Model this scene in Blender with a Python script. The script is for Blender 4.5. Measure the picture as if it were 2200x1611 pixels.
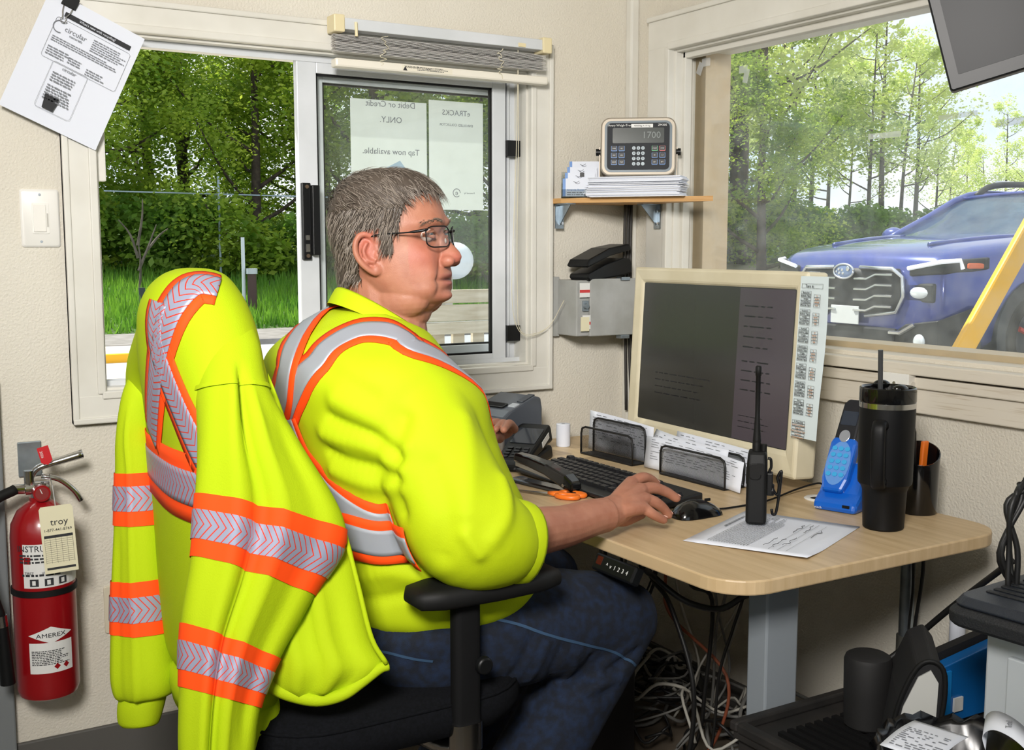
import bpy, bmesh, math, random
import numpy as np
from mathutils import Vector, Matrix, noise
from mathutils.bvhtree import BVHTree
from math import sin, cos, pi, sqrt, radians as R

for o in list(bpy.data.objects): bpy.data.objects.remove(o)
SC = bpy.context.scene
COL = SC.collection
V = Vector
random.seed(7)

# ------------------------------------------------------------------ camera
FPX, PITCH, HEAD = 2428.0, R(6.46), R(31.2)
CAM = V((-2.07, -2.73, 1.29))
FW = V((sin(HEAD) * cos(PITCH), cos(HEAD) * cos(PITCH), -sin(PITCH)))
RT = V((cos(HEAD), -sin(HEAD), 0))
UP = RT.cross(FW)
cam = bpy.data.cameras.new('camera')
cam.sensor_width = 36; cam.lens = 36 * FPX / 2200; cam.clip_start = .05; cam.clip_end = 500
co = bpy.data.objects.new('camera', cam); COL.objects.link(co)
co.matrix_world = Matrix(((RT.x, UP.x, -FW.x, CAM.x), (RT.y, UP.y, -FW.y, CAM.y), (RT.z, UP.z, -FW.z, CAM.z), (0, 0, 0, 1)))
SC.camera = co

# ------------------------------------------------------------------ world, sun, lamps, exposure
SC.view_settings.view_transform = 'Standard'; SC.view_settings.look = 'None'
SC.view_settings.gamma = 1; SC.view_settings.use_curve_mapping = False
SC.view_settings.exposure = 0.0
W = bpy.data.worlds.new('sky'); SC.world = W; W.use_nodes = True
nt = W.node_tree; nt.nodes.clear()
wo = nt.nodes.new('ShaderNodeOutputWorld'); bg = nt.nodes.new('ShaderNodeBackground')
nt.links.new(bg.outputs[0], wo.inputs[0])
tc = nt.nodes.new('ShaderNodeTexCoord'); nz = nt.nodes.new('ShaderNodeTexNoise')
mp = nt.nodes.new('ShaderNodeMapping'); mp.inputs['Scale'].default_value = (1, 1, 2.6)
nt.links.new(tc.outputs['Generated'], mp.inputs[0]); nt.links.new(mp.outputs[0], nz.inputs['Vector'])
nz.inputs['Scale'].default_value = 2.6; nz.inputs['Detail'].default_value = 5
cr = nt.nodes.new('ShaderNodeValToRGB')
cr.color_ramp.elements[0].position = .40; cr.color_ramp.elements[0].color = (.70, .83, .98, 1)
cr.color_ramp.elements[1].position = .56; cr.color_ramp.elements[1].color = (.95, .96, .98, 1)
nt.links.new(nz.outputs[0], cr.inputs[0]); nt.links.new(cr.outputs[0], bg.inputs[0])
bg.inputs[1].default_value = 1.3

def lamp(name, kind, energy, loc, target=None, size=1, sizey=None, color=(1, 1, 1), angle=None):
    l = bpy.data.lights.new(name, kind); l.energy = energy; l.color = color
    if kind == 'AREA':
        l.size = size
        if sizey: l.shape = 'RECTANGLE'; l.size_y = sizey
    if kind == 'SUN': l.angle = angle or R(.6)
    if kind == 'POINT': l.shadow_soft_size = size
    o = bpy.data.objects.new(name, l); COL.objects.link(o); o.location = loc
    if target is not None:
        o.rotation_euler = (V(target) - V(loc)).to_track_quat('-Z', 'Y').to_euler()
    return o
SUN_DIR = V((sin(R(-32)) * cos(R(56)), cos(R(-32)) * cos(R(56)), sin(R(56))))   # towards the sun
lamp('sun', 'SUN', 7.0, SUN_DIR * 30, (0, 0, 0), color=(1, .95, .86))
fl_ = lamp('photographer_flash', 'AREA', 31, (-2.5, -2.9, 2.1), (-.95, -.5, 1.35), .5, color=(1, .965, .925)); fl_.data.spread = R(92)

# ------------------------------------------------------------------ pixel helpers (2200 x 1611 frame)
def ray(px, py): return FW * FPX + RT * (px - 1100) + UP * (805.5 - py)
def onp(px, py, ax, v):
    d = ray(px, py); i = 'xyz'.index(ax); return CAM + d * ((v - CAM[i]) / d[i])
def atd(px, py, dep):
    return CAM + ray(px, py) * (dep / FPX)
def proj(p):
    d = V(p) - CAM; z = d.dot(FW); return (1100 + FPX * d.dot(RT) / z, 805.5 - FPX * d.dot(UP) / z, z)

# ------------------------------------------------------------------ materials
def lin(c):
    if isinstance(c, str):
        c = c.lstrip('#'); c = [int(c[i:i + 2], 16) / 255 for i in (0, 2, 4)]
        c = [x / 12.92 if x <= .04045 else ((x + .055) / 1.055) ** 2.4 for x in c]
    return (c[0], c[1], c[2], 1)
MATS = {}
def mat(name, color='#808080', rough=.5, metal=0, spec=.5, var=None, vscale=8, bump=0, bscale=60, emit=0, coat=0, sheen=0, sss=0, detail=4, stretch=None, alpha=1, trans=0, vcon=(.35, .65)):
    if name in MATS: return MATS[name]
    m = bpy.data.materials.new(name); m.use_nodes = True; MATS[name] = m
    n = m.node_tree.nodes; L = m.node_tree.links; p = n['Principled BSDF']
    p.inputs['Base Color'].default_value = lin(color); p.inputs['Roughness'].default_value = rough
    p.inputs['Metallic'].default_value = metal; p.inputs['Specular IOR Level'].default_value = spec
    p.inputs['Coat Weight'].default_value = coat; p.inputs['Sheen Weight'].default_value = sheen
    p.inputs['Alpha'].default_value = alpha; p.inputs['Transmission Weight'].default_value = trans
    if sss:
        p.inputs['Subsurface Weight'].default_value = sss; p.inputs['Subsurface Scale'].default_value = .006
        p.inputs['Subsurface Radius'].default_value = (1, .35, .2)
    if emit:
        p.inputs['Emission Color'].default_value = lin(color); p.inputs['Emission Strength'].default_value = emit
    t = None
    if var or bump:
        t = n.new('ShaderNodeTexCoord'); mpn = n.new('ShaderNodeMapping'); L.new(t.outputs['Object'], mpn.inputs[0])
        if stretch: mpn.inputs['Scale'].default_value = stretch
    if var:
        z = n.new('ShaderNodeTexNoise'); z.inputs['Scale'].default_value = vscale; z.inputs['Detail'].default_value = detail
        L.new(mpn.outputs[0], z.inputs['Vector'])
        c = n.new('ShaderNodeValToRGB'); c.color_ramp.elements[0].position = vcon[0]; c.color_ramp.elements[1].position = vcon[1]
        c.color_ramp.elements[0].color = lin(color); c.color_ramp.elements[1].color = lin(var)
        L.new(z.outputs[0], c.inputs[0]); L.new(c.outputs[0], p.inputs['Base Color'])
    if bump:
        z = n.new('ShaderNodeTexNoise'); z.inputs['Scale'].default_value = bscale; z.inputs['Detail'].default_value = 3
        L.new(mpn.outputs[0], z.inputs['Vector'])
        b = n.new('ShaderNodeBump'); b.inputs['Strength'].default_value = bump; b.inputs['Distance'].default_value = .004
        L.new(z.outputs[0], b.inputs['Height']); L.new(b.outputs[0], p.inputs['Normal'])
    return m
def glass_mat(name, tint=(1, 1, 1), refl=.06, dirt_glare=0, dcol='#b8bcb4', dscale=30):
    m = bpy.data.materials.new(name); m.use_nodes = True; n = m.node_tree.nodes; L = m.node_tree.links; n.clear()
    out = n.new('ShaderNodeOutputMaterial'); tr = n.new('ShaderNodeBsdfTransparent'); gl = n.new('ShaderNodeBsdfGlossy')
    tr.inputs[0].default_value = (*tint, 1); gl.inputs['Roughness'].default_value = .02
    fr = n.new('ShaderNodeLayerWeight'); fr.inputs[0].default_value = .2
    mu = n.new('ShaderNodeMath'); mu.operation = 'MULTIPLY_ADD'; mu.inputs[1].default_value = .5; mu.inputs[2].default_value = refl
    L.new(fr.outputs['Fresnel'], mu.inputs[0])
    mx = n.new('ShaderNodeMixShader'); L.new(mu.outputs[0], mx.inputs[0]); L.new(tr.outputs[0], mx.inputs[1]); L.new(gl.outputs[0], mx.inputs[2])
    last = mx
    if dirt_glare:
        df = n.new('ShaderNodeBsdfTranslucent'); df.inputs[0].default_value = lin(dcol)
        t = n.new('ShaderNodeTexCoord'); z = n.new('ShaderNodeTexNoise'); z.inputs['Scale'].default_value = dscale; z.inputs['Detail'].default_value = 8
        L.new(t.outputs['Object'], z.inputs['Vector'])
        rm = n.new('ShaderNodeMapRange'); rm.inputs[1].default_value = .3; rm.inputs[2].default_value = .85
        rm.inputs[3].default_value = dirt_glare * .35; rm.inputs[4].default_value = dirt_glare * 1.8
        L.new(z.outputs[0], rm.inputs[0])
        m2 = n.new('ShaderNodeMixShader'); L.new(rm.outputs[0], m2.inputs[0]); L.new(mx.outputs[0], m2.inputs[1]); L.new(df.outputs[0], m2.inputs[2]); last = m2
    L.new(last.outputs[0], out.inputs[0]); MATS[name] = m
    return m

# ------------------------------------------------------------------ geometry builder
class G:
    def __init__(s): s.v = []; s.f = []; s.uv = []
    def add(s, vs, fs, M=None, uv=None):
        b = len(s.v)
        s.v += [tuple(M @ V(p)) if M else tuple(p) for p in vs]
        s.f += [tuple(i + b for i in f) for f in fs]
        s.uv += list(uv) if uv else [(0, 0)] * len(vs)
        return s
    def box(s, c, d, M=None):
        x, y, z = c; a, b, e = d[0] / 2, d[1] / 2, d[2] / 2
        return s.add([(x + i * a, y + j * b, z + k * e) for i in (-1, 1) for j in (-1, 1) for k in (-1, 1)],
                     [(0, 1, 3, 2), (4, 6, 7, 5), (0, 4, 5, 1), (2, 3, 7, 6), (0, 2, 6, 4), (1, 5, 7, 3)], M)
    def bb(s, a, b, M=None):
        return s.box([(a[i] + b[i]) / 2 for i in range(3)], [abs(a[i] - b[i]) for i in range(3)], M)
    def cyl(s, p0, p1, r0, r1=None, n=20, M=None, caps=True):
        p0, p1 = V(p0), V(p1); r1 = r0 if r1 is None else r1
        q = (p1 - p0).to_track_quat('Z', 'Y')
        vs = []
        for p, r in ((p0, r0), (p1, r1)):
            vs += [p + q @ V((r * cos(2 * pi * i / n), r * sin(2 * pi * i / n), 0)) for i in range(n)]
        fs = [(i, (i + 1) % n, n + (i + 1) % n, n + i) for i in range(n)]
        if caps: fs += [tuple(range(n - 1, -1, -1)), tuple(range(n, 2 * n))]
        return s.add(vs, fs, M)
    def loft(s, rings, caps=True, closed=True, M=None, uv=False):
        n = len(rings[0]); vs = [p for r in rings for p in r]; fs = []
        for k in range(len(rings) - 1):
            for i in range(n if closed else n - 1):
                j = (i + 1) % n
                fs.append((k * n + i, k * n + j, (k + 1) * n + j, (k + 1) * n + i))
        if caps and closed: fs += [tuple(range(n - 1, -1, -1)), tuple(range((len(rings) - 1) * n, len(rings) * n))]
        u = [(k / (len(rings) - 1), i / (n - 1)) for k in range(len(rings)) for i in range(n)] if uv else None
        return s.add(vs, fs, M, u)
    def tube(s, pts, r, n=8, M=None, res=0):
        pts = [V(p) for p in pts]
        if res: pts = spline(pts, res)
        rings = []; up = None
        for i, p in enumerate(pts):
            t = (pts[min(i + 1, len(pts) - 1)] - pts[max(i - 1, 0)]).normalized()
            if up is None:
                up = V((0, 0, 1)) if abs(t.z) < .9 else V((1, 0, 0))
            a = up - t * up.dot(t)
            if a.length < 1e-5: a = t.orthogonal()
            a.normalize(); b = t.cross(a); up = a
            rr = r(i / (len(pts) - 1)) if callable(r) else r
            rings.append([p + a * rr * cos(2 * pi * k / n) + b * rr * sin(2 * pi * k / n) for k in range(n)])
        return s.loft(rings, M=M)
    def lathe(s, prof, n=28, M=None):
        return s.loft([[V((r * cos(2 * pi * i / n), r * sin(2 * pi * i / n), z)) for i in range(n)] for r, z in prof], M=M)
    def prism(s, poly, z0, z1, M=None):
        n = len(poly)
        return s.add([(x, y, z0) for x, y in poly] + [(x, y, z1) for x, y in poly],
                     [(i, (i + 1) % n, n + (i + 1) % n, n + i) for i in range(n)] + [tuple(range(n - 1, -1, -1)), tuple(range(n, 2 * n))], M)
    def sph(s, c, r, nu=20, nv=12, M=None):
        if not hasattr(r, '__len__'): r = (r, r, r)
        c = V(c); rings = []
        for j in range(nv + 1):
            t = pi * (j + (.02 if j == 0 else -.02 if j == nv else 0)) / nv
            rings.append([c + V((r[0] * sin(t) * cos(2 * pi * i / nu), r[1] * sin(t) * sin(2 * pi * i / nu), -r[2] * cos(t))) for i in range(nu)])
        return s.loft(rings, M=M)
    def mesh(s, name, recalc=True):
        me = bpy.data.meshes.new(name); me.from_pydata(s.v, [], s.f)
        if any(u != (0, 0) for u in s.uv):
            ul = me.uv_layers.new(name='UVMap')
            vi = [0] * len(me.loops); me.loops.foreach_get('vertex_index', vi)
            ul.data.foreach_set('uv', [c for i in vi for c in s.uv[i]])
        if recalc:
            bm = bmesh.new(); bm.from_mesh(me); bmesh.ops.recalc_face_normals(bm, faces=bm.faces); bm.to_mesh(me); bm.free()
        return me
    def ob(s, name, m, parent=None, smooth=0, bev=0, seg=2, loc=None, rot=None, sub=0, recalc=True, sol=0, label=None):
        me = s.mesh(name, recalc)
        return link(name, me, m, parent, smooth, bev, seg, loc, rot, sub, sol, label)
def link(name, me, m, parent=None, smooth=0, bev=0, seg=2, loc=None, rot=None, sub=0, sol=0, label=None):
    o = bpy.data.objects.new(name, me); COL.objects.link(o)
    if m is not None: me.materials.append(m if not isinstance(m, str) else MATS[m])
    if smooth:
        me.shade_smooth()
        if smooth is not True and smooth > 1: me.set_sharp_from_angle(angle=R(smooth))
    if parent: o.parent = parent
    if loc is not None: o.location = loc
    if rot is not None: o.rotation_euler = rot
    if sol:
        md = o.modifiers.new('thick', 'SOLIDIFY'); md.thickness = sol; md.offset = 0
    if bev:
        md = o.modifiers.new('bevel', 'BEVEL'); md.width = bev; md.segments = seg; md.limit_method = 'ANGLE'; md.angle_limit = R(40)
    if sub:
        md = o.modifiers.new('sub', 'SUBSURF'); md.levels = sub; md.render_levels = sub
    if label: o['label'] = label
    return o
def spline(pts, res):
    pts = [V(p) for p in pts]; out = []
    P = [2 * pts[0] - pts[1]] + pts + [2 * pts[-1] - pts[-2]]
    for i in range(1, len(P) - 2):
        a, b, c, d = P[i - 1:i + 3]
        for k in range(res):
            t = k / res
            out.append(.5 * ((2 * b) + (c - a) * t + (2 * a - 5 * b + 4 * c - d) * t * t + (3 * b - a - 3 * c + d) * t ** 3))
    out.append(pts[-1]); return out
def ispline(rows, res):
    """Catmull-Rom over rows of plain numbers."""
    out = []; P = [[2 * a - b for a, b in zip(rows[0], rows[1])]] + [list(r) for r in rows] + [[2 * a - b for a, b in zip(rows[-1], rows[-2])]]
    for i in range(1, len(P) - 2):
        for k in range(res):
            t = k / res
            out.append([.5 * ((2 * b) + (c - a) * t + (2 * a - 5 * b + 4 * c - d) * t * t + (3 * b - a - 3 * c + d) * t ** 3) for a, b, c, d in zip(*P[i - 1:i + 3])])
    out.append(list(rows[-1])); return out
def rrect(w, h, r, n=5, cx=0, cy=0):
    out = []
    for sx, sy, a0 in ((1, 1, 0), (-1, 1, 90), (-1, -1, 180), (1, -1, 270)):
        for k in range(n + 1):
            a = R(a0 + 90 * k / n); out.append((cx + sx * (w / 2 - r) + r * cos(a), cy + sy * (h / 2 - r) + r * sin(a)))
    return out
def Mx(loc=(0, 0, 0), rz=0, ry=0, rx=0):
    return Matrix.Translation(loc) @ Matrix.Rotation(rz, 4, 'Z') @ Matrix.Rotation(ry, 4, 'Y') @ Matrix.Rotation(rx, 4, 'X')
def thing(name, label, cat, loc=(0, 0, 0), rot=(0, 0, 0), group=None, kind=None):
    o = bpy.data.objects.new(name, None); COL.objects.link(o); o.empty_display_size = .05
    o.location = loc; o.rotation_euler = rot if hasattr(rot, '__len__') else (0, 0, rot)
    return tag(o, label, cat, group, kind)
def tag(o, label=None, cat=None, group=None, kind=None):
    if label: o['label'] = label
    if cat: o['category'] = cat
    if group: o['group'] = group
    if kind: o['kind'] = kind
    return o
def struct(o, label=None, cat=None): return tag(o, label, cat, None, 'structure')
def copy_tree(o, parent=None):
    c = o.copy(); COL.objects.link(c); c.parent = parent
    for ch in o.children: copy_tree(ch, c)
    return c
def text(name, body, size, m, parent=None, loc=(0, 0, 0), rot=(0, 0, 0), ext=.0002, align='CENTER', mirror=False, sx=1, res=2):
    cu = bpy.data.curves.new(name, 'FONT'); cu.body = body; cu.size = size; cu.extrude = ext; cu.resolution_u = res
    cu.align_x = align; cu.align_y = 'CENTER'
    t = bpy.data.objects.new(name, cu); COL.objects.link(t)
    bpy.context.view_layer.update()
    me = bpy.data.meshes.new_from_object(t.evaluated_get(bpy.context.evaluated_depsgraph_get()))
    bpy.data.objects.remove(t); bpy.data.curves.remove(cu)
    me.name = name
    if mirror or sx != 1: me.transform(Matrix.Diagonal((-sx if mirror else sx, 1, 1, 1)))
    return link(name, me, m, parent, loc=loc, rot=rot)
def words(g, x0, y0, w, h, lines, z=.0003, lh=.45, fill=1, seed=1, indent=0, M=None):
    """rows of little printed words as thin quads in the xy plane, text running along +x, rows going down -y"""
    rd = random.Random(seed); step = h / lines
    for i in range(lines):
        y = y0 - i * step; x = x0 + indent; end = x0 + w * (fill * rd.uniform(.75, 1))
        while x < end:
            l = min(rd.uniform(.5, 2.2) * step, end - x)
            g.add([(x, y, z), (x + l, y, z), (x + l, y - step * lh, z), (x, y - step * lh, z)], [(0, 1, 2, 3)], M)
            x += l + step * .35
    return g
# ================================================================== ROOM
WALL = mat('painted_wall', '#dad5c8', .6, var='#d0c9ba', vscale=1.3, bump=.55, bscale=170, spec=.3)
WALLY = mat('painted_wall_left', '#d6cfbe')
TRIM = mat('white_trim', '#dcdad2', .45, var='#cfccc2', vscale=5, bump=.05, bscale=40)
TRIMD = mat('worn_sill_paint', '#d4ccbd', .55, var='#a99679', vscale=9, stretch=(6, .8, 22), vcon=(.58, .85))
ALU = mat('white_aluminium', '#d7dade', .35, var='#c8cccf', vscale=6)
BLACKP = mat('black_plastic', '#0f1011', .4, spec=.3)
BLACKM = mat('black_matte', '#0c0c0d', .75, spec=.2)
RUBBER = mat('black_rubber', '#111111', .6, spec=.25)
CHROME = mat('chrome', '#c8c8c8', .18, metal=1)
STEEL = mat('galvanised_steel', '#a9b3bb', .35, metal=.9, var='#8d979e', vscale=20)
WHITEP = mat('white_plastic', '#e6e4de', .35)
PAPER = mat('paper', '#dadee8', .8)
INK = mat('black_ink', '#2a2b2e', .8)
INKG = mat('grey_ink', '#7d8086', .8)
GLASS = glass_mat('window_glass', (.97, .985, .98), .035, .02)
DGLASS = glass_mat('dusty_glass', (.97, .985, .98), .02, .075, '#f4f7f0', 22)
FLOORM = mat('vinyl_floor', '#6d6254', .55, var='#5a5046', vscale=3)
CEILM = mat('ceiling_paint', '#d9d6cc', .8)
GREYM = mat('grey_door_paint', '#75797a', .5)

X0, Y0, H = -3.3, -3.9, 2.42
WT = .14
def wall(name, axis, plane, lo, hi, out, openings, label):
    """wall along axis ('x' or 'y') with rectangular openings [(a0,a1,z0,z1)]; thickness runs to 'out'"""
    g = G(); xs = lo
    def seg(a0, a1, z0, z1):
        if axis == 'x': g.bb((a0, plane, z0), (a1, plane + out, z1))
        else: g.bb((plane, a0, z0), (plane + out, a1, z1))
    for a0, a1, z0, z1 in sorted(openings):
        seg(xs, a0, 0, H); seg(a0, a1, 0, z0); seg(a0, a1, z1, H); xs = a1
    seg(xs, hi, 0, H)
    return struct(g.ob(name, WALL), label, 'wall')
W1 = (-1.525, -.372, .962, 1.772)      # back window opening
W2 = (-2.05, -.2, 1.04, 1.832)          # right window opening (y0,y1)
wall('wall_back', 'x', 0, X0 - WT, WT, WT, [W1], 'cream textured wall with the sliding service window')
wall('wall_right', 'y', 0, Y0, 0, WT, [W2], 'cream textured wall with the large picture window')
wall('wall_left', 'y', X0, Y0, 0, -WT, [(-2.9, -.9, 1.0, 1.85)], 'cream textured wall behind the camera on the left')
wall('wall_front', 'x', Y0, X0 - WT, WT, -WT, [(-2.6, -.6, 1.0, 1.85)], 'cream textured wall behind the camera')
struct(G().bb((X0 - WT, Y0 - WT, -.12), (WT, WT, 0)).ob('floor', FLOORM), 'brown grey vinyl floor under the desk', 'floor')
struct(G().bb((X0 - .5, Y0 - .5, H), (.42, .42, H + .16)).ob('ceiling', CEILM), 'white ceiling with an added unseen overhang that blocks the sun', 'ceiling')  # overhang past the walls is added to cut the sun patch indoors
BASEM = mat('grey_baseboard', '#55534f', .6)
struct(G().bb((-1.757, -.012, 0), (0, 0, .152)).ob('baseboard_back', BASEM, bev=.003), 'dark grey baseboard under the sliding window', 'baseboard')
struct(G().bb((-.012, Y0, 0), (0, -.012, .11)).ob('baseboard_right', BASEM, bev=.003), 'dark grey baseboard along the picture window wall', 'baseboard')
struct(G().bb((-1.83, -.03, 0), (-1.757, 0, 1.0)).bb((-2.6, -.02, 0), (-1.83, 0, 1.0)).ob('trim_1', GREYM, bev=.004), 'grey painted panel edge beside the fire extinguisher', 'trim')
struct(G().bb((-.03, -.03, .1), (0, 0, H)).ob('trim_2', TRIM, bev=.006), 'white corner batten between the two walls', 'trim')

# ---- window_1: sliding service window in the back wall
w1 = struct(thing('window_1', 'white sliding service window half open beside the seated man', 'window', (0, 0, 0)))
a0, a1, z0, z1 = W1; ca = .078
def casing_h(z, sgn, nm, x0, x1):      # moulded casing board with two steps
    g = G()
    zz = lambda d: z + sgn * d
    g.bb((x0 - ca, -.02, zz(.012)), (x1 + ca, 0, zz(ca))).bb((x0 - .012, -.026, zz(.004)), (x1 + .012, 0, zz(.022))).bb((x0 - ca, -.026, zz(ca - .014)), (x1 + ca, 0, zz(ca)))
    return g.ob(nm, TRIM, w1, bev=.003)
casing_h(z1, 1, 'casing_head', a0, a1); casing_h(z0, -1, 'casing_sill', a0, a1)
for x, s in ((a0, -1), (a1, 1)):
    G().bb((x + s * .012, -.0195, z0 - ca), (x + s * ca, 0, z1 + ca)).bb((x + s * .004, -.0255, z0 - .01), (x + s * .022, 0, z1 + .01)).bb((x + s * (ca - .014), -.0255, z0 - ca), (x + s * ca, 0, z1 + ca)).ob('casing_side', TRIM, w1, bev=.003)
# jamb lining
G().bb((a0 + .002, -.004, z0 - .008), (a1 - .002, WT + .02, z0 + .002)).ob('sill_board', TRIM, w1)
G().bb((a0 + .002, -.004, z1 - .002), (a1 - .002, WT + .02, z1 + .008)).ob('head_lining', TRIM, w1)
for x in (a0 - .006, a1 - .002): G().bb((x, -.004, z0 - .006), (x + .008, WT + .021, z1 + .006)).ob('jamb_lining', TRIM, w1)
G().bb((a0, .0, 1.44), (a0 + .02, .02, z1)).ob('stop_bead', TRIM, w1, bev=.002)
for i in range(3): G().bb((a0, .03 + i * .025, z1 - .018 + i * .004), (a1, .036 + i * .025, z1)).ob('track_rail', ALU, w1)
for i in range(2): G().bb((a0, .03 + i * .03, z0), (a1, .036 + i * .03, z0 + .014)).ob('track_rail', ALU, w1)
def sash(nm, xl, xr, zb, zt, y, wl, wr, wb, wt_, dep=.024):
    for n_, (p, q) in (('stile', ((xl, zb), (xl + wl, zt))), ('stile', ((xr - wr, zb), (xr, zt))), ('rail', ((xl + wl, zt - wt_), (xr - wr, zt))), ('rail', ((xl + wl, zb), (xr - wr, zb + wb)))):
        G().bb((p[0], y - dep / 2, p[1]), (q[0], y + dep / 2, q[1])).ob(nm + '_' + n_, ALU, w1, bev=.002)
    G().bb((xl + wl - .004, y - .002, zb + wb - .004), (xr - wr + .004, y + .002, zt - wt_ + .004)).ob(nm + '_glass', GLASS, w1)
    gk = G()
    for p, q in (((xl + wl, zb + wb), (xl + wl + .005, zt - wt_)), ((xr - wr - .005, zb + wb), (xr - wr, zt - wt_)), ((xl + wl, zt - wt_ - .005), (xr - wr, zt - wt_)), ((xl + wl, zb + wb), (xr - wr, zb + wb + .005))):
        gk.bb((p[0], y - .006, p[1]), (q[0], y + .006, q[1]))
    gk.ob(nm + '_gasket', RUBBER, w1)
yA, yB = .045, .085
xs0 = onp(640, 470, 'y', yA).x; xs1 = onp(1082, 470, 'y', yA).x
zt0 = onp(660, 112, 'y', yA).z; zb0 = onp(1060, 785, 'y', yA).z
sash('sliding_sash', xs0, xs1, zb0, zt0, yA, .052, .042, .036, .052)
sash('fixed_pane', xs0 + .035, a1 - .002, z0 + .012, z1 - .02, yB, .05, .03, .04, .04)
# latch
lx = onp(661, 470, 'y', yA - .012).x; lz0 = onp(661, 558, 'y', .03).z; lz1 = onp(661, 393, 'y', .03).z
la = G().bb((lx - .018, .02, lz0), (lx + .005, .033, lz1)).bb((lx + .004, .006, lz0 + .012), (lx + .024, .033, lz1 - .006)).ob('latch', BLACKP, w1, bev=.002)
G().bb((lx - .011, .017, lz0 + .05), (lx - .001, .021, lz0 + .062)).bb((lx - .011, .017, lz0 + .02), (lx - .001, .021, lz0 + .04)).ob('latch_tab', CHROME, la)
for z in (lz0 + .01, lz1 - .01): G().cyl((lx - .006, .021, z), (lx - .006, .016, z), .005, n=12).ob('screw', mat('bronze', '#7c6a58', .4, metal=.8), la)
for zc in (1.565, 1.045): G().bb((xs1 - .0, .025, zc - .022), (a1 - .001, .06, zc + .022)).ob('stop_block', BLACKP, w1, bev=.001)

# ---- window_2: picture window in the right wall
w2 = struct(thing('window_2', 'large white framed picture window looking out at the blue car', 'window'))
b0, b1, c0, c1 = W2; cb = .105
for nm, g in (('casing_head', G().bb((-.02, b0 - cb, c1 + .012), (0, b1 + cb, c1 + cb)).bb((-.027, b0 - .012, c1 + .004), (0, b1 + .012, c1 + .024)).bb((-.027, b0 - cb, c1 + cb - .014), (0, b1 + cb, c1 + cb))),
              ('casing_sill', G().bb((-.02, b0 - cb, c0 - .116), (0, b1 + cb, c0 - .045)).bb((-.03, b0 - .03, c0 - .06), (0, b1 + .03, c0 - .035)).bb((-.042, b0 - .03, c0 - .03), (.02, b1 + .03, c0 - .004))),
              ('casing_side', G().bb((-.0195, b1 + .012, c0 - .116), (0, b1 + cb, c1 + cb)).bb((-.0265, b1 + .004, c0 - .03), (0, b1 + .022, c1 + .012))),
              ('casing_side', G().bb((-.0195, b0 - .012, c0 - .116), (0, b0 - cb, c1 + cb)))):
    g.ob(nm, TRIMD if nm == 'casing_sill' else TRIM, w2, bev=.003)
for nm, g in (('sill_board', G().bb((.001, b0, c0 - .006), (WT + .02, b1, c0 + .006))), ('head_lining', G().bb((-.003, b0, c1 - .002), (WT + .02, b1 - .002, c1 + .008)).bb((.02, b0, c1 - .018), (.045, b1 - .003, c1 + .001))),
              ('jamb_lining', G().bb((-.004, b1 - .002, c0 - .005), (WT + .021, b1 + .008, c1 + .006)).bb((.02, b1 - .014, c0), (.0455, b1 + .001, c1)))):
    g.ob(nm, TRIMD if nm == 'sill_board' else TRIM, w2, bev=.002)
G().bb((.062, b0, c0), (.068, b1, c1)).ob('glass', DGLASS, w2)
BEIGE = mat('beige_outer_frame', '#c7b090', .6)
G().bb((.068, b1 - .045, c0), (WT + .02, b1, c1)).ob('outer_stop', BEIGE, w2)
G().bb((.068, b0, c0), (WT + .02, b1, c0 + .02)).ob('outer_stop', BEIGE, w2)
TAPE = mat('clear_tape', '#dfe3e6', .3, alpha=.45)
def tape(pts, wpx=10, dep=.0615):
    pp = [onp(x, y, 'x', dep) for x, y in pts]; g = G()
    for p, q in zip(pp, pp[1:]):
        t = (q - p).normalized(); nn = t.cross(V((1, 0, 0))) * (wpx * .0011)
        g.add([p - nn, q - nn, q + nn, p + nn], [(0, 1, 2, 3)])
    g.ob('tape_scrap', TAPE, w2)
tape([(1500, 160), (1508, 135), (1526, 132)]); tape([(1588, 150), (1606, 148), (1600, 178)], 9); tape([(1866, 26), (1952, 8)], 12)
tape([(1865, 294), (1936, 287)], 6); tape([(2016, 254), (2100, 242)], 5); tape([(2140, 266), (2200, 258)], 7)

# ---- windows behind the camera (they light the room)
for i, (nm, lab, g, gg) in enumerate((('window_3', 'wide window in the wall behind the camera on the left', G(), G()), ('window_4', 'wide window in the wall behind the camera', G(), G()))):
    if i == 0:
        for a, b in (((X0, -2.9, .94), (X0 + .02, -.9, 1.0)), ((X0, -2.9, 1.85), (X0 + .02, -.9, 1.92)), ((X0, -2.96, .94), (X0 + .02, -2.9, 1.92)), ((X0, -.9, .94), (X0 + .02, -.84, 1.92)), ((X0 - .08, -1.93, 1.0), (X0 - .05, -1.87, 1.85))): g.bb(a, b)
        gg.bb((X0 - .07, -2.9, 1.0), (X0 - .065, -.9, 1.85))
    else:
        for a, b in (((-2.6, Y0, .94), (-.6, Y0 + .02, 1.0)), ((-2.6, Y0, 1.85), (-.6, Y0 + .02, 1.92)), ((-2.66, Y0, .94), (-2.6, Y0 + .02, 1.92)), ((-.6, Y0, .94), (-.54, Y0 + .02, 1.92))): g.bb(a, b)
        gg.bb((-2.6, Y0 - .07, 1.0), (-.6, Y0 - .065, 1.85))
    o = struct(thing(nm, lab, 'window')); g.ob('casing', TRIM, o, bev=.003); gg.ob('glass', GLASS, o)
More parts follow.
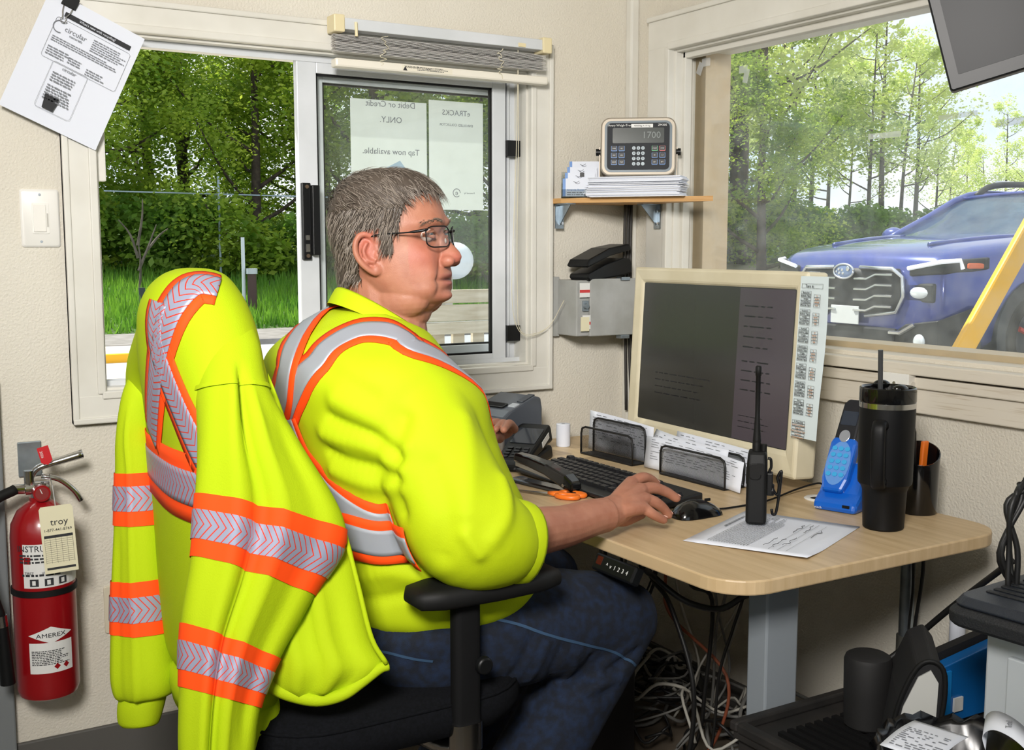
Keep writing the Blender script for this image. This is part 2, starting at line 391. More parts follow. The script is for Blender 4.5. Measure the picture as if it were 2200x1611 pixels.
# ceiling light
cl = thing('ceiling_light', 'long white fluorescent fixture on the ceiling behind the camera', 'light', (-2.2, -2.0, H))
G().bb((-.6, -.09, -.05), (.6, .09, 0)).ob('housing', WHITEP, cl, bev=.01)
G().bb((-.58, -.075, -.075), (.58, .075, -.05)).ob('diffuser', mat('lamp_diffuser', '#fff6e6', .4, emit=2), cl, bev=.01)
G().bb((xs1 - .012, .058, z0), (a1, .07, z1)).bb((xs1 + .012, .045, z0), (xs1 + .018, .06, z1)).ob('meeting_panel', ALU, w1)
G().bb((xs1 + .004, .05, z0), (xs1 + .008, .057, z1)).ob('weather_strip', RUBBER, w1)
# ================================================================== OUTSIDE
GRASSG = mat('grass_soil', '#4d6b2a', .9, var='#39521f', vscale=2.5)
ASPH = mat('asphalt', '#8d8a86', .9, var='#77746f', vscale=3, bump=.3, bscale=30)
CONC = mat('sunlit_concrete', '#c9c1b4', .9, var='#b8b0a2', vscale=2)
GRAV = mat('gravel', '#a69c90', .95, var='#8d8376', vscale=4, bump=.4, bscale=20)
YEL = mat('yellow_paint', '#f0b51c', .45)
BARK = mat('bark', '#4d4339', .9, var='#332c26', vscale=6)
BARKG = mat('grey_bark', '#6b645a', .9, var='#4b453e', vscale=6)
def leafmat(nm, c1, c2):
    m = mat(nm, c1, .55, var=c2, vscale=.9, detail=6, vcon=(.3, .7))
    n = m.node_tree.nodes; L = m.node_tree.links; p = n['Principled BSDF']; out = n['Material Output']
    tl = n.new('ShaderNodeBsdfTranslucent'); mx = n.new('ShaderNodeMixShader'); mx.inputs[0].default_value = .55
    src = p.inputs['Base Color'].links[0].from_socket
    L.new(src, tl.inputs[0]); L.new(p.outputs[0], mx.inputs[1]); L.new(tl.outputs[0], mx.inputs[2]); L.new(mx.outputs[0], out.inputs[0])
    return m
LEAF_D = leafmat('woodland_leaf', '#5f8a26', '#c3d650')
LEAF_M = leafmat('fresh_leaf', '#c6da78', '#f2f6ac')
LEAF_S = leafmat('shrub_leaf', '#5c8a30', '#9dbb4e')
BLADE = leafmat('grass_blade', '#4c8226', '#86b53c')
def gplane(name, pts, m, label, th=.2, cat='ground'):
    g = G(); g.prism([(p[0], p[1]) for p in pts], 0, 0)
    n = len(pts); vs = [V(p) for p in pts] + [V(p) - V((0, 0, th)) for p in pts]
    g = G().add(vs, [tuple(range(n)), tuple(range(2 * n - 1, n - 1, -1))] + [(i, n + i, n + (i + 1) % n, (i + 1) % n) for i in range(n)])
    return struct(g.ob(name, m), label, cat)
gz = -.37
gplane('ground_road', [(-40, .5, gz), (-40, 19, gz), (3, 19, gz), (3, .5, gz)], CONC, 'sunlit concrete yard outside the sliding window', cat='road')
gplane('ground_lane', [(-40, 17.0, gz + .01), (-40, 19.6, gz + .01), (14, 19.6, gz + .01), (14, 17.0, gz + .01)], ASPH, 'shaded asphalt strip before the grass bank', .1, cat='road')
gplane('ground_grass', [(-60, 19.5, gz), (-60, 80, gz + 5.45), (20, 80, gz + 5.45), (20, 19.5, gz)], GRASSG, 'green grass bank below the woodland', cat='lawn')
struct(G().bb((-30, 14.1, gz), (3, 14.25, gz + .12)).ob('kerb_line', YEL), 'yellow kerb line across the concrete yard', 'kerb')
# right side ground: raised deck with the car, gravel rising to the tree line
gplane('ground_deck', [(.6, -25, .26), (.6, 3.4, .26), (14, 12, .26), (30, 2, .26), (30, -25, .26)], ASPH, 'grey asphalt deck that the blue car stands on', .6, cat='road')
gplane('ground_gravel', [(8, 9, .24), (22, 46, .95), (70, 10, .95), (30, -5, .24)], GRAV, 'pale gravel lot behind the blue car', .3, cat='ground')
gplane('ground_verge', [(16, 34, .74), (20, 70, 3.0), (100, 40, 3.0), (80, -10, 1.2), (47, 14, .78)], GRASSG, 'weedy verge at the foot of the trees behind the car', .3, cat='ground')

def leaves(g, c, r, n, s, rd, flat=.5):
    for _ in range(n):
        d = V((rd.gauss(0, 1), rd.gauss(0, 1), rd.gauss(0, 1))); d.normalize()
        p = V(c) + V((d.x * r[0], d.y * r[1], d.z * r[2])) * (rd.random() ** .45)
        a = V((rd.uniform(-1, 1), rd.uniform(-1, 1), rd.uniform(-flat, flat))).normalized()
        b = a.cross(V((rd.uniform(-1, 1), rd.uniform(-1, 1), rd.uniform(-1, 1))))
        if b.length < .05: continue
        b.normalize(); k = s * rd.uniform(.6, 1.4)
        g.add([p - a * k, p + b * k * .55, p + a * k, p - b * k * .55], [(0, 1, 2, 3)])
def tree_mesh(h, spread, nb, nl, ls, lm, bm_, seed, trunk_r=.16, low=.25, lean=.0, clump=(.9, .7), fork=False):
    rd = random.Random(seed); gt = G(); gl = G()
    top = V((rd.uniform(-lean, lean) * h, rd.uniform(-lean, lean) * h, h * .9))
    mid = V((top.x * .35 + rd.uniform(-.25, .25), top.y * .35 + rd.uniform(-.25, .25), h * .45))
    tp = spline([V((0, 0, -.3)), mid, top], 6); gt.tube(tp, lambda t: trunk_r * (1 - .82 * t), 7)
    for k in range(nb):
        t = low + (1 - low) * (k + .5) / nb; i = min(int(t * (len(tp) - 1)), len(tp) - 2)
        b0_ = tp[i].lerp(tp[i + 1], t * (len(tp) - 1) - i); a = rd.uniform(0, 2 * pi)
        ln = spread * (1.15 - .75 * t) * rd.uniform(.6, 1.15)
        e = b0_ + V((cos(a) * ln, sin(a) * ln, ln * rd.uniform(.35, .9)))
        m_ = b0_.lerp(e, .5) + V((0, 0, -.12 * ln))
        gt.tube(spline([b0_, m_, e], 3), lambda q, t=t: trunk_r * .38 * (1.1 - t * .7) * (1 - .8 * q) + .006, 5)
        for q in (e, m_.lerp(e, .45)):
            rr = ln * clump[0] * rd.uniform(.35, .6)
            leaves(gl, q + V((rd.uniform(-.3, .3), rd.uniform(-.3, .3), .15)), (rr, rr, rr * clump[1]), int(nl / nb / 2 * rd.uniform(.6, 1.4)), ls, rd)
    leaves(gl, top + V((0, 0, h * .04)), (spread * .3, spread * .3, h * .08), nl // nb, ls, rd)
    mt = gt.mesh('trunk'); mt.materials.append(bm_); mt.shade_smooth(); ml = gl.mesh('crown', False); ml.materials.append(lm)
    return mt, ml
def tree(name, label, group, meshes, x, y, z, rz=0, s=1, sz=1):
    t = thing(name, label, 'tree', (x, y, z), rz, group); t.scale = (s, s, s * sz)
    for nm, me in zip(('trunk', 'crown'), meshes):
        o = bpy.data.objects.new(nm, me); COL.objects.link(o); o.parent = t
    return t
rd = random.Random(3)
# woodland beyond the sliding window
DV = [tree_mesh(11, 3.6, 18, 26000, .068, LEAF_D, BARK, 11 + i, .2, .04) for i in range(3)]
for i in range(22):
    hd = R(-2 + i * 46 / 21 + rd.uniform(-1, 1)); dist = [36, 42, 39][i % 3] + rd.uniform(-1.5, 1.5)
    x, y = CAM.x + dist * sin(hd), CAM.y + dist * cos(hd)
    tree('woodland_tree', 'dense green leafy tree in the woodland beyond the sliding window', 'woodland trees beyond the sliding window', DV[i % 3], x, y, gz + (y - 19.5) * .09 - .1, rd.uniform(0, 6), rd.uniform(.85, 1.25))
# dark undergrowth shrubs before them
SV = []
for i in range(3):
    g = G(); q = random.Random(60 + i)
    for _ in range(7): leaves(g, (q.uniform(-1, 1), q.uniform(-.5, .5), q.uniform(.3, 1.5)), (.8, .7, .7), 330, .1, q)
    me = g.mesh('shrub', False); me.materials.append(LEAF_S if i else LEAF_D); SV.append(me)
for i in range(15):
    hd = R(3 + i * 2.35 + rd.uniform(-.6, .6)); dist = 33.5 + rd.uniform(-1, 1)
    x, y = CAM.x + dist * sin(hd), CAM.y + dist * cos(hd)
    o = bpy.data.objects.new('shrub', SV[i % 3]); COL.objects.link(o); o.location = (x, y, gz + (y - 19.5) * .09); o.rotation_euler.z = rd.uniform(0, 6); o.scale = [rd.uniform(.8, 1.3)] * 3
    tag(o, 'leafy green shrub at the foot of the woodland', 'shrub', 'shrubs below the woodland')
# grass blades on the bank
g = G()
for _ in range(34000):
    hd = R(rd.uniform(2, 40)); dist = 20.6 + 14 * rd.random() ** 1.4 ; dist /= max(cos(hd), .75)
    x, y = CAM.x + dist * sin(hd), CAM.y + dist * cos(hd)
    if y < 19.55: continue
    p = V((x, y, gz + (y - 19.5) * .09)); a = rd.uniform(0, pi); hh = rd.uniform(.12, .42); w = .02
    d = V((cos(a) * w, sin(a) * w, 0)); l = V((rd.uniform(-.1, .1), rd.uniform(-.1, .1), hh))
    g.add([p - d, p + d, p + l], [(0, 1, 2)])
tag(g.ob('grass', BLADE, recalc=False), 'tall green grass on the bank below the woodland', 'grass', kind='stuff')
# bare sapling
g = G()
sp = atd(300, 640, 27); sp.z = gz + (sp.y - 19.5) * .09
for a, b in (((0, 0, 0), (0, 0, 1.4)), ((0, 0, .6), (.5, .2, 1.7)), ((0, 0, .9), (-.4, .1, 1.8)), ((.25, .1, 1.1), (.7, -.1, 1.6)), ((0, 0, 1.2), (.15, 0, 2.3))): g.tube([a, V(a).lerp(V(b), .5) + V((.05, 0, .1)), b], lambda t: .04 * (1 - .7 * t), 5, res=3)
tag(g.ob('sapling', BARKG, loc=sp), 'bare branched grey sapling standing in the grass', 'sapling')
# posts
POSTG = mat('galvanised_post', '#9fb0c0', .5, metal=.3)
def vpost(name, label, px, ytop, ybot, dep, r, m, cap=None, cat='post'):
    b = atd(px, ybot, dep); t = atd(px, ytop, dep); t.x, t.y = b.x, b.y
    o = thing(name, label, cat, b - V((0, 0, .3)))
    G().cyl((0, 0, 0), (0, 0, t.z - b.z + .3), r, n=12).ob('shaft', m, o, smooth=40)
    if cap: G().cyl((0, 0, t.z - b.z + .3), (0, 0, t.z - b.z + .42), r * 1.25, n=12).ob('cap', cap, o, smooth=40)
    return o
p = vpost('fence_post', 'tall thin grey post with a top rail before the woodland', 475, 380, 600, 31, .035, POSTG)
G().tube([(-3, 0, 2.62), (3.2, .1, 2.6)], .02, 6).ob('top_rail', POSTG, p)
vpost('marker_post', 'thin white stake in the grass beside the brown bollard', 525, 510, 655, 25, .04, mat('white_stake', '#c9d3da', .6))
vpost('bollard', 'squat brown bollard with a pale square cap in the grass', 543, 588, 665, 25, .1, mat('brown_bollard', '#4d3a38', .7), mat('pale_cap', '#b9c2c9', .5))
vpost('stump_post', 'short dark post at the left of the grass bank', 306, 618, 655, 25, .07, mat('dark_post', '#3b4247', .7))
# propane tank
tk = atd(978, 560, 22); o = thing('propane_tank', 'white propane tank seen through the sash behind his face', 'tank', (tk.x, tk.y, tk.z - .55))
G().sph((0, 0, .55), (.36, .36, .36)).loft([[V((cos(a) * .42 - k * .77, -k * 1.85 + 0, .55 + sin(a) * .42)) if False else V((-k * 1.6, cos(a) * .36, .55 + sin(a) * .36)) for a in [2 * pi * i / 24 for i in range(24)]] for k in (0, 1)]).ob('shell', mat('tank_white', '#dde2e6', .4), o, smooth=40)
for x in (-.3, -1.3): G().bb((x - .08, -.3, -.6), (x + .08, .3, .25)).ob('saddle', CONC, o)
# wooden ramp railing
WOODG = mat('weathered_lumber', '#e6dcca', .8, var='#cdbfa8', vscale=4, stretch=(1, 1, 8))
rl = thing('wooden_railing', 'pale weathered timber railing seen through the lower sash', 'railing', (2.5, 3.4, -.37))
zz = lambda py: onp(1000, py, 'y', 3.4).z + .37
for a, b in ((622, 650), (654, 688), (692, 716)): G().bb((-1.6, -.02, zz(b)), (1.6, .02, zz(a))).ob('rail_board', WOODG, rl, bev=.004)
for i in range(22): G().bb((-1.55 + i * .14, .021, 0), (-1.47 + i * .14, .05, zz(700))).ob('baluster', WOODG, rl)
for x in (-1.5, 1.5): G().bb((x - .05, .05, 0), (x + .05, .15, zz(620))).ob('post', WOODG, rl)

# ---- trees beyond the picture window
RV = [tree_mesh(15, 4.2, 15, 5000, .105, LEAF_M, BARK, 31, .2, .3, .03), tree_mesh(13, 3.6, 13, 4000, .105, LEAF_M, BARKG, 32, .15, .35, .05), tree_mesh(16, 3.4, 14, 3700, .105, LEAF_M, BARK, 33, .17, .28, .04)]
RT_SPEC = [(1490, 44, 1.05, 0), (1520, 52, .9, 1), (1550, 47, 1.1, 2), (1582, 41, 1.2, 0), (1628, 44, 1.1, 2), (1660, 52, 1.0, 0), (1700, 46, .85, 1), (1735, 50, .75, 2), (1775, 54, .62, 0),
           (1815, 47, .52, 1), (1862, 44, .60, 2), (1893, 47, .74, 0), (1930, 46, .66, 1), (1962, 47, .62, 0), (2005, 52, .45, 2), (2040, 55, .48, 1), (2075, 58, .45, 2), (2110, 56, .42, 1), (2150, 55, .48, 2), (2190, 52, .4, 1), (2240, 50, .45, 0)]
for i, (px, dep, s, k) in enumerate(RT_SPEC):
    q = atd(px, 530, dep)
    tree('roadside_tree', 'slender tree with yellow green spring leaves beyond the picture window', 'spring trees behind the blue car', RV[k], q.x, q.y, .85, i * 1.7, s)
for i in range(19):
    px = 1480 + i * 40 + rd.uniform(-12, 12); q = atd(px, 530, 41 + rd.uniform(-2, 2))
    o = bpy.data.objects.new('shrub', SV[1 + i % 2]); COL.objects.link(o); o.location = (q.x, q.y, .75); o.rotation_euler.z = rd.uniform(0, 6); o.scale = [rd.uniform(.8, 1.15)] * 3
    tag(o, 'low green weedy shrub below the trees behind the blue car', 'shrub', 'shrubs behind the blue car')
fn = thing('wire_fence', 'pale post and wire fence before the spring trees', 'fence', tuple(atd(1650, 530, 40)))
base = V(fn.location)
pts = []
for i, px in enumerate(range(1480, 1860, 42)):
    q = atd(px, 530, 40.2 + i * .15); pts.append(V((q.x, q.y, 0)))
    G().cyl((q.x - base.x, q.y - base.y, .6 - base.z), (q.x - base.x, q.y - base.y, 2.55 - base.z), .04, n=8).ob('post', POSTG, fn)
for z in (1.3, 1.8, 2.4): G().tube([(p.x - base.x, p.y - base.y, z - base.z) for p in pts], .012, 5).ob('wire', POSTG, fn)
# delineator
q = atd(1552, 580, 24); o = thing('traffic_marker', 'slim red and white traffic marker on the gravel', 'traffic marker', q - V((0, 0, .35)))
G().cyl((0, 0, 0), (0, 0, .5), .055, .05, 12).ob('lower_band', mat('marker_white', '#eceff0', .5), o)
G().cyl((0, 0, .5), (0, 0, .62), .05, .045, 12).ob('middle_band', mat('marker_red', '#d8402c', .5), o)
G().cyl((0, 0, .62), (0, 0, .78), .045, .03, 12).ob('top_band', MATS['marker_red'], o)
# yellow barrier arm outside the glass
q0, q1 = atd(2055, 775, 3.5), atd(2228, 465, 3.62)
dq = (q1 - q0).normalized(); base = q0 - dq * ((q0.z - .12) / dq.z)
ar = thing('barrier_arm', 'yellow slanted metal barrier arm outside the picture window', 'barrier', base)
g = G(); side = dq.cross(V((FW.x, FW.y, 0)).normalized()).normalized() * .03; thk = side.cross(dq).normalized() * .02
g.loft([[c + side - thk, c + side + thk, c - side + thk, c - side - thk] for c in (V((0, 0, 0)), q1 + dq * .9 - base)])
g.ob('arm', YEL, ar, bev=.008)
G().box((0, 0, .0), (.2, .2, .06)).ob('foot', BLACKM, ar)

# ---- the blue car
CB = mat('blue_car_paint', '#3c4b96', .22, metal=.3, coat=.8, var='#364489', vscale=2)
CK = mat('car_black_trim', '#25272b', .5)
CG = glass_mat('car_glass', (.55, .68, .74), .2, .4, '#cfe0ea', 3)  # pale blue film stands in for sky reflected in the car glass
CH = mat('car_chrome', '#d3d6da', .22, metal=.9)
LENS = mat('headlamp_lens', '#dfe6ea', .12, metal=.2, coat=1)
fc = atd(1826, 560, 8.75)                      # centre of the nose
car = thing('car', 'dark blue crossover with roof rails stopped outside the picture window', 'car', (fc.x, fc.y, .27), R(180 - 4))
# local: x forward (nose at 0), y left, z up
def csec(x, hw, zb, zs, zt, crown, n=9):
    """half section points from bottom centre to top centre, mirrored to a ring"""
    half = [(0, zb), (hw * .82, zb), (hw * .97, zb + .1), (hw, (zb + zs) / 2), (hw * .985, zs - .06), (hw * .955, zs), (hw * .86, zt - crown * .35), (hw * .45, zt - crown * .05), (0, zt)]
    return [V((x, y, z)) for y, z in half] + [V((x, -y, z)) for y, z in half[-2:0:-1]]
secs = [(-.02, .70, .34, .74, .80, .05), (-.06, .84, .28, .86, .93, .06), (-.16, .90, .25, .95, 1.0, .06), (-.45, .94, .24, 1.0, 1.06, .07), (-1.0, .945, .24, 1.04, 1.11, .07), (-1.35, .945, .24, 1.06, 1.13, .06),
        (-2.2, .945, .25, 1.07, 1.12, .03), (-3.4, .94, .25, 1.08, 1.12, .03), (-4.3, .93, .3, 1.08, 1.1, .03), (-4.75, .86, .4, 1.02, 1.04, .03), (-4.85, .7, .5, .9, .92, .02)]
G().loft([csec(*s) for s in ispline(secs, 2)]).ob('body', CB, car, smooth=50)
# greenhouse
def gsec(x, hw, z0_, z1_, w1): return [V((x, hw, z0_)), V((x, (hw + w1) / 2 + .02, (z0_ + z1_) / 2)), V((x, w1, z1_)), V((x, w1 * .5, z1_ + .03)), V((x, -w1 * .5, z1_ + .03)), V((x, -w1, z1_)), V((x, -(hw + w1) / 2 - .02, (z0_ + z1_) / 2)), V((x, -hw, z0_))]
gs = [(-1.22, .86, 1.06, 1.07, .84), (-1.55, .87, 1.06, 1.24, .79), (-1.9, .88, 1.06, 1.41, .72), (-2.08, .88, 1.06, 1.455, .70)]
gs2 = [(-2.08, .88, 1.06, 1.455, .70), (-2.6, .88, 1.06, 1.475, .69), (-3.4, .88, 1.06, 1.475, .68), (-4.2, .86, 1.06, 1.44, .66), (-4.6, .84, 1.06, 1.2, .74)]
G().loft([gsec(*s) for s in gs + gs2[1:]], closed=False).ob('side_glass', CG, car, smooth=50)
# windshield pane and roof, pillars
def wsp(y, t):   # point on the windshield
    x = -1.25 - t * .8; hw = .83 - t * .14
    return V((x + .10 * (1 - (y) ** 2) * (1 - .5 * t), y * hw, 1.08 + t * .385 + .012 * (1 - y * y)))
g = G(); g.loft([[wsp(-1 + 2 * i / 12, j / 6) for i in range(13)] for j in range(7)], closed=False, caps=False); g.ob('windshield', CG, car, smooth=True)
for s in (-1, 1): G().tube([wsp(s * 1.02, 0), wsp(s * 1.02, .5), wsp(s * 1.02, 1.02), (-2.7, s * .70, 1.49), (-4.2, s * .67, 1.45)], .04, 8, res=3).ob('pillar', CB, car, smooth=True)
G().loft([[V((x, y * w, z + .03 * (1 - y * y))) for y in (-1, -.6, -.2, .2, .6, 1)] for x, w, z in ((-1.98, .70, 1.45), (-2.3, .70, 1.475), (-3.4, .69, 1.485), (-4.3, .66, 1.445), (-4.5, .62, 1.40))], closed=False, caps=False).ob('roof', CB, car, smooth=True, sol=.03)
for s in (-1, 1):
    G().tube([(-2.12, s * .66, 1.475), (-2.35, s * .66, 1.575), (-3.0, s * .655, 1.595), (-4.0, s * .64, 1.575), (-4.25, s * .63, 1.495)], .028, 8, res=4).ob('roof_rail', CK, car, smooth=True)
    G().tube([(-2.4, s * .68, 1.612), (-3.9, s * .66, 1.597)], .012, 6).ob('rail_strip', CH, car)
G().bb((-1.35, -.7, 1.07), (-1.25, .7, 1.1)).ob('cowl', CK, car, bev=.01)
# hood ridges
for s in (-1, 1): G().tube([(-.3, s * .5, 1.035), (-.8, s * .58, 1.085), (-1.25, s * .66, 1.105)], .022, 8, res=4).ob('hood_crease', CB, car, smooth=True)
# grille
g = G(); g.loft([[V((.012 - .04 * abs(y) ** 2, y * w, z)) for y in [-1 + 2 * i / 10 for i in range(11)]] for z, w in ((.52, .44), (.6, .5), (.8, .52), (.86, .48))], closed=False, caps=False); g.ob('grille', CK, car, smooth=True, sol=.03)
for i, z in enumerate((.56, .64, .72, .80)):
    for s in (-1, 1): G().tube([(.045, s * .1, z - .02), (.04, s * .22, z - .02), (.03, s * .3, z + .015), (.018, s * .46, z + .015)], .010, 6).ob('grille_bar', CH, car)
for s in (-1, 1): G().tube([(.03, s * .14, .865), (.02, s * .46, .86), (.0, s * .54, .80), (-.005, s * .55, .66), (.0, s * .49, .54), (.02, s * .2, .50)], .016, 6).ob('grille_surround', CH, car, smooth=True)
em = G(); em.sph((.05, 0, .835), (.02, .105, .055), 24, 12); emo = em.ob('emblem', mat('emblem_blue', '#7f93b8', .3, metal=.5), car, smooth=True)
G().tube([(.062, .105 * cos(a), .835 + .055 * sin(a)) for a in [2 * pi * i / 24 for i in range(25)]], .009, 6).ob('emblem_ring', CH, emo, smooth=True)
for y, z, r in ((.05, .855, .02), (-.01, .845, .012), (-.045, .85, .012), (0, .82, .012), (-.04, .82, .012), (-.07, .832, .01)): G().sph((.07, y, z), (.004, r, r), 8, 6).ob('star', CH, emo)
# headlamps, fog lamps, bumper, plate
for s in (-1, 1):
    G().loft([[V(p) for p in ring] for ring in ([(-.06, s * .60, .80), (-.06, s * .60, .87), (.0, s * .60, .86), (.0, s * .60, .81)], [(-.14, s * .86, .82), (-.16, s * .86, .93), (-.05, s * .86, .915), (-.04, s * .86, .83)], [(-.42, s * .955, .86), (-.42, s * .955, .95), (-.36, s * .965, .94), (-.36, s * .965, .87)])]).ob('headlamp', CK, car, bev=.01)
    G().tube([(.012, s * .6, .865), (-.035, s * .86, .915), (-.15, s * .93, .925), (-.17, s * .935, .865)], .016, 6).ob('daytime_light', mat('daytime_white', '#f4f8ff', .3, emit=.4), car)
    G().bb((-.36, s * .95 - .01, .865), (-.2, s * .95 + .012, .905)).ob('turn_signal', mat('amber_lens', '#d9632f', .3), car, bev=.01)
    G().bb((-.11, s * .68 - .13, .62), (-.02, s * .68 + .13, .76)).ob('lamp_recess', CK, car, bev=.015)
    G().sph((-.03, s * .68, .69), (.02, .1, .05), 16, 8).ob('main_beam', LENS, car, smooth=True)
    G().loft([[V(p) for p in r] for r in ([(.0, s * .42, .24), (.0, s * .42, .36), (-.02, s * .42, .36), (-.02, s * .42, .24)], [(.02, s * .6, .22), (.02, s * .6, .46), (-.08, s * .6, .46), (-.08, s * .6, .22)], [(-.02, s * .86, .22), (-.02, s * .86, .5), (-.15, s * .9, .5), (-.15, s * .9, .22)], [(-.28, s * .97, .25), (-.28, s * .97, .6), (-.35, s * .97, .6), (-.35, s * .97, .25)])]).ob('bumper_corner', CK, car, bev=.015)
    G().tube([(.03, s * .46, .39), (.03, s * .56, .39), (.012, s * .68, .46)], .016, 6).ob('bumper_accent', CH, car)
    G().sph((.012, s * .73, .34), (.02, .055, .055), 14, 8).ob('fog_lamp', LENS, car, smooth=True)
    G().sph((-1.5, s * 1.03, 1.12), (.08, .12, .08), 14, 10).tube([(-1.45, s * .9, 1.06), (-1.47, s * 1.0, 1.1)], .03, 6).ob('mirror', CB, car, smooth=True)
G().bb((-.02, -.5, .22), (.015, .5, .42)).ob('lower_intake', CK, car, bev=.02)
pl = G().bb((.03, -.15, .43), (.04, .15, .57)).ob('licence_plate', mat('plate_white', '#cfd3d2', .5), car, bev=.004)
for wx in (-.95, -3.7):
    for s in (-1, 1):
        G().cyl((wx, s * .70, .36), (wx, s * .957, .36), .43, n=28).ob('wheel_arch', CK, car, smooth=40)
        w = G().cyl((wx, s * .73, .345), (wx, s * .965, .345), .345, n=32).ob('tyre', RUBBER, car, smooth=40, bev=.03)
        G().cyl((wx, s * .95, .345), (wx, s * .968, .345), .24, n=28).ob('rim', CK, w)
        for k in range(5):
            a = R(72 * k + 20); G().tube([(wx + .05 * cos(a), s * .975, .345 + .05 * sin(a)), (wx + .23 * cos(a), s * .972, .345 + .23 * sin(a))], .02, 6).ob('spoke', CH if k % 2 else mat('red_spoke', '#b8463a', .4), w)
# ================================================================== SEATED MAN
LIME = mat('lime_shirt', '#b4c810', .75, spec=.2, bump=.12, bscale=500)
LIMEJ = mat('lime_fleece', '#abc212', .8, spec=.15, bump=.15, bscale=400)
ORANGE = mat('orange_tape', '#ff4f14', .7, spec=.2)
SILVER = mat('silver_tape', '#a3a8b3', .5, metal=.25, bump=.05, bscale=900)
DENIM = mat('dark_denim', '#07101f', .9, var='#0f2442', vscale=60, bump=.3, bscale=700, vcon=(.4, .8))
def chev_mat(name, nu, orient=1):
    """silver reflective tape printed with fine orange-red chevron lines, in the tape's own UV"""
    m = mat(name, '#959bb0', .5, metal=.2); n = m.node_tree.nodes; L = m.node_tree.links; p = n['Principled BSDF']
    uv = n.new('ShaderNodeUVMap'); uv.uv_map = 'UVMap'; sx = n.new('ShaderNodeSeparateXYZ'); L.new(uv.outputs[0], sx.inputs[0])
    def M(op, a, b):
        k = n.new('ShaderNodeMath'); k.operation = op
        for i, q in enumerate((a, b)):
            if q is None: continue
            if isinstance(q, (int, float)): k.inputs[i].default_value = q
            else: L.new(q, k.inputs[i])
        return k.outputs[0]
    u, v = (sx.outputs[0], sx.outputs[1])
    tri = M('ABSOLUTE', M('SUBTRACT', v, .5), None)
    ph = M('FRACT', M('ADD', M('MULTIPLY', u, nu), M('MULTIPLY', tri, 3.0 * orient)), None)
    line = M('LESS_THAN', ph, .19)
    edge = M('GREATER_THAN', tri, .47)
    mx = n.new('ShaderNodeMix'); mx.data_type = 'RGBA'; mx.inputs[6].default_value = lin('#959bb0'); mx.inputs[7].default_value = lin('#d93c26')
    L.new(line, mx.inputs[0]); L.new(mx.outputs[2], p.inputs['Base Color'])
    return m

def remesh(g, vox, smooth=6, fac=.5, name='m'):
    me = g.mesh(name); o = bpy.data.objects.new(name, me); COL.objects.link(o)
    md = o.modifiers.new('r', 'REMESH'); md.mode = 'VOXEL'; md.voxel_size = vox; md.use_smooth_shade = True
    if smooth:
        ms = o.modifiers.new('s', 'SMOOTH'); ms.factor = fac; ms.iterations = smooth
    bpy.context.view_layer.update()
    out = bpy.data.meshes.new_from_object(o.evaluated_get(bpy.context.evaluated_depsgraph_get()))
    bpy.data.objects.remove(o); bpy.data.meshes.remove(me); out.name = name; out.shade_smooth()
    return out
def bvh_of(me): return BVHTree.FromPolygons([v.co.copy() for v in me.vertices], [tuple(p.vertices) for p in me.polygons])
def cast(bvh, px, py):
    d = ray(px, py).normalized(); h = bvh.ray_cast(CAM, d); return h[0]
def displace(me, folds, ns=((.0022, 9), (.001, 25))):
    """folds: (polyline, width, height) soft ridges pushed out along the vertex normals"""
    N = len(me.vertices); co_ = np.empty(N * 3); me.vertices.foreach_get('co', co_); co_ = co_.reshape(-1, 3)
    nr = np.empty(N * 3); me.vertex_normals.foreach_get('vector', nr); nr = nr.reshape(-1, 3)
    s = np.zeros(N)
    for p, w, h in folds:
        pts = np.array([tuple(q) for q in spline(p, 6)])
        lo, hi = pts.min(0) - 3 * w, pts.max(0) + 3 * w
        ix = np.nonzero(((co_ > lo) & (co_ < hi)).all(1))[0]
        if not len(ix): continue
        d2 = ((co_[ix][:, None, :] - pts[None]) ** 2).sum(2).min(1)
        s[ix] += h * np.exp(-d2 / (w * w))
    for amp, fr in ns:
        x, y, z = (co_ * fr).T
        s += amp * (np.sin(x * 1.7 + 1.3 * np.sin(y * 1.1)) * np.sin(y * 1.9 + 1.7 * np.sin(z * .9)) * np.sin(z * 1.5 + 1.1 * np.sin(x * 1.3)))
    co_ += nr * s[:, None]
    me.vertices.foreach_set('co', co_.ravel()); me.update()
def band(bvh, path, width, off, nx=6, res=8, closed=False, step=.012):
    """a strip of tape laid along path, pulled on to the surface; u in tape widths, v across"""
    pts = spline(path, res); pp = []
    for p in pts:
        h = bvh.find_nearest(p); pp.append((h[0], h[1]))
    for _ in range(6):
        q_ = [pp[0][0]] + [(pp[i - 1][0] + pp[i][0] * 2 + pp[i + 1][0]) / 4 for i in range(1, len(pp) - 1)] + [pp[-1][0]]
        pp = [(lambda h: (h[0], h[1]))(bvh.find_nearest(p)) for p in q_]
    g = G(); rows = []; u = 0; uvs = []
    for i, (p, nrm) in enumerate(pp):
        a = pp[max(i - 1, 0)][0]; b = pp[min(i + 1, len(pp) - 1)][0]
        t = (b - a).normalized(); sd = nrm.cross(t).normalized()
        if i: u += (p - pp[i - 1][0]).length
        row = []
        for k in range(nx + 1):
            q = p + sd * (width * (k / nx - .5)); h = bvh.find_nearest(q)
            row.append(h[0] + h[1] * off); uvs.append((u / width + 1e-4, k / nx))
        rows.append(row)
    n = nx + 1
    g.add([q for r in rows for q in r], [(i * n + k, i * n + k + 1, (i + 1) * n + k + 1, (i + 1) * n + k) for i in range(len(rows) - 1) for k in range(nx)], uv=uvs)
    return g
def flip_out(o, bvh):
    """make strip faces look away from the surface"""
    me = o.data
    if not me.polygons: return o
    p = me.polygons[len(me.polygons) // 2]; h = bvh.find_nearest(p.center)
    if p.normal.dot(h[1]) < 0: me.flip_normals()
    return o
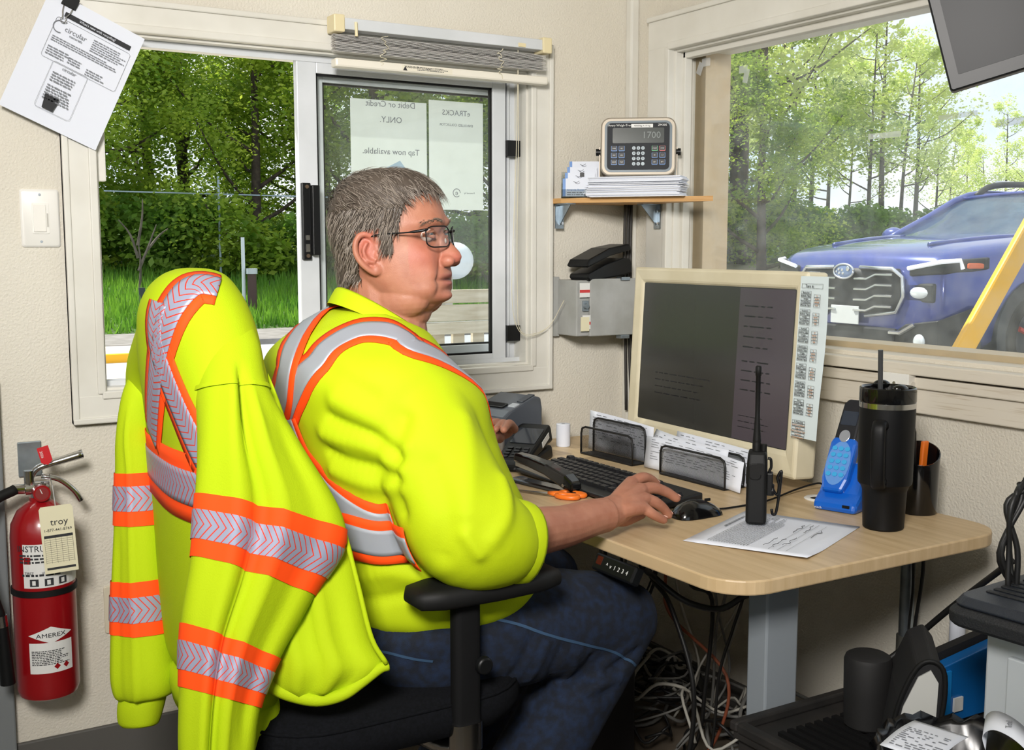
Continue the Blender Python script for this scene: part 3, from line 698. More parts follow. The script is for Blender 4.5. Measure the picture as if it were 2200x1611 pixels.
def ell(c, a, b, n=28, ux=V((1, 0, 0)), uy=V((0, 1, 0)), e=2.0):
    out = []
    for i in range(n):
        t = 2 * pi * i / n; cx = abs(cos(t)) ** (2 / e) * (1 if cos(t) >= 0 else -1); sy = abs(sin(t)) ** (2 / e) * (1 if sin(t) >= 0 else -1)
        out.append(V(c) + ux * (a * cx) + uy * (b * sy))
    return out
def limb(g, rows, n=20, res=4, end=1):
    """rows (x,y,z,r[,squash]) -> smooth tapered limb with rounded ends"""
    rows = [list(r) for r in rows]; rr = ispline(rows, res); pts = [V(r[:3]) for r in rr]
    rings = []; up = None
    for i, p in enumerate(pts):
        t = (pts[min(i + 1, len(pts) - 1)] - pts[max(i - 1, 0)]).normalized()
        if up is None: up = t.orthogonal()
        a = (up - t * up.dot(t)).normalized(); up = a; b = t.cross(a); rad = rr[i][3]
        if i == 0:
            for f, q in ((.95, .3), (.7, .7)): rings.append([p - t * rad * f + (a * cos(2 * pi * k / n) + b * sin(2 * pi * k / n)) * rad * q for k in range(n)])
        rings.append([p + (a * cos(2 * pi * k / n) + b * sin(2 * pi * k / n)) * rad for k in range(n)])
        if i == len(pts) - 1 and end:
            for f, q in ((.7, .7), (.95, .3)): rings.append([p + t * rad * f + (a * cos(2 * pi * k / n) + b * sin(2 * pi * k / n)) * rad * q for k in range(n)])
    return g.loft(rings)

man = thing('person', 'man in a lime hi-vis shirt and jeans seated at the desk, hand by the mouse', 'person', (-1.2, -.87, 0))
MI = Matrix.Translation((1.2, .87, 0))
def local(me): me.transform(MI); return me
# ---- head frame
HP = atd(846, 512, 2.03); HS = 1.03
HM = Matrix.Translation(HP) @ Matrix.Rotation(R(-48), 4, 'Z') @ Matrix.Rotation(R(-5), 4, 'Y') @ Matrix.Scale(HS, 4)
def hp(x, y, z): return HM @ V((x, y, z))
HT = [  # z, front, back, half width, exponent
    (.112, .010, -.040, .020, 2.0), (.104, .042, -.066, .044, 2.0), (.088, .068, -.086, .060, 2.1), (.066, .084, -.098, .070, 2.2), (.042, .092, -.103, .0745, 2.25), (.018, .096, -.103, .076, 2.3), (.006, .094, -.102, .076, 2.3),
    (-.012, .089, -.098, .0755, 2.25), (-.030, .090, -.092, .075, 2.2), (-.050, .093, -.084, .0745, 2.2), (-.066, .096, -.074, .073, 2.15), (-.082, .095, -.060, .070, 2.1), (-.098, .094, -.042, .064, 2.05), (-.112, .086, -.022, .052, 2.0), (-.121, .066, 0., .034, 2.0), (-.125, .045, .01, .015, 2.)]
hg = G(); rings = []
def gauss(*a): return math.exp(-sum(q * q for q in a))
def segd(u, v, x0, y0, x1, y1, w):
    t = max(0, min(1, ((u - x0) * (x1 - x0) + (v - y0) * (y1 - y0)) / ((x1 - x0) ** 2 + (y1 - y0) ** 2)))
    return math.exp(-((u - x0 - t * (x1 - x0)) ** 2 + (v - y0 - t * (y1 - y0)) ** 2) / (w * w))
for z, xf, xb, hw, e in ispline(HT, 8):
    xm = .35 * xf + .65 * xb + .02; ring = []
    for i in range(160):
        t = 2 * pi * i / 160; c, s = cos(t), sin(t)
        x = (xm + (xf - xm) * abs(c) ** (2 / e)) if c > 0 else (xm - (xm - xb) * abs(c) ** (2 / e))
        y = hw * abs(s) ** (2 / e) * (1 if s > 0 else -1)
        if c > 0:                                     # narrow the face towards the front
            y *= 1 - .10 * c * c
            ay = abs(y); d = 0
            d -= .013 * gauss((ay - .033) / .016, (z + .002) / .012)        # eye sockets
            d += .0065 * gauss((ay - .030) / .026, (z - .021) / .008)       # brow ridge
            d -= .004 * gauss(ay / .010, (z - .002) / .010)                 # nasion
            d += .007 * gauss((ay - .046) / .018, (z + .036) / .018)        # cheeks
            d += .0030 * gauss(ay / .026, (z + .0700) / .0060)               # upper lip
            d -= .0055 * gauss(ay / .027, (z + .0785) / .0026)               # mouth line
            d += .0036 * gauss(ay / .021, (z + .0860) / .0050)              # lower lip
            d -= .0045 * gauss(ay / .024, (z + .0970) / .0055)               # crease over the chin
            d += .0075 * gauss(ay / .024, (z + .1105) / .011)                # chin
            d -= .0034 * segd(ay, z, .020, -.046, .034, -.078, .0040)       # nose to mouth crease
            d -= .0020 * segd(ay, z, .030, -.080, .034, -.102, .0045)       # corner of the mouth down
            d += .006 * gauss((ay - .044) / .010, (z + .070) / .022)        # fold beside the mouth
            d += .006 * gauss((ay - .046) / .014, (z + .098) / .016)        # jowl
            d -= .0025 * segd(ay, z, .018, -.014, .046, -.022, .0035)       # bag under the eye
            x += d; y += d * .25 * (1 if y > 0 else -1)
        ring.append(hp(x, y, z))
    rings.append(ring)
hg.loft(rings)
# nose
ng = []
for x, z, w, dpt in ((.086, .010, .008, .012), (.0955, -.006, .0085, .016), (.107, -.022, .0105, .020), (.1185, -.036, .0145, .024), (.1220, -.045, .0150, .024), (.1180, -.0530, .0132, .021), (.1060, -.0580, .010, .014)):
    ng.append([hp(x - dpt + dpt * cos(2 * pi * i / 24), w * sin(2 * pi * i / 24) * 1.15, z + .003 * cos(2 * pi * i / 24)) for i in range(24)])
hg.loft(ng)
for s in (-1, 1): hg.sph((0, 0, 0), (.0135, .0090, .0100), 14, 10, M=HM @ Matrix.Translation((.1005, s * .0155, -.0480)))
# ears
def ear(s):
    EM = HM @ Matrix.Translation((-.010, s * .0755, -.027)) @ Matrix.Rotation(s * R(-22), 4, 'Z') @ Matrix.Rotation(R(-8), 4, 'Y')
    out = [(.008, 0, .020), (.004, s * .005, .031), (-.010, s * .009, .036), (-.022, s * .012, .026), (-.026, s * .013, .008), (-.021, s * .012, -.010), (-.011, s * .008, -.024), (-.001, s * .004, -.032), (.007, s * .002, -.028), (.008, 0, -.016)]
    hg.tube(spline(out, 5), .0052, 10, M=EM)
    hg.sph((-.007, s * .001, .004), (.019, .0055, .028), 16, 10, M=EM)
    hg.sph((.001, s * .004, -.027), (.0085, .0055, .0095), 12, 8, M=EM)
    hg.tube(spline([(-.004, s * .007, .022), (-.013, s * .009, .008), (-.009, s * .008, -.008), (.002, s * .006, -.014)], 5), .0036, 8, M=EM)
    hg.sph((.008, s * .004, -.004), (.0055, .005, .008), 12, 8, M=EM)
ear(-1); ear(1)
# neck, throat, torso core
NB = V((-1.235, -.87, 1.10))
limb(hg, [(*hp(-.035, 0, -.03), .066), (*hp(-.032, 0, -.085), .068), (*(hp(-.03, 0, -.13)), .072), (*(NB + V((.02, 0, .02))), .082), (*NB, .09)])
for c, r in (((.026, 0, -.106), (.054, .055, .030)), ((.002, 0, -.126), (.054, .057, .040)), ((-.030, 0, -.155), (.060, .063, .050)), ((.016, -.035, -.105), (.055, .032, .036)), ((.016, .035, -.105), (.055, .032, .036))): hg.sph((0, 0, 0), r, 20, 12, M=HM @ Matrix.Translation(c))
limb(hg, [(-1.16, -.87, .60, .13), (-1.17, -.87, .72, .13), (-1.2, -.87, .85, .12), (-1.23, -.87, 1.02, .10), (-1.23, -.87, 1.06, .08)])
# right arm
SHR, ELR = V((-1.245, -1.075, 1.02)), V((-1.125, -1.11, .828))
WRR = atd(1300, 1106, 2.13)
limb(hg, [(*atd(875, 875, 1.93), .045), (*atd(905, 925, 1.90), .045), (*atd(940, 1010, 1.875), .045), (*atd(975, 1085, 1.87), .045), (*atd(1012, 1140, 1.87), .045), (*atd(1055, 1165, 1.885), .046), (*atd(1100, 1155, 1.92), .0455), (*atd(1150, 1142, 1.975), .043), (*atd(1210, 1131, 2.04), .0385), (*atd(1268, 1113, 2.10), .035), (*WRR, .033)])
limb(hg, [(-1.2, -.95, 1.02, .05), (*atd(875, 875, 1.93), .045)])
# right hand: back of the hand and five fingers, laid by the keyboard edge
dW = 2.165
def fin(pts, r0, r1, n=12):
    P = [atd(*p) for p in pts]
    limb(hg, [(*p, 1.08 * (r0 + (r1 - r0)) * 0 + 1.08 * (r0 + (r1 - r0) * i / (len(P) - 1))) for i, p in enumerate(P)], n, 5)
K = {'i': (1357, 1037, 2.235), 'm': (1377, 1052, 2.215), 'r': (1386, 1071, 2.19), 'p': (1382, 1090, 2.165)}
hgp = [[(1300, 1106, 2.13), .031], [(1325, 1094, 2.16), .030], [(1350, 1080, 2.185), .026], [(1372, 1072, 2.2), .020]]
limb(hg, [(*atd(*p), r) for p, r in hgp])
for k, r in (('i', .0135), ('m', .014), ('r', .013), ('p', .012)): fin([(1312, 1100, 2.14), ((1312 + K[k][0]) / 2, (1096 + K[k][1]) / 2, (2.14 + K[k][2]) / 2 - .008), K[k]], .02, r)
fin([K['i'], (1380, 1026, 2.255), (1398, 1030, 2.28), (1410, 1040, 2.295)], .0115, .0082)
fin([K['m'], (1405, 1048, 2.235), (1432, 1057, 2.255), (1453, 1070, 2.265)], .0120, .0085)
fin([K['r'], (1408, 1079, 2.20), (1425, 1092, 2.215), (1436, 1106, 2.225)], .0115, .0082)
fin([K['p'], (1399, 1102, 2.165), (1414, 1111, 2.175), (1426, 1117, 2.185)], .0105, .0076)
fin([(1315, 1108, 2.16), (1340, 1113, 2.20), (1362, 1108, 2.235), (1378, 1104, 2.26)], .018, .0098)
# left arm and hand reaching for the card terminal
SHL, ELL = V((-1.225, -.665, 1.02)), V((-1.03, -.56, .83)); WRL = V((-.80, -.47, .845))
limb(hg, [(*SHL, .05), (*SHL.lerp(ELL, .5), .05), (*ELL, .048), (*ELL.lerp(WRL, .4), .046), (*WRL, .030)])
limb(hg, [(-1.2, -.77, 1.02, .05), (*SHL, .05)])
TIPL = atd(1082, 924, 2.50)
PL = V((-.745, -.455, .855))
limb(hg, [(*WRL, .030), (*PL, .028), (*(PL + V((.045, .01, .0))), .018)])
def lfin(o, tip, r):
    a = PL + V(o); b = V(tip); m = a.lerp(b, .5) + V((0, 0, .014))
    limb(hg, [(*a, r * 1.2), (*m, r * 1.05), (*b, r * .85)], 12, 5)
lfin((.045, -.022, .008), TIPL, .0095)
for i in range(3): lfin((.045, -.004 + i * .018, .006), TIPL + V((-.004 - .012 * i, .028 + .022 * i, -.002)), .0092)
lfin((.0, -.03, -.008), TIPL + V((-.055, -.03, -.03)), .011)
# legs (inside the jeans)
HIPR, KNR, ANR = V((-1.16, -.99, .60)), V((-.78, -1.0, .575)), V((-1.14, -1.0, .10))
HIPL, KNL, ANL = V((-1.16, -.75, .60)), V((-.76, -.70, .575)), V((-1.05, -.70, .10))
for h, k, a in ((HIPR, KNR, ANR), (HIPL, KNL, ANL)):
    limb(hg, [(*h, .05), (*k, .035), (*k.lerp(a, .4), .03), (*a, .03), (*(a + V((.12, 0, -.05))), .025)], 12)
bm_me = remesh(hg, .0023, 2, .5, 'body')
# skin tone: lips, cheeks, ears a little redder
HI = HM.inverted()
NB_ = len(bm_me.vertices); BW = np.empty(NB_ * 3); bm_me.vertices.foreach_get('co', BW); BW = BW.reshape(-1, 3)
BN = np.empty(NB_ * 3); bm_me.vertex_normals.foreach_get('vector', BN); BN = BN.reshape(-1, 3)
HA = np.array(HI); BQ = BW @ HA[:3, :3].T + HA[:3, 3]
near = (BQ ** 2).sum(1) < .2 ** 2; qx, qy, qz = BQ.T
ng_ = lambda *a: np.exp(-sum(q * q for q in a))
fr_ = near & (qx > .05)
lip = np.where(fr_, ng_((qz + .0725) / .004, qy / .022) + ng_((qz + .0855) / .005, qy / .020), 0)
red = np.where(fr_, .8 * ng_((qz + .045) / .014, qy / .02, (qx - .11) / .03) + .5 * ng_((qz + .035) / .03, (abs(qy) - .055) / .03) + .35 * ng_((qz + .108) / .014, qy / .03), 0)
red = red + np.where(near, .7 * ng_((abs(qy) - .085) / .012, (qx + .015) / .03, (qz + .01) / .04), 0)
mouth = np.where(fr_, np.clip(1.3 * ng_((qz + .0788) / .0022, qy / .026), 0, 1) + .9 * ng_((qz + .0565) / .003, (abs(qy) - .010) / .004, (qx - .108) / .012), 0)  # mouth slit and nostrils: recess shade put into the skin colour
ca_ = bm_me.color_attributes.new('tone', 'FLOAT_COLOR', 'POINT')
ca_.data.foreach_set('color', np.stack([np.clip(red, 0, 1), np.clip(lip, 0, 1), np.clip(mouth, 0, 1), np.ones(NB_)], 1).astype(np.float32).ravel())
SKIN = mat('skin', '#bd8a72', .5, spec=.35, bump=.10, bscale=420, sss=.06)
n = SKIN.node_tree.nodes; L = SKIN.node_tree.links; p = n['Principled BSDF']
at = n.new('ShaderNodeAttribute'); at.attribute_name = 'tone'; sx = n.new('ShaderNodeSeparateColor'); L.new(at.outputs['Color'], sx.inputs[0])
tcn = n.new('ShaderNodeTexCoord'); nz1 = n.new('ShaderNodeTexNoise'); nz1.inputs['Scale'].default_value = 45; L.new(tcn.outputs['Object'], nz1.inputs['Vector'])
c0_ = n.new('ShaderNodeMix'); c0_.data_type = 'RGBA'; c0_.inputs[6].default_value = lin('#b07c64'); c0_.inputs[7].default_value = lin('#935b46'); L.new(nz1.outputs[0], c0_.inputs[0])
c1_ = n.new('ShaderNodeMix'); c1_.data_type = 'RGBA'; c1_.inputs[7].default_value = lin('#ad5c4e'); L.new(c0_.outputs[2], c1_.inputs[6]); L.new(sx.outputs[0], c1_.inputs[0])
c2_ = n.new('ShaderNodeMix'); c2_.data_type = 'RGBA'; c2_.inputs[7].default_value = lin('#a05a52'); L.new(c1_.outputs[2], c2_.inputs[6]); L.new(sx.outputs[1], c2_.inputs[0])
c3_ = n.new('ShaderNodeMix'); c3_.data_type = 'RGBA'; c3_.inputs[7].default_value = lin('#5c2f2a'); L.new(c2_.outputs[2], c3_.inputs[6]); L.new(sx.outputs[2], c3_.inputs[0])
L.new(c3_.outputs[2], p.inputs['Base Color'])
body_bvh = bvh_of(bm_me)
body = link('body', local(bm_me), SKIN, man)
# finger nails
NAIL = mat('finger_nail', '#d2a291', .3)
for a_, b_ in (((1432, 1057, 2.255), (1453, 1070, 2.265)), ((1425, 1092, 2.215), (1436, 1106, 2.225)), ((1414, 1111, 2.175), (1426, 1117, 2.185)), ((1398, 1030, 2.28), (1410, 1040, 2.295))):
    A_, B_ = atd(*a_), atd(*b_); d_ = (B_ - A_).normalized(); up_ = (V((0, 0, 1)) - d_ * d_.z).normalized(); sd_ = d_.cross(up_)
    Mn = Matrix(((d_.x, sd_.x, up_.x, 0), (d_.y, sd_.y, up_.y, 0), (d_.z, sd_.z, up_.z, 0), (0, 0, 0, 1)))
    G().sph((0, 0, 0), (.0062, .0052, .0018), 12, 8, M=MI @ Matrix.Translation(B_ + up_ * .0078 + d_ * .0015) @ Mn).ob('finger_nail', NAIL, man, smooth=True)
# eyes
for s in (-1, 1):
    e = G().sph((0, 0, 0), (.0118, .0118, .0118), 20, 14, M=MI @ HM @ Matrix.Translation((.0735, s * .0325, -.001))).ob('eye', mat('eye_white', '#b9aea5', .3), man, smooth=True)
    G().sph((0, 0, 0), (.003, .0055, .0055), 16, 8, M=MI @ HM @ Matrix.Translation((.0835, s * .0325 - .002, -.001))).ob('iris', mat('iris_grey', '#3c4244', .3), e, smooth=True)
    for zz_, nm in ((.0075, 'upper_eyelid'), (-.008, 'lower_eyelid')):
        g = G(); g.tube(spline([HM @ V((.077, s * .0215, -.002)), HM @ V((.0862, s * .0325, zz_ * .62)), HM @ V((.073, s * .046, -.001))], 6), .0032, 8, M=MI); g.ob(nm, SKIN, man, smooth=True)

# ---- hair
HAIRC = mat('grey_hair', '#80766c', .55, spec=.4); HAIRD = mat('brown_grey_hair', '#483f37', .55, spec=.4)
rdh = random.Random(5); cap = G(); st1 = G(); st2 = G()
ay = abs(qy)
hk = (qz > .068) & (qx < .097)
hk |= (qx < .036 + .25 * np.clip(qz, 0, .07)) & (qz > .004) & ~((ay > .07) & (qx > -.038) & (qx < .010) & (qz < .016))
hk |= (qx > .008) & (qx < .027) & (qz > -.030) & (ay > .05)
hk |= (qx < -.035) & (qz > -.078 + .25 * np.clip(qx + .07, 0, 1))
hk &= (near) & ((BQ ** 2).sum(1) < .17 ** 2) & (qz > -.09) & (ay <= .0815)
ids = np.nonzero(hk)[0]
scalp = [(V(BW[i]), V(BN[i]), V(BQ[i])) for i in ids[::max(1, len(ids) // 7000)]]
cap_off = np.where(qz > .05, .010, .007) + .002 * np.sin(BW[:, 0] * 90) * np.sin(BW[:, 1] * 110 + 1) * np.sin(BW[:, 2] * 100)
MIa = np.array(MI)[:3, 3]
remap = {}; cv = []; cf = []
for pl_ in body.data.polygons:
    vv = pl_.vertices
    if hk[vv[0]] and all(hk[j] for j in vv):
        for j in vv:
            if j not in remap: remap[j] = len(cv); cv.append(tuple(BW[j] + MIa + BN[j] * cap_off[j]))
        cf.append(tuple(remap[j] for j in vv))
hm_ = bpy.data.meshes.new('hair'); hm_.from_pydata(cv, [], cf); hm_.shade_smooth()
hair = link('hair', hm_, HAIRD, man)
def strand(g, p, nrm, flow, ln, w, droop):
    pts = []; d = (flow * .8 + nrm * .55).normalized(); q = p.copy()
    for k in range(5):
        pts.append(q.copy()); d = (d + flow * .18 - nrm * .13 + V((0, 0, -droop))).normalized(); q += d * (ln / 4)
    sd = d.cross(nrm).normalized() * w; vs = []
    for k, a in enumerate(pts):
        f = 1 - .8 * k / 4; vs += [a - sd * f, a + nrm * w * .6 * f, a + sd * f]
    fs = []
    for k in range(4): fs += [(3 * k, 3 * k + 1, 3 * k + 4, 3 * k + 3), (3 * k + 1, 3 * k + 2, 3 * k + 5, 3 * k + 4)]
    g.add(vs, fs, MI)
fx = (HM.to_3x3() @ V((1, 0, 0))).normalized(); fz = V((0, 0, 1)); fy = (HM.to_3x3() @ V((0, 1, 0))).normalized()
for p_, nrm, q in rdh.sample(scalp, min(5200, len(scalp))):
    if q.z > .055:
        fl = fx * .8 + fy * (.5 * (1 if q.y > 0 else -1) * min(1, abs(q.y) / .04)) - fz * .25
    elif q.x > .0: fl = -fz * .9 - fx * .25
    else: fl = -fz * .8 - fx * .45
    fl += V((rdh.gauss(0, .22), rdh.gauss(0, .22), rdh.gauss(0, .15))); fl -= nrm * fl.dot(nrm); fl.normalize()
    ln = .026 if q.z > .05 else .020
    if q.z < -.02 and q.x > -.02: ln = .010
    strand(st1 if rdh.random() < (.62 if q.x < .03 else .4) else st2, p_ + nrm * rdh.uniform(.003, .009), nrm, fl, ln * rdh.uniform(.7, 1.3), .00085, .10)
st1.ob('hair_strands_grey', HAIRC, man, recalc=False); st2.ob('hair_strands_brown', HAIRD, man, recalc=False)
# eyebrows
eb = G()
for s in (-1, 1):
    for _ in range(90):
        t = rdh.random(); q = V((.101 - .028 * t * t, s * (.016 + .036 * t), .0195 + .006 * sin(pi * t) - .003 * t + rdh.gauss(0, .0018)))
        h = body_bvh.find_nearest(HM @ q); fl = (HM.to_3x3() @ V((-.3, s * .9, .25 - .4 * t))).normalized()
        strand(eb, h[0] + h[1] * .0005, h[1], fl, .009, .0006, .02)
eb.ob('eyebrow_hair', mat('eyebrow_grey', '#7a6a5c', .6), man, recalc=False)
# forearm hair is too fine to build; it is left to the skin's bump

# ---- eyeglasses
gl_ = thing('eyeglasses', 'thin black rectangular metal eyeglasses worn by the seated man', 'eyeglasses', HM.translation)
GI = Matrix.Translation(-HM.translation)
FRM = mat('black_metal_frame', '#17181a', .35, metal=.6); LNS = glass_mat('spectacle_lens', (.97, .98, .98), .05)
def lensp(s, a, b, k=1):   # a,b in -1..1 on lens
    return HM @ V((.1055 - .0075 * ((a * .027 + .034) / .034) ** 2 * .9 + .0, s * (.0345 + a * .0265), -.006 + b * .0175 * k - .0 + .000))
for s in (-1, 1):
    rr_ = rrect(2, 2, .55, 5); loop = [lensp(s, x, y) for x, y in rr_]
    rim = G().tube(loop + loop[:2], .0012, 6, M=GI).ob('rim', FRM, gl_, smooth=True)
    n_ = len(loop); ctr = lensp(s, 0, 0)
    G().add([GI @ p for p in loop] + [GI @ ctr], [(i, (i + 1) % n_, n_) for i in range(n_)]).ob('lens', LNS, gl_)
    G().tube([GI @ lensp(s, .95, .75), GI @ (HM @ V((.088, s * .067, .006))), GI @ (HM @ V((.06, s * .0755, .004))), GI @ (HM @ V((.01, s * .0815, .005))), GI @ (HM @ V((-.01, s * .083, .002)))], lambda t: .0014 + .0012 * (.2 < t < .5), 8, res=5).ob('temple', FRM, gl_, smooth=True)
    G().sph((0, 0, 0), (.002, .002, .0045), 10, 8, M=GI @ HM @ Matrix.Translation((.099, s * .0105, -.013))).ob('nose_pad', mat('clear_pad', '#c9c3b8', .3), gl_, smooth=True)
G().tube([GI @ lensp(-1, -.95, .45), GI @ (HM @ V((.108, 0, .004))), GI @ lensp(1, -.95, .45)], .0013, 8, res=5).ob('bridge', FRM, gl_, smooth=True)

# ---- shirt
sg = G()
TT = [  # z, cx, cy, half depth, half width, exponent
    (.635, -1.155, -.87, .185, .215, 2.2), (.66, -1.15, -.87, .205, .235, 2.25), (.72, -1.145, -.87, .215, .245, 2.25), (.80, -1.165, -.87, .205, .245, 2.25), (.88, -1.19, -.87, .186, .242, 2.3), (.95, -1.215, -.87, .174, .245, 2.35),
    (1.02, -1.235, -.87, .172, .248, 2.4), (1.075, -1.245, -.87, .172, .238, 2.3), (1.11, -1.248, -.87, .155, .212, 2.25), (1.14, -1.24, -.87, .130, .168, 2.15), (1.165, -1.228, -.87, .105, .125, 2.05), (1.18, -1.22, -.87, .086, .096, 2.0)]
def neck_dip(ring, z):
    w = min(1, max(0, (z - 1.03) / .10))
    return [V((p.x, p.y, p.z - w * .40 * max(0, p.x + 1.255))) for p in ring]
sg.loft([neck_dip(ell((r[1], r[2], r[0]), r[3], r[4], 48, e=r[5]), r[0]) for r in ispline(TT, 4)])
SR = [(862, 850, 1.93, .080), (895, 895, 1.89, .088), (932, 980, 1.865, .090), (968, 1070, 1.855, .097), (1008, 1136, 1.855, .099), (1060, 1160, 1.875, .085), (1108, 1167, 1.905, .064)]
limb(sg, [(-1.22, -.93, .98, .08)] + [(*atd(x, y, d), r) for x, y, d, r in SR], 36, end=0)
dL = ELL - SHL
limb(sg, [(-1.22, -.76, 1.04, .09), (*SHL, .095), (*(SHL + dL * .35), .095), (*(SHL + dL * .98), .1)], 32, end=0)
sh_me = remesh(sg, .006, 14, .5, 'shirt')
sb = bvh_of(sh_me)
def sp_(pts): return [q for q in (cast(sb, *p) for p in pts) if q is not None]
folds = []
for pts, w, h in (([(868, 900), (850, 1000), (862, 1100)], .016, -.010), ([(870, 960), (800, 900), (720, 860)], .018, .009), ([(860, 1010), (790, 960), (700, 930)], .018, .010), ([(858, 1050), (800, 1040), (720, 1010)], .016, .009), ([(860, 985), (795, 930), (710, 895)], .010, -.007), ([(858, 1032), (790, 1000), (710, 970)], .010, -.007),
                  ([(1000, 900), (1010, 1000), (1000, 1100)], .02, .006), ([(930, 1000), (960, 1100), (950, 1190)], .02, -.007), ([(1080, 1030), (1090, 1100), (1060, 1160)], .014, .006), ([(740, 1250), (830, 1230), (900, 1240)], .018, .008), ([(780, 1290), (850, 1280), (930, 1260)], .012, -.006), ([(1000, 1150), (1030, 1190)], .012, .008), ([(660, 760), (720, 800), (800, 850)], .016, -.004)):
    q = sp_(pts)
    if len(q) > 1: folds.append((q, w, h))
displace(sh_me, folds)
sb = bvh_of(sh_me)
shirt = link('shirt', sh_me, LIME, man); sh_me.transform(MI)
# sleeve hem
ha, hb = atd(1060, 1160, 1.875), atd(1112, 1167, 1.908); ht = (hb - ha).normalized(); h1_ = ht.orthogonal().normalized(); h2_ = ht.cross(h1_)
G().loft([[MI @ (hb + ht * o_ + (h1_ * cos(2 * pi * i / 32) + h2_ * sin(2 * pi * i / 32)) * (r_ + .003 * sin(4 * pi * i / 32))) for i in range(32)] for o_, r_ in ((-.045, .066), (-.018, .0715), (.004, .070), (.010, .0685), (.010, .066), (-.01, .064))], caps=False).ob('sleeve_hem', LIME, shirt, smooth=True)
# collar
cg = G(); rings_ = []
for r_, h_ in ((.100, -.022), (.093, -.008), (.0865, .003), (.082, .006), (.078, -.002)):
    rings_.append([MI @ (V((-1.214, -.872, 1.162)) + V((r_ * cos(t), r_ * 1.06 * sin(t), h_ - .052 * cos(t) + .004 * sin(t)))) for t in [2 * pi * i / 48 for i in range(48)]])
cg.loft(rings_, caps=False); cg.ob('collar', LIME, man, smooth=True)
def tape(paths, parent, bvh, w_o, w_s, sm, MI_, label=None, off=.0015):
    for i_, pts in enumerate(paths):
        off = .0015 + .0026 * (i_ % 4)
        q = [p if isinstance(p, Vector) else cast(bvh, *p) for p in pts]; q = [a for a in q if a is not None]
        if len(q) < 2: continue
        for nm, w, of, m in (('orange_border', w_o, off, ORANGE), ('reflective_band', w_s, off + .0013, sm)):
            g = band(bvh, q, w, of); g.v = [tuple(MI_ @ V(p)) for p in g.v]
            o = g.ob(nm, m, parent, smooth=True, recalc=False, sol=.0012)
SV3 = lambda x, y, z: V((x, y, z))
tape([[(610, 905), (624, 861), (664, 792), (716, 737), (766, 712), (803, 708), (838, 712), (873, 726), (905, 750), SV3(-1.06, -.98, .99), SV3(-1.03, -.95, .92)],
      [(602, 880), (612, 826), (626, 757), (650, 692), (674, 664), SV3(-1.20, -.745, 1.12)],
      [(625, 900), (655, 980), (700, 1045), (752, 1098), (815, 1128), (856, 1128)],
      [(700, 1130), (760, 1150), (830, 1165), (890, 1178)],
      [SV3(-1.075, -.80, 1.02), SV3(-1.03, -.79, .93), SV3(-.98, -.79, .84), SV3(-.955, -.79, .74)]], shirt, sb, .078, .044, SILVER, MI)

# ---- jeans
jg = G()
for h, k, a, yo in ((HIPR, KNR, ANR, -1), (HIPL, KNL, ANL, 1)):
    limb(jg, [(*(h + V((-.04, 0, -.0))), .112), (*h.lerp(k, .3), .110), (*h.lerp(k, .7), .096), (*(k + V((-.005, 0, -.005))), .085)], 28)
    limb(jg, [(*(k + V((-.01, 0, -.01))), .083), (*k.lerp(a, .25), .082), (*k.lerp(a, .6), .080), (*k.lerp(a, .93), .078)], 28)
jg.sph((-1.19, -.87, .62), (.17, .235, .10), 32, 16)
je_me = remesh(jg, .008, 5, .5, 'jeans'); jb = bvh_of(je_me)
jf = []
for i in range(7):
    x = 1110 + i * 33; pts = [cast(jb, x + 30, 1375 + i * 9), cast(jb, x + 10, 1420 + i * 9), cast(jb, x - 10, 1450 + i * 7)]
    pts = [q for q in pts if q]
    if len(pts) > 1: jf.append((pts, .010, .006 if i % 2 else -.006))
for pts, w, h in (([(1260, 1455), (1310, 1440), (1370, 1400)], .010, -.010), ([(1270, 1475), (1330, 1460), (1385, 1430)], .010, .008), ([(820, 1360), (880, 1350), (930, 1330)], .012, -.008)):
    q = [cast(jb, *p) for p in pts]; q = [a for a in q if a]
    if len(q) > 1: jf.append((q, w, h))
displace(je_me, jf); jb = bvh_of(je_me)
jeans = link('jeans', je_me, DENIM, man); je_me.transform(MI)
SEAM = mat('pale_denim_seam', '#2c4763', .8)
for pts in ([(1035, 1325), (1110, 1340), (1180, 1365), (1260, 1385), (1330, 1405), (1365, 1430)], [(800, 1395), (850, 1405), (930, 1420)], [(880, 1308), (930, 1312)]):
    q = [cast(jb, *p) for p in pts]; q = [a for a in q if a]
    if len(q) > 1: flip_out(band(jb, q, .005, .0015, 2).ob('seam', SEAM, jeans, recalc=False, smooth=True), jb).data.transform(MI)
# shoes
SHOE = mat('dark_boot', '#241f1c', .6)
for a in (ANR, ANL):
    G().loft([ell(a + V((x, 0, z)), w, hgt, 20, V((0, 1, 0)), V((0, 0, 1)), 2.6) for x, z, w, hgt in ((-.09, -.045, .03, .03), (-.06, -.04, .042, .055), (0, -.035, .048, .062), (.08, -.05, .052, .045), (.16, -.06, .045, .034), (.2, -.065, .02, .02))], M=MI).ob('boot', SHOE, man, smooth=True)
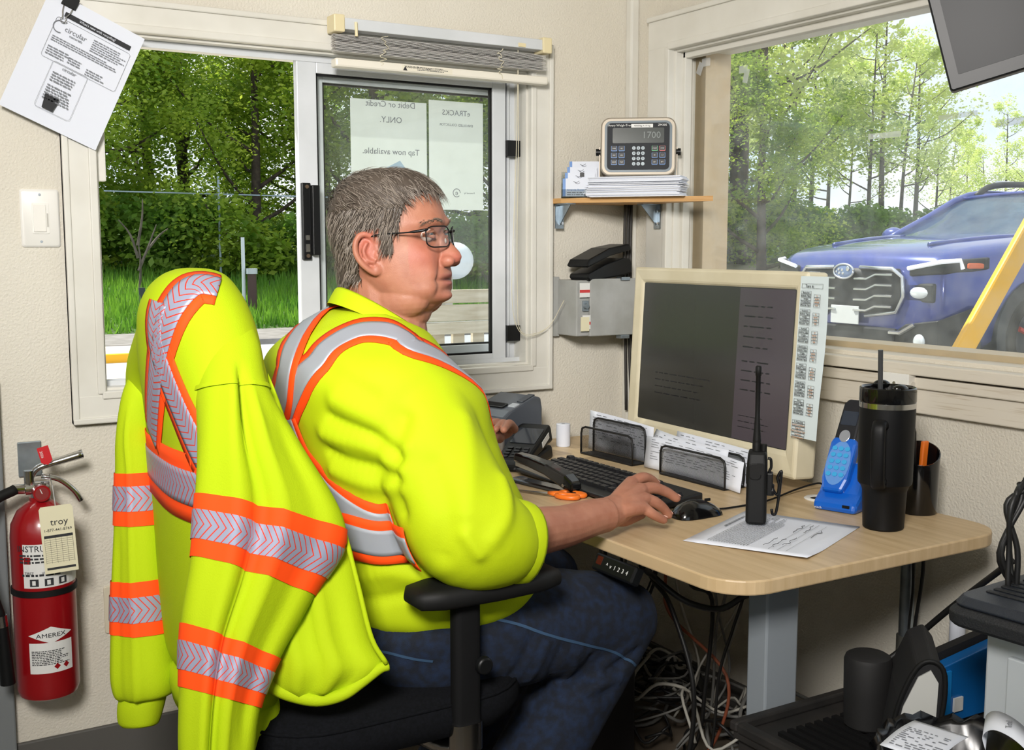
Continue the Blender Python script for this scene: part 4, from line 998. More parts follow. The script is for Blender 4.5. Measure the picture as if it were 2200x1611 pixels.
# ================================================================== OFFICE CHAIR
FAB = mat('black_chair_fabric', '#0d0e10', .95, spec=.1, var='#131418', vscale=200, bump=.25, bscale=900)
ch = thing('office_chair', 'black fabric office chair with padded arms under the seated man', 'chair', (-1.27, -.87, 0))
CI = Matrix.Translation((1.27, .87, 0))
def rr3(w, d, r, z, cx=0, cy=0): return [V((x, y, z)) for x, y in rrect(w, d, r, 6, cx, cy)]
G().loft([rr3(.44, .46, .12, .462, -.02), rr3(.50, .51, .13, .475, -.02), rr3(.52, .53, .13, .50, -.02), rr3(.515, .525, .13, .525, -.02), rr3(.48, .49, .12, .545, -.02)]).ob('seat', FAB, ch, smooth=60)
G().tube([(x, y, .531) for x, y in rrect(.508, .518, .128, 6, -.02)] + [(x, y, .531) for x, y in rrect(.508, .518, .128, 6, -.02)[:2]], .0035, 6).ob('seat_piping', FAB, ch, smooth=True)
G().loft([rr3(.36, .38, .1, .445, -.02), rr3(.40, .42, .1, .462, -.02)]).ob('seat_pan', BLACKM, ch)
bk = []
for z, xx, th, w in ((.60, -.245, .04, .28), (.66, -.25, .05, .32), (.8, -.255, .055, .34), (.95, -.265, .055, .32), (1.08, -.28, .05, .26), (1.15, -.285, .045, .2), (1.19, -.285, .03, .12)):
    bk.append([V((xx + x, y - .005, z)) for x, y in rrect(th, w, th * .45, 6)])
G().loft(bk).ob('backrest', FAB, ch, smooth=60)
G().tube([(-.1, 0, .435), (-.24, 0, .445), (-.262, 0, .52), (-.258, 0, .66)], .018, 8, res=4).ob('back_stem', BLACKM, ch, smooth=True)
for s in (-1, 1):
    yy = s * .265
    pad = []
    for x, w, h in ((-.03, .03, .012), (-.018, .072, .030), (.02, .094, .036), (.12, .098, .037), (.21, .09, .034), (.245, .066, .028), (.256, .03, .012)):
        pad.append([V((x, yy + a, .728 + b)) for a, b in rrect(w, h, h * .45, 5)])
    G().loft(pad).ob('armrest_pad', RUBBER, ch, smooth=60)
    G().loft([[V((.075 + x, yy + y, z)) for x, y in rrect(.05, .03, .012, 4)] for z in (.50, .56, .712)]).ob('armrest_post', BLACKM, ch, smooth=50)
    G().cyl((.098, yy - s * -.017, .60), (.098, yy + s * .03, .60), .016, .014, 20).ob('adjust_knob', BLACKP, ch, smooth=40, bev=.003)
    G().loft([[V((.075 + x, yy + y, z)) for x, y in rrect(.056, .036, .014, 4)] for z in (.452, .50)]).ob('chrome_sleeve', CHROME, ch, smooth=50)
    G().tube([(.07, yy, .455), (.06, s * .2, .44), (.04, s * .1, .445)], .018, 8, res=3).ob('arm_bracket', CHROME, ch, smooth=True)
G().cyl((0, 0, .12), (0, 0, .45), .028, n=20).ob('gas_column', CHROME, ch, smooth=40)
G().bb((-.12, -.09, .40), (.12, .09, .447)).ob('tilt_mechanism', BLACKM, ch, bev=.01)
G().tube([(.02, -.1, .43), (.10, -.27, .425), (.13, -.31, .42)], .007, 8).ob('height_lever', BLACKP, ch)
G().tube([(.13, -.31, .42), (.155, -.345, .415)], .013, 8).ob('lever_grip', BLACKP, ch)
G().cyl((0, 0, .09), (0, 0, .14), .045, n=20).ob('base_hub', BLACKM, ch)
for k in range(5):
    a = R(72 * k + 20); e = V((cos(a) * .31, sin(a) * .31, .085))
    lg = G().loft([[V((cos(a) * r, sin(a) * r, z)) + V((-sin(a), cos(a), 0)) * (q * w) + V((0, 0, p * h)) for q, p in ((-1, -1), (1, -1), (1, 1), (-1, 1))] for r, z, w, h in ((.03, .11, .025, .02), (.31, .085, .016, .012))]).ob('base_leg', BLACKM, ch, bev=.004)
    for s in (-1, 1): G().cyl(e + V((-sin(a), cos(a), 0)) * (s * .008) + V((0, 0, -.058)), e + V((-sin(a), cos(a), 0)) * (s * .026) + V((0, 0, -.058)), .027, n=16).ob('caster_wheel', BLACKP, lg, smooth=40)

# ================================================================== JACKET OVER THE CHAIR BACK
CHEV = chev_mat('chevron_tape', 3.9)
jk = thing('hi_vis_jacket', 'lime hi-vis zip jacket with orange and chevron bands draped over the chair', 'jacket', (-1.53, -.87, .5))
JI = Matrix.Translation((1.53, .87, -.5))
# --- torso of the jacket (pulled over the backrest)
jt = G()
JB = [(.55, -1.525, -.88, .055, .17, 2.6), (.58, -1.527, -.88, .072, .195, 2.6), (.62, -1.53, -.88, .075, .21, 2.6), (.70, -1.532, -.88, .076, .215, 2.7), (.82, -1.535, -.88, .076, .222, 2.7), (.95, -1.54, -.88, .078, .215, 2.6), (1.06, -1.547, -.88, .082, .19, 2.5), (1.14, -1.552, -.875, .084, .165, 2.3), (1.19, -1.557, -.875, .080, .14, 2.1), (1.225, -1.558, -.875, .066, .11, 2.0), (1.247, -1.555, -.875, .045, .075, 2.0), (1.256, -1.555, -.875, .02, .035, 2.)]
jt.loft([ell((r[1], r[2], r[0]), r[3], r[4], 44, e=r[5]) for r in ispline(JB, 4)])
# shoulder caps where the sleeves start
limb(jt, [(-1.55, -.93, 1.14, .07), (-1.54, -.985, 1.09, .062), (-1.53, -1.03, 1.0, .056)], 24)
limb(jt, [(-1.56, -.80, 1.14, .07), (-1.565, -.70, 1.08, .062), (-1.565, -.655, 1.0, .056)], 24)
# front panel falling beside the seat
class Tube2:
    """loft whose cross-sections are given by two photo points, a camera depth and a thickness"""
    def __init__(s, rows, n=40, res=6, e=2.2, folds=()):
        s.R = []
        for xl, yl, xr, yr, dl, dr, th in ispline(rows, res):
            a, b = atd(xl, yl, dl), atd(xr, yr, dr); s.R.append((a, b, th))
        s.n, s.e, s.folds = n, e, folds
    def at(s, t, off=0):
        k = t * (len(s.R) - 1); i = min(int(k), len(s.R) - 2); f = k - i
        a = s.R[i][0].lerp(s.R[i + 1][0], f); b = s.R[i][1].lerp(s.R[i + 1][1], f); th = s.R[i][2] * (1 - f) + s.R[i + 1][2] * f
        c = (a + b) / 2; u = (b - a) / 2; ax = u.normalized(); ax2 = s.R[-1][0] + s.R[-1][1] - s.R[0][0] - s.R[0][1]
        w = ax.cross(ax2.normalized()).normalized()
        out = []
        for q in range(s.n):
            A = 2 * pi * q / s.n + pi / 2; cx, sy = cos(A), sin(A)
            x = abs(cx) ** (2 / s.e) * (1 if cx > 0 else -1); y = abs(sy) ** (2 / s.e) * (1 if sy > 0 else -1)
            m = 0
            for (u0, wd, h, t0, t1) in s.folds:
                if y * s.sgn(w) > 0 and t0 - .08 < t < t1 + .08:
                    fade = min(1, max(0, (t - t0 + .08) / .08)) * min(1, max(0, (t1 + .08 - t) / .08))
                    m += h * math.exp(-((x - u0) / wd) ** 2) * fade
            p = c + u * x + w * (y * th / 2)
            nrm = (u.normalized() * (x / max(u.length, .01)) + w * (y / (th / 2))).normalized()
            out.append(p + w * (m * s.sgn(w)) + nrm * off)
        return out
    def sgn(s, w): return -1 if w.dot(FW) > 0 else 1
    def mesh(s, steps=60, t0=0, t1=1, off=0, caps=True, uvs=None):
        g = G(); rings = [s.at(t0 + (t1 - t0) * k / steps, off) for k in range(steps + 1)]
        if uvs is None: return g.loft(rings, caps=caps)
        n = s.n; L_ = 0; cum = [0]
        for q in range(n): L_ += (rings[0][q] - rings[0][(q + 1) % n]).length; cum.append(L_)
        vs = []; uv = []
        for k, r in enumerate(rings):
            for q in range(n + 1): vs.append(r[q % n]); uv.append((cum[q] / uvs + .001, k / steps))
        N = n + 1
        return g.add(vs, [(k * N + q, k * N + q + 1, (k + 1) * N + q + 1, (k + 1) * N + q) for k in range(steps) for q in range(n)], uv=uv)
jk_me = remesh(jt, .007, 6, .5, 'jacket_body'); jkb = bvh_of(jk_me)
jbody = link('jacket_body', jk_me, LIMEJ, jk); 
displace(jk_me, [], ((.004, 8),))
jkb = bvh_of(jk_me); jk_me.transform(JI)
def loc_(o): o.data.transform(JI); return o
NS = Tube2([(452, 668, 520, 672, 1.80, 1.84, .07), (436, 740, 548, 745, 1.745, 1.80, .10), (430, 830, 562, 838, 1.70, 1.77, .115), (427, 950, 640, 955, 1.68, 1.76, .115), (420, 1060, 742, 1140, 1.67, 1.76, .10), (412, 1195, 672, 1282, 1.665, 1.75, .10), (390, 1338, 598, 1416, 1.66, 1.72, .10), (386, 1475, 557, 1520, 1.655, 1.70, .10), (384, 1620, 540, 1650, 1.65, 1.69, .09), (400, 1700, 520, 1710, 1.65, 1.68, .07)], n=56,
           folds=((-.22, .09, -.024, .25, .95), (.02, .12, .014, .3, .9), (-.55, .14, .012, .25, .9), (.5, .16, -.010, .35, .8)))
ns = loc_(NS.mesh(90).ob('sleeve', LIMEJ, jk, smooth=True))
loc_(NS.mesh(6, .218, .228, .003, False).ob('shoulder_seam', LIMEJ, ns, smooth=True))
t_of = lambda k: k / 9
def bands(T, par, t0, t1, wid):
    d = (t1 - t0)
    loc_(T.mesh(12, t0, t1, .002, False).ob('orange_border', ORANGE, par, smooth=True))
    loc_(T.mesh(12, t0 + .27 * d, t1 - .27 * d, .0034, False, uvs=wid).ob('chevron_band', CHEV, par, smooth=True, recalc=True))
bands(NS, ns, t_of(4), t_of(5), .048); bands(NS, ns, t_of(6), t_of(7), .048)
FS = Tube2([(300, 790, 338, 800, 2.02, 2.0, .06), (285, 850, 340, 855, 2.03, 2.0, .09), (272, 940, 338, 940, 2.03, 2.0, .10), (267, 1012, 345, 1012, 2.03, 2.0, .10), (262, 1122, 350, 1124, 2.03, 2.0, .10), (254, 1241, 356, 1240, 2.03, 2.0, .10), (250, 1352, 364, 1356, 2.03, 2.0, .10), (250, 1440, 372, 1446, 2.03, 2.0, .11), (256, 1482, 368, 1486, 2.03, 2.0, .10), (264, 1499, 352, 1499, 2.03, 2.0, .07)], n=40, folds=((.35, .12, .008, .2, .95), (-.3, .15, -.006, .5, 1)))
fs = loc_(FS.mesh(70).ob('sleeve', LIMEJ, jk, smooth=True))
bands(FS, fs, 3 / 9, 4 / 9, .048); bands(FS, fs, 5 / 9, 6 / 9, .048)
CF = Tube2([(266, 1490, 352, 1490, 2.03, 2.0, .065), (262, 1515, 345, 1515, 2.03, 2.0, .07), (262, 1545, 335, 1552, 2.03, 2.0, .06), (272, 1558, 326, 1560, 2.03, 2.0, .05)], n=32)
loc_(CF.mesh(14).ob('cuff', LIMEJ, fs, smooth=True))
# near front panel hanging beside the man's hip
FP = Tube2([(575, 800, 600, 860, 1.80, 1.80, .03), (575, 960, 655, 1010, 1.80, 1.81, .05), (560, 1100, 745, 1150, 1.79, 1.80, .06), (560, 1230, 770, 1260, 1.78, 1.79, .07), (565, 1340, 798, 1370, 1.77, 1.785, .08), (572, 1420, 826, 1428, 1.76, 1.78, .085), (585, 1470, 780, 1470, 1.76, 1.78, .075), (610, 1492, 735, 1492, 1.765, 1.78, .055)], n=44,
           folds=((.15, .12, .012, .35, .9), (-.1, .10, -.010, .4, .9), (.5, .12, -.008, .5, .95), (-.45, .12, .008, .4, 1)))
fp = loc_(FP.mesh(60).ob('front_panel', LIMEJ, jk, smooth=True))
hemp = [atd(x, y, d) for x, y, d in ((575, 1468, 1.75), (620, 1490, 1.745), (680, 1503, 1.745), (735, 1492, 1.75), (775, 1466, 1.755), (815, 1436, 1.76), (834, 1430, 1.765))]
loc_(G().tube(hemp, lambda t: .012 - .004 * t, 10, res=5).ob('waist_hem', LIMEJ, fp, smooth=True))
loc_(G().tube([atd(x, y, d) for x, y, d in ((742, 1150, 1.765), (770, 1260, 1.755), (798, 1370, 1.75), (830, 1425, 1.755))], .004, 8, res=5).ob('zip_edge', LIMEJ, fp, smooth=True))
# tape on the jacket back
SVJ = lambda *a: V(a)
def jband(path, w=.085, ws=.05):
    q = [p if isinstance(p, Vector) else cast(jkb, *p) for p in path]; q = [a for a in q if a is not None]
    if len(q) < 2: return
    for nm, ww, of, m in (('orange_border', w, .002, ORANGE), ('chevron_band', ws, .0036, CHEV)):
        loc_(band(jkb, q, ww, of, 6).ob(nm, m, jbody, smooth=True, recalc=False, sol=.0012))
jband([(470, 618), (420, 612), (380, 650), (352, 720), (338, 800), (332, 870), (330, 940)])
jband([(345, 650), (335, 720), (345, 770), (375, 850), (410, 930), (440, 985)], .075, .046)
for z0_, z1_, of, m in ((.865, .975, .002, ORANGE), (.893, .948, .0036, CHEV)):
    ctr = [V((-1.553 + .11 * cos(t), -.878 + .26 * sin(t), (z0_ + z1_) / 2)) for t in [2 * pi * i / 40 for i in range(41)]]
    loc_(band(jkb, ctr, z1_ - z0_, of, 6, 2).ob('orange_border' if m is ORANGE else 'chevron_band', m, jbody, smooth=True, recalc=False, sol=.0012))
loc_(G().loft([ell((-1.53, -.88, z), a, b, 44, e=2.6) for z, a, b in ((.565, .05, .165), (.56, .067, .185), (.53, .07, .19), (.50, .064, .185), (.495, .045, .16))]).ob('waistband', LIMEJ, jbody, smooth=True))
# ================================================================== THINGS ON THE WALLS
def P3(px, py, ax, v): return onp(px, py, ax, v)
# matrix for things on the back wall: local x right, y up, z out of the wall (towards -Y)
def back_m(p): return Matrix(((1, 0, 0, p[0]), (0, 0, -1, p[1]), (0, 1, 0, p[2]), (0, 0, 0, 1)))
def wall_thing(name, label, cat, p, roll=0, group=None):
    t = thing(name, label, cat, group=group); t.matrix_world = back_m(p) @ Matrix.Rotation(roll, 4, 'Z'); return t
# ---- light switch
sw = wall_thing('light_switch', 'white paddle light switch on the wall left of the window', 'light switch', onp(86, 469, 'y', 0))
G().loft([[V((x, y, z)) for x, y in rrect(.082 - i, .128 - i, .006, 3)] for i, z in ((0, 0), (0, .003), (.006, .006), (.008, .0065))]).ob('plate', WHITEP, sw, smooth=30)
G().prism(rrect(.036, .068, .003, 3), .006, .008).ob('bezel', WHITEP, sw)
G().box((-.002, 0, .009), (.026, .06, .004)).ob('paddle', mat('paddle_white', '#e9e6df', .3), sw, bev=.001)
G().box((.0145, -.004, .0085), (.003, .03, .002)).ob('dimmer_slot', mat('slot_grey', '#b9b6ae', .5), sw)
for y in (.052, -.052): G().cyl((0, y, .006), (0, y, .0075), .003, n=10).ob('screw', CHROME, sw)
# ---- flyer with binder clips
fc0 = onp(158, 152, 'y', -.035); flm = back_m(fc0) @ Matrix.Rotation(R(-24.5), 4, 'Z')
fl = thing('flyer', 'white recycling flyer hung askew over the window corner from a binder clip', 'flyer'); fl.matrix_world = flm
g = G(); g.loft([[V((x, y, .004 * sin(y * 9) + .0)) for x in (-.108, 0, .108)] for y in [-.1395 + .279 * k / 8 for k in range(9)]], closed=False, caps=False)
g.ob('sheet', PAPER, fl, sol=.0004)
z_ = .0052
G().bb((-.062, .098, z_), (.088, .109, z_ + .0002)).ob('header_bar', INK, fl)
text('header_text', "What's new with recycling?", .0075, PAPER, fl, (.012, .1035, z_ + .0004))
text('logo_text', 'circular', .016, INKG, fl, (-.026, .074, z_)); text('logo_subtext', 'materials', .008, INKG, fl, (-.022, .064, z_))
G().tube([(-.062 + .013 * cos(R(a)), .073 + .013 * sin(R(a)), z_) for a in range(60, 320, 20)], .0012, 6).ob('logo_ring', INKG, fl)
g = G(); words(g, .012, .083, .078, .030, 6, z_, .5); words(g, -.068, .050, .15, .014, 3, z_, .5, seed=3); words(g, -.068, .026, .05, .022, 4, z_, .5, seed=5); words(g, -.02, .022, .03, .016, 3, z_, .5, seed=6); words(g, .022, .016, .045, .016, 3, z_, .5, seed=7)
words(g, -.038, -.022, .062, .024, 4, z_, .5, seed=8); words(g, -.038, -.052, .06, .036, 6, z_, .5, seed=9); g.ob('print', INKG, fl)
text('logo_text', 'circular', .010, INKG, fl, (-.008, -.008, z_))
g = G()
for x0_, y0_, w_, h_ in ((-.074, -.002, .168, .094), (-.046, -.108, .078, .108)):
    pp = rrect(w_, h_, .006, 4, x0_ + w_ / 2, y0_ + h_ / 2); g.tube([(x, y, z_) for x, y in pp + pp[:1]], .0003, 4)
g.ob('frame_lines', INKG, fl)
g = G(); g.add([(-.034, -.074, z_), (-.002, -.074, z_), (-.006, -.105, z_), (-.030, -.105, z_)], [(0, 1, 2, 3)]); g.ob('bin_picture', INK, fl)
bc = thing('binder_clip', 'black binder clip with silver arms holding the top of the flyer', 'binder clip'); bc.matrix_world = flm @ Matrix.Translation((-.062, .132, .005))
G().loft([[V((-.016, y, z)), V((.016, y, z))] for y, z in ((-.012, .001), (.012, .008), (.0125, -.004), (-.012, -.0012))], closed=False, caps=False).ob('clip_body', BLACKP, bc, sol=.0012)
for s in (-1, 1): G().tube([(s * .010, -.010, .002), (s * .008, -.025, .006), (s * .003, -.040, .008), (s * .008, -.045, .008), (0, -.050, .008)], .0012, 6, res=3).ob('arm', CHROME, bc, smooth=True)
# ---- fire extinguisher
FR = mat('extinguisher_red', '#8e0d14', .3, coat=.3)
ec = onp(97, 1300, 'y', -.092); zb_ = onp(97, 1492, 'y', -.10).z; zs_ = onp(97, 1078, 'y', -.10).z
fe = thing('fire_extinguisher', 'red fire extinguisher with inspection tag hung on the wall', 'fire extinguisher', (ec.x, -.092, zb_))
hh = zs_ - zb_; rc = .066
G().lathe([(.001, 0), (.05, 0), (.061, .006), (rc, .02), (rc, hh - .075), (.063, hh - .045), (.05, hh - .018), (.032, hh - .002), (.022, hh + .004), (.022, hh + .012), (.001, hh + .012)], 40).ob('cylinder', FR, fe, smooth=40)
def curved(g, r): g.v = [((r + z) * sin(x / r), -(r + z) * cos(x / r), y) for x, y, z in g.v]; return g
def curved_me(o, r):
    for v in o.data.vertices: x, y, z = v.co; v.co = ((r + z) * sin(x / r), -(r + z) * cos(x / r), y)
    return o
def patch(w, h, cx, cy, z): 
    g = G(); n = 12; g.add([(cx - w / 2 + w * i / n, cy + s * h / 2, z) for i in range(n + 1) for s in (-1, 1)], [(2 * i, 2 * i + 2, 2 * i + 3, 2 * i + 1) for i in range(n)]); return g
LABW = mat('label_white', '#d9d9d6', .45)
zl = lambda py: onp(97, py, 'y', -.155).z - zb_
curved(patch(.17, zl(1168) - zl(1262), .01, (zl(1168) + zl(1262)) / 2, .0006), rc).ob('instruction_label', LABW, fe)
curved_me(text('instruction_heading', 'INSTRUCTIONS', .019, INK, fe, sx=1.0), rc + .001).location = (0, 0, zl(1178))
fe.children[-1].rotation_euler = (0, 0, R(20))
g = G(); words(g, -.06, zl(1190), .10, .022, 3, .0012, .55, seed=2); words(g, -.055, zl(1232), .10, .008, 1, .0012, .6, seed=4)
curved(g, rc).ob('print', INK, fe)
for i, nm in enumerate(('TIREZ', 'VISEZ', 'PRESSEZ', 'BALAYEZ')):
    o = curved_me(text('instruction_word', nm, .0078, INK, fe), rc + .001); o.location = (0, 0, zl(1230)); o.rotation_euler = (0, 0, R(-34 + i * 31))
for i in range(3):
    curved(G().bb((-.038 + i * .030, zl(1262) + .004, .0008), (-.020 + i * .030, zl(1262) + .020, .0014)), rc).ob('pictogram', INK, fe)
    curved(G().bb((-.033 + i * .030, zl(1262) + .007, .0014), (-.026 + i * .030, zl(1262) + .017, .0018)), rc).ob('pictogram_figure', LABW, fe)
curved(G().add([(-.05, zl(1210), .0012), (-.035, zl(1210), .0012), (-.035, zl(1195), .0012), (-.05, zl(1195), .0012)], [(0, 1, 2, 3)]), rc).ob('pictogram_red', FR, fe)
G().lathe([(rc, zl(1283)), (rc + .003, zl(1282)), (rc + .003, zl(1270)), (rc, zl(1269))], 40).ob('strap', RUBBER, fe, smooth=40)
zd = (zl(1347) + zl(1383)) / 2
g = G(); n_ = 14
for i in range(n_):
    x0_, x1_ = -.048 + .096 * i / n_, -.048 + .096 * (i + 1) / n_; h0, h1 = .019 * (1 - abs(x0_) / .048), .019 * (1 - abs(x1_) / .048)
    g.add([(x0_, zd - h0, .0007), (x1_, zd - h1, .0007), (x1_, zd + h1, .0007), (x0_, zd + h0, .0007)], [(0, 1, 2, 3)])
curved(g, rc).ob('brand_diamond', LABW, fe)
curved_me(text('brand_name', 'AMEREX', .0135, INK, fe, sx=1.25), rc + .0012).location = (0, 0, zd - .001)
curved(patch(.094, zl(1378) - zl(1444), 0, (zl(1384) + zl(1444)) / 2, .0006), rc).ob('warning_label', LABW, fe)
g = G(); words(g, -.042, zl(1398), .08, .034, 9, .001, .5, seed=12); curved(g, rc).ob('print', INK, fe)
for x in (.010, .030): curved(G().add([(x - .007, zl(1434), .0012), (x, zl(1434) - .007, .0012), (x + .007, zl(1434), .0012), (x, zl(1434) + .007, .0012)], [(0, 1, 2, 3)]), rc).ob('hazard_diamond', FR, fe)
hd_ = hh + .012
G().cyl((0, 0, hd_ - .004), (0, 0, hd_ + .03), .020, .017, 20).cyl((-.03, 0, hd_ + .02), (.02, 0, hd_ + .02), .014, n=16).ob('valve', CHROME, fe, smooth=40)
gq = G().cyl((.0, -.012, hd_ + .012), (.0, -.032, hd_ + .012), .018, n=24).ob('gauge', FR, fe, smooth=40)
G().cyl((0, -.032, hd_ + .012), (0, -.033, hd_ + .012), .014, n=20).ob('gauge_face', mat('gauge_face', '#7e2a2a', .4), gq); G().tube([(0, -.034, hd_ + .012), (-.004, -.034, hd_ + .022)], .001, 5).ob('needle', LABW, gq)
G().tube([(-.015, 0, hd_ + .045), (.0, -.003, hd_ + .065), (.05, -.006, hd_ + .078), (.092, -.008, hd_ + .088)], lambda t: .006 + .004 * t, 8, res=4).ob('carry_handle', CHROME, fe, smooth=True)
G().tube([(.005, 0, hd_ + .045), (.04, -.004, hd_ + .035), (.07, -.006, hd_ + .008), (.085, -.006, hd_ - .018)], .006, 8, res=4).ob('squeeze_lever', CHROME, fe, smooth=True)
G().cyl((-.02, 0, hd_ + .015), (-.02, 0, hd_ + .06), .011, n=14).ob('valve_stem', CHROME, fe, smooth=40)
G().tube([(-.03, 0, hd_ + .02), (-.055, -.005, hd_ + .022)], .011, 14).ob('hose_fitting', CHROME, fe, smooth=40)
G().tube([(-.05, -.005, hd_ + .022), (-.10, -.02, hd_ + .0), (-.125, -.03, hd_ - .06), (-.118, -.035, hd_ - .16), (-.096, -.035, hd_ - .25)], .0115, 12, res=8).ob('hose', RUBBER, fe, smooth=True)
G().cyl((-.096, -.035, hd_ - .245), (-.094, -.035, hd_ - .27), .013, n=16).ob('hose_collar', CHROME, fe, smooth=40)
G().tube([(-.094, -.035, hd_ - .27), (-.088, -.035, hd_ - .40)], lambda t: .012 + .004 * t, 14).ob('nozzle', BLACKP, fe, smooth=40)
G().bb((-.03, .085, hd_ + .03), (.02, .092, hd_ + .11)).ob('wall_bracket', STEEL, fe, bev=.002)
tgp = V((.018, -.085, hd_ - .012))
tg = G().prism([(-.034, 0), (-.030, .006), (.030, .006), (.034, 0), (.034, -.142), (-.034, -.142)], 0, .0006, M=Matrix.Translation(tgp) @ Matrix.Rotation(R(-6), 4, 'Z') @ Matrix.Rotation(R(90), 4, 'X') @ Matrix.Rotation(R(3), 4, 'Z')).ob('inspection_tag', mat('manila', '#d9d3b4', .7), fe)
TM = Matrix.Translation(tgp + V((0, -.0009, 0))) @ Matrix.Rotation(R(-6), 4, 'Z') @ Matrix.Rotation(R(90), 4, 'X') @ Matrix.Rotation(R(3), 4, 'Z')
def on_tag(o, p): o.data.transform(TM @ Matrix.Translation(p)); return o
on_tag(text('tag_brand', 'troy', .021, INK, tg, ext=.0001), (.004, -.030, .0004))
on_tag(text('tag_phone', '1-877-441-8769', .0088, INK, tg, ext=.0001), (0, -.047, .0004))
g = G(); g.bb((-.029, -.064, 0), (.029, -.058, .0002)); g.bb((-.029, -.134, 0), (.029, -.129, .0002))
for i in range(12): g.bb((-.029, -.068 - i * .0045, 0), (.029, -.0684 - i * .0045, .0002))
for i in range(6): g.bb((-.029 + i * .0114, -.12, 0), (-.0286 + i * .0114, -.06, .0002))
g.v = [tuple(TM @ V(p)) for p in g.v]; g.ob('tag_table', INK, tg)
G().tube([(.018, -.083, hd_ - .01), (.02, -.04, hd_ + .03), (.02, -.012, hd_ + .05)], .0012, 5).ob('tag_wire', CHROME, fe)
rt_ = G().prism([(-.012, 0), (.012, 0), (.012, -.034), (0, -.042), (-.012, -.034)], 0, .001, M=Matrix.Translation((.005, -.03, hd_ + .115)) @ Matrix.Rotation(R(90), 4, 'X') @ Matrix.Rotation(R(14), 4, 'Z')).ob('seal_flag', mat('red_seal', '#c01822', .5), fe)
o = text('seal_year', '2026', .008, LABW, rt_, (.003, -.0316, hd_ + .098), (R(90), R(76), 0))
# ---- outlet behind the jacket
wo_ = wall_thing('wall_outlet', 'beige wall outlet half hidden behind the hanging jacket sleeve', 'outlet', onp(256, 1305, 'y', 0))
G().prism(rrect(.07, .115, .006, 3), 0, .006).ob('plate', mat('beige_plate', '#cfc6b0', .4), wo_, bev=.002)
for y in (.02, -.02): G().prism(rrect(.034, .028, .01, 4, 0, y), .006, .008).ob('socket', mat('beige_socket', '#c2b9a2', .4), wo_)
# ---- blind
bl = thing('window_blind', 'raised white venetian blind with yellowed end brackets above the sash', 'window blind', (-.94, -.03, 1.80))
A_, B_ = onp(712, 52, 'y', -.05), onp(1172, 97, 'y', -.05)
L0 = V((-.94, -.03, 1.80)); bx0, bx1 = A_.x - L0.x, B_.x - L0.x
hz = onp(940, 75, 'y', -.05).z - L0.z
YELP = mat('yellowed_plastic', '#ddd0a8', .45); SLAT = mat('blind_slat', '#d9d6d2', .5)
G().bb((bx0 + .01, -.04, hz - .014), (bx1 - .01, 0, hz + .014)).ob('head_rail', ALU, bl, bev=.002)
for x in (bx0, bx1 - .02): 
    G().bb((x - .003, -.045, hz - .022), (x + .026, .003, hz + .020)).ob('bracket', YELP, bl, bev=.003)
zt_ = onp(940, 98, 'y', -.05).z - L0.z; zb2 = onp(940, 142, 'y', -.05).z - L0.z
ns_ = 15; sl = None
for i in range(ns_):
    z = zt_ - (zt_ - zb2 - .012) * i / (ns_ - 1)
    if sl is None:
        sl = G().loft([[V((x, y, .0025 * (1 - (y / .0125) ** 2))) for y in (-.0125, -.006, 0, .006, .0125)] for x in (bx0 + .004, bx1 - .006)], closed=False, caps=False).ob('slat', SLAT, bl, sol=.0008, loc=(0, -.02, z))
    else:
        o = sl.copy(); COL.objects.link(o); o.location = (random.uniform(-.002, .002), -.02 + random.uniform(-.0015, .0015), z); o.rotation_euler = (random.uniform(-.06, .06), 0, 0)
br_ = G().bb((bx0 + .003, -.037, zb2 - .026), (bx1 - .001, -.003, zb2 - .004)).ob('bottom_rail', mat('rail_cream', '#e2ddd0', .4), bl, bev=.005)
wx_ = onp(905, 132, 'y', -.067).x - L0.x
G().bb((wx_ - .055, -.0376, zb2 - .022), (wx_ + .09, -.0372, zb2 - .008)).ob('warning_label', mat('label_cream', '#ded8c6', .5), br_)
text('warning_text', 'WARNING', .008, INK, br_, (wx_ - .028, -.0379, zb2 - .012), (R(90), 0, 0))
g = G(); g.add([(wx_ - .052, -.038, zb2 - .021), (wx_ - .040, -.038, zb2 - .021), (wx_ - .046, -.038, zb2 - .010)], [(0, 1, 2)]); words(g, wx_ - .012, 0, .095, .010, 3, 0, .5, M=Matrix(((1, 0, 0, 0), (0, 0, -1, -.038), (0, 1, 0, zb2 - .010), (0, 0, 0, 1)))); g.ob('print', INK, br_)
CORD = mat('cream_cord', '#cfc8b0', .8)
for px_ in (822, 1072):
    x = onp(px_, 110, 'y', -.06).x - L0.x; rr_ = random.Random(px_)
    G().tube([(x + rr_.uniform(-.012, .012), -.036 - rr_.uniform(0, .006), hz - .02 - i * .0055 + rr_.uniform(-.004, .004)) for i in range(15)], .0009, 5, res=3).ob('ladder_cord', CORD, bl)
G().tube([(bx0 + .055, -.044, hz + .004), (bx0 + .055, -.046, hz - .03)], .004, 8).ob('tilt_wand_hook', YELP, bl)
xc_ = onp(1112, 110, 'y', -.05).x - L0.x
def bp(px, py, y=-.045): q = onp(px, py, 'y', y); return q - L0
for dx in (0, 4): G().tube([bp(1113, 98), bp(1110 + dx, 300), bp(1103 + dx * 2, 500), bp(1100 + dx * 3, 640), bp(1112 + dx, 705), bp(1140, 722 - dx), bp(1180, 700), bp(1212, 645, -.09)], .001, 5, res=8).ob('pull_cord', CORD, bl)
G().bb((xc_ - .01, -.043, hz - .012), (xc_ + .012, -.039, hz - .002)).ob('cord_lock', YELP, bl)
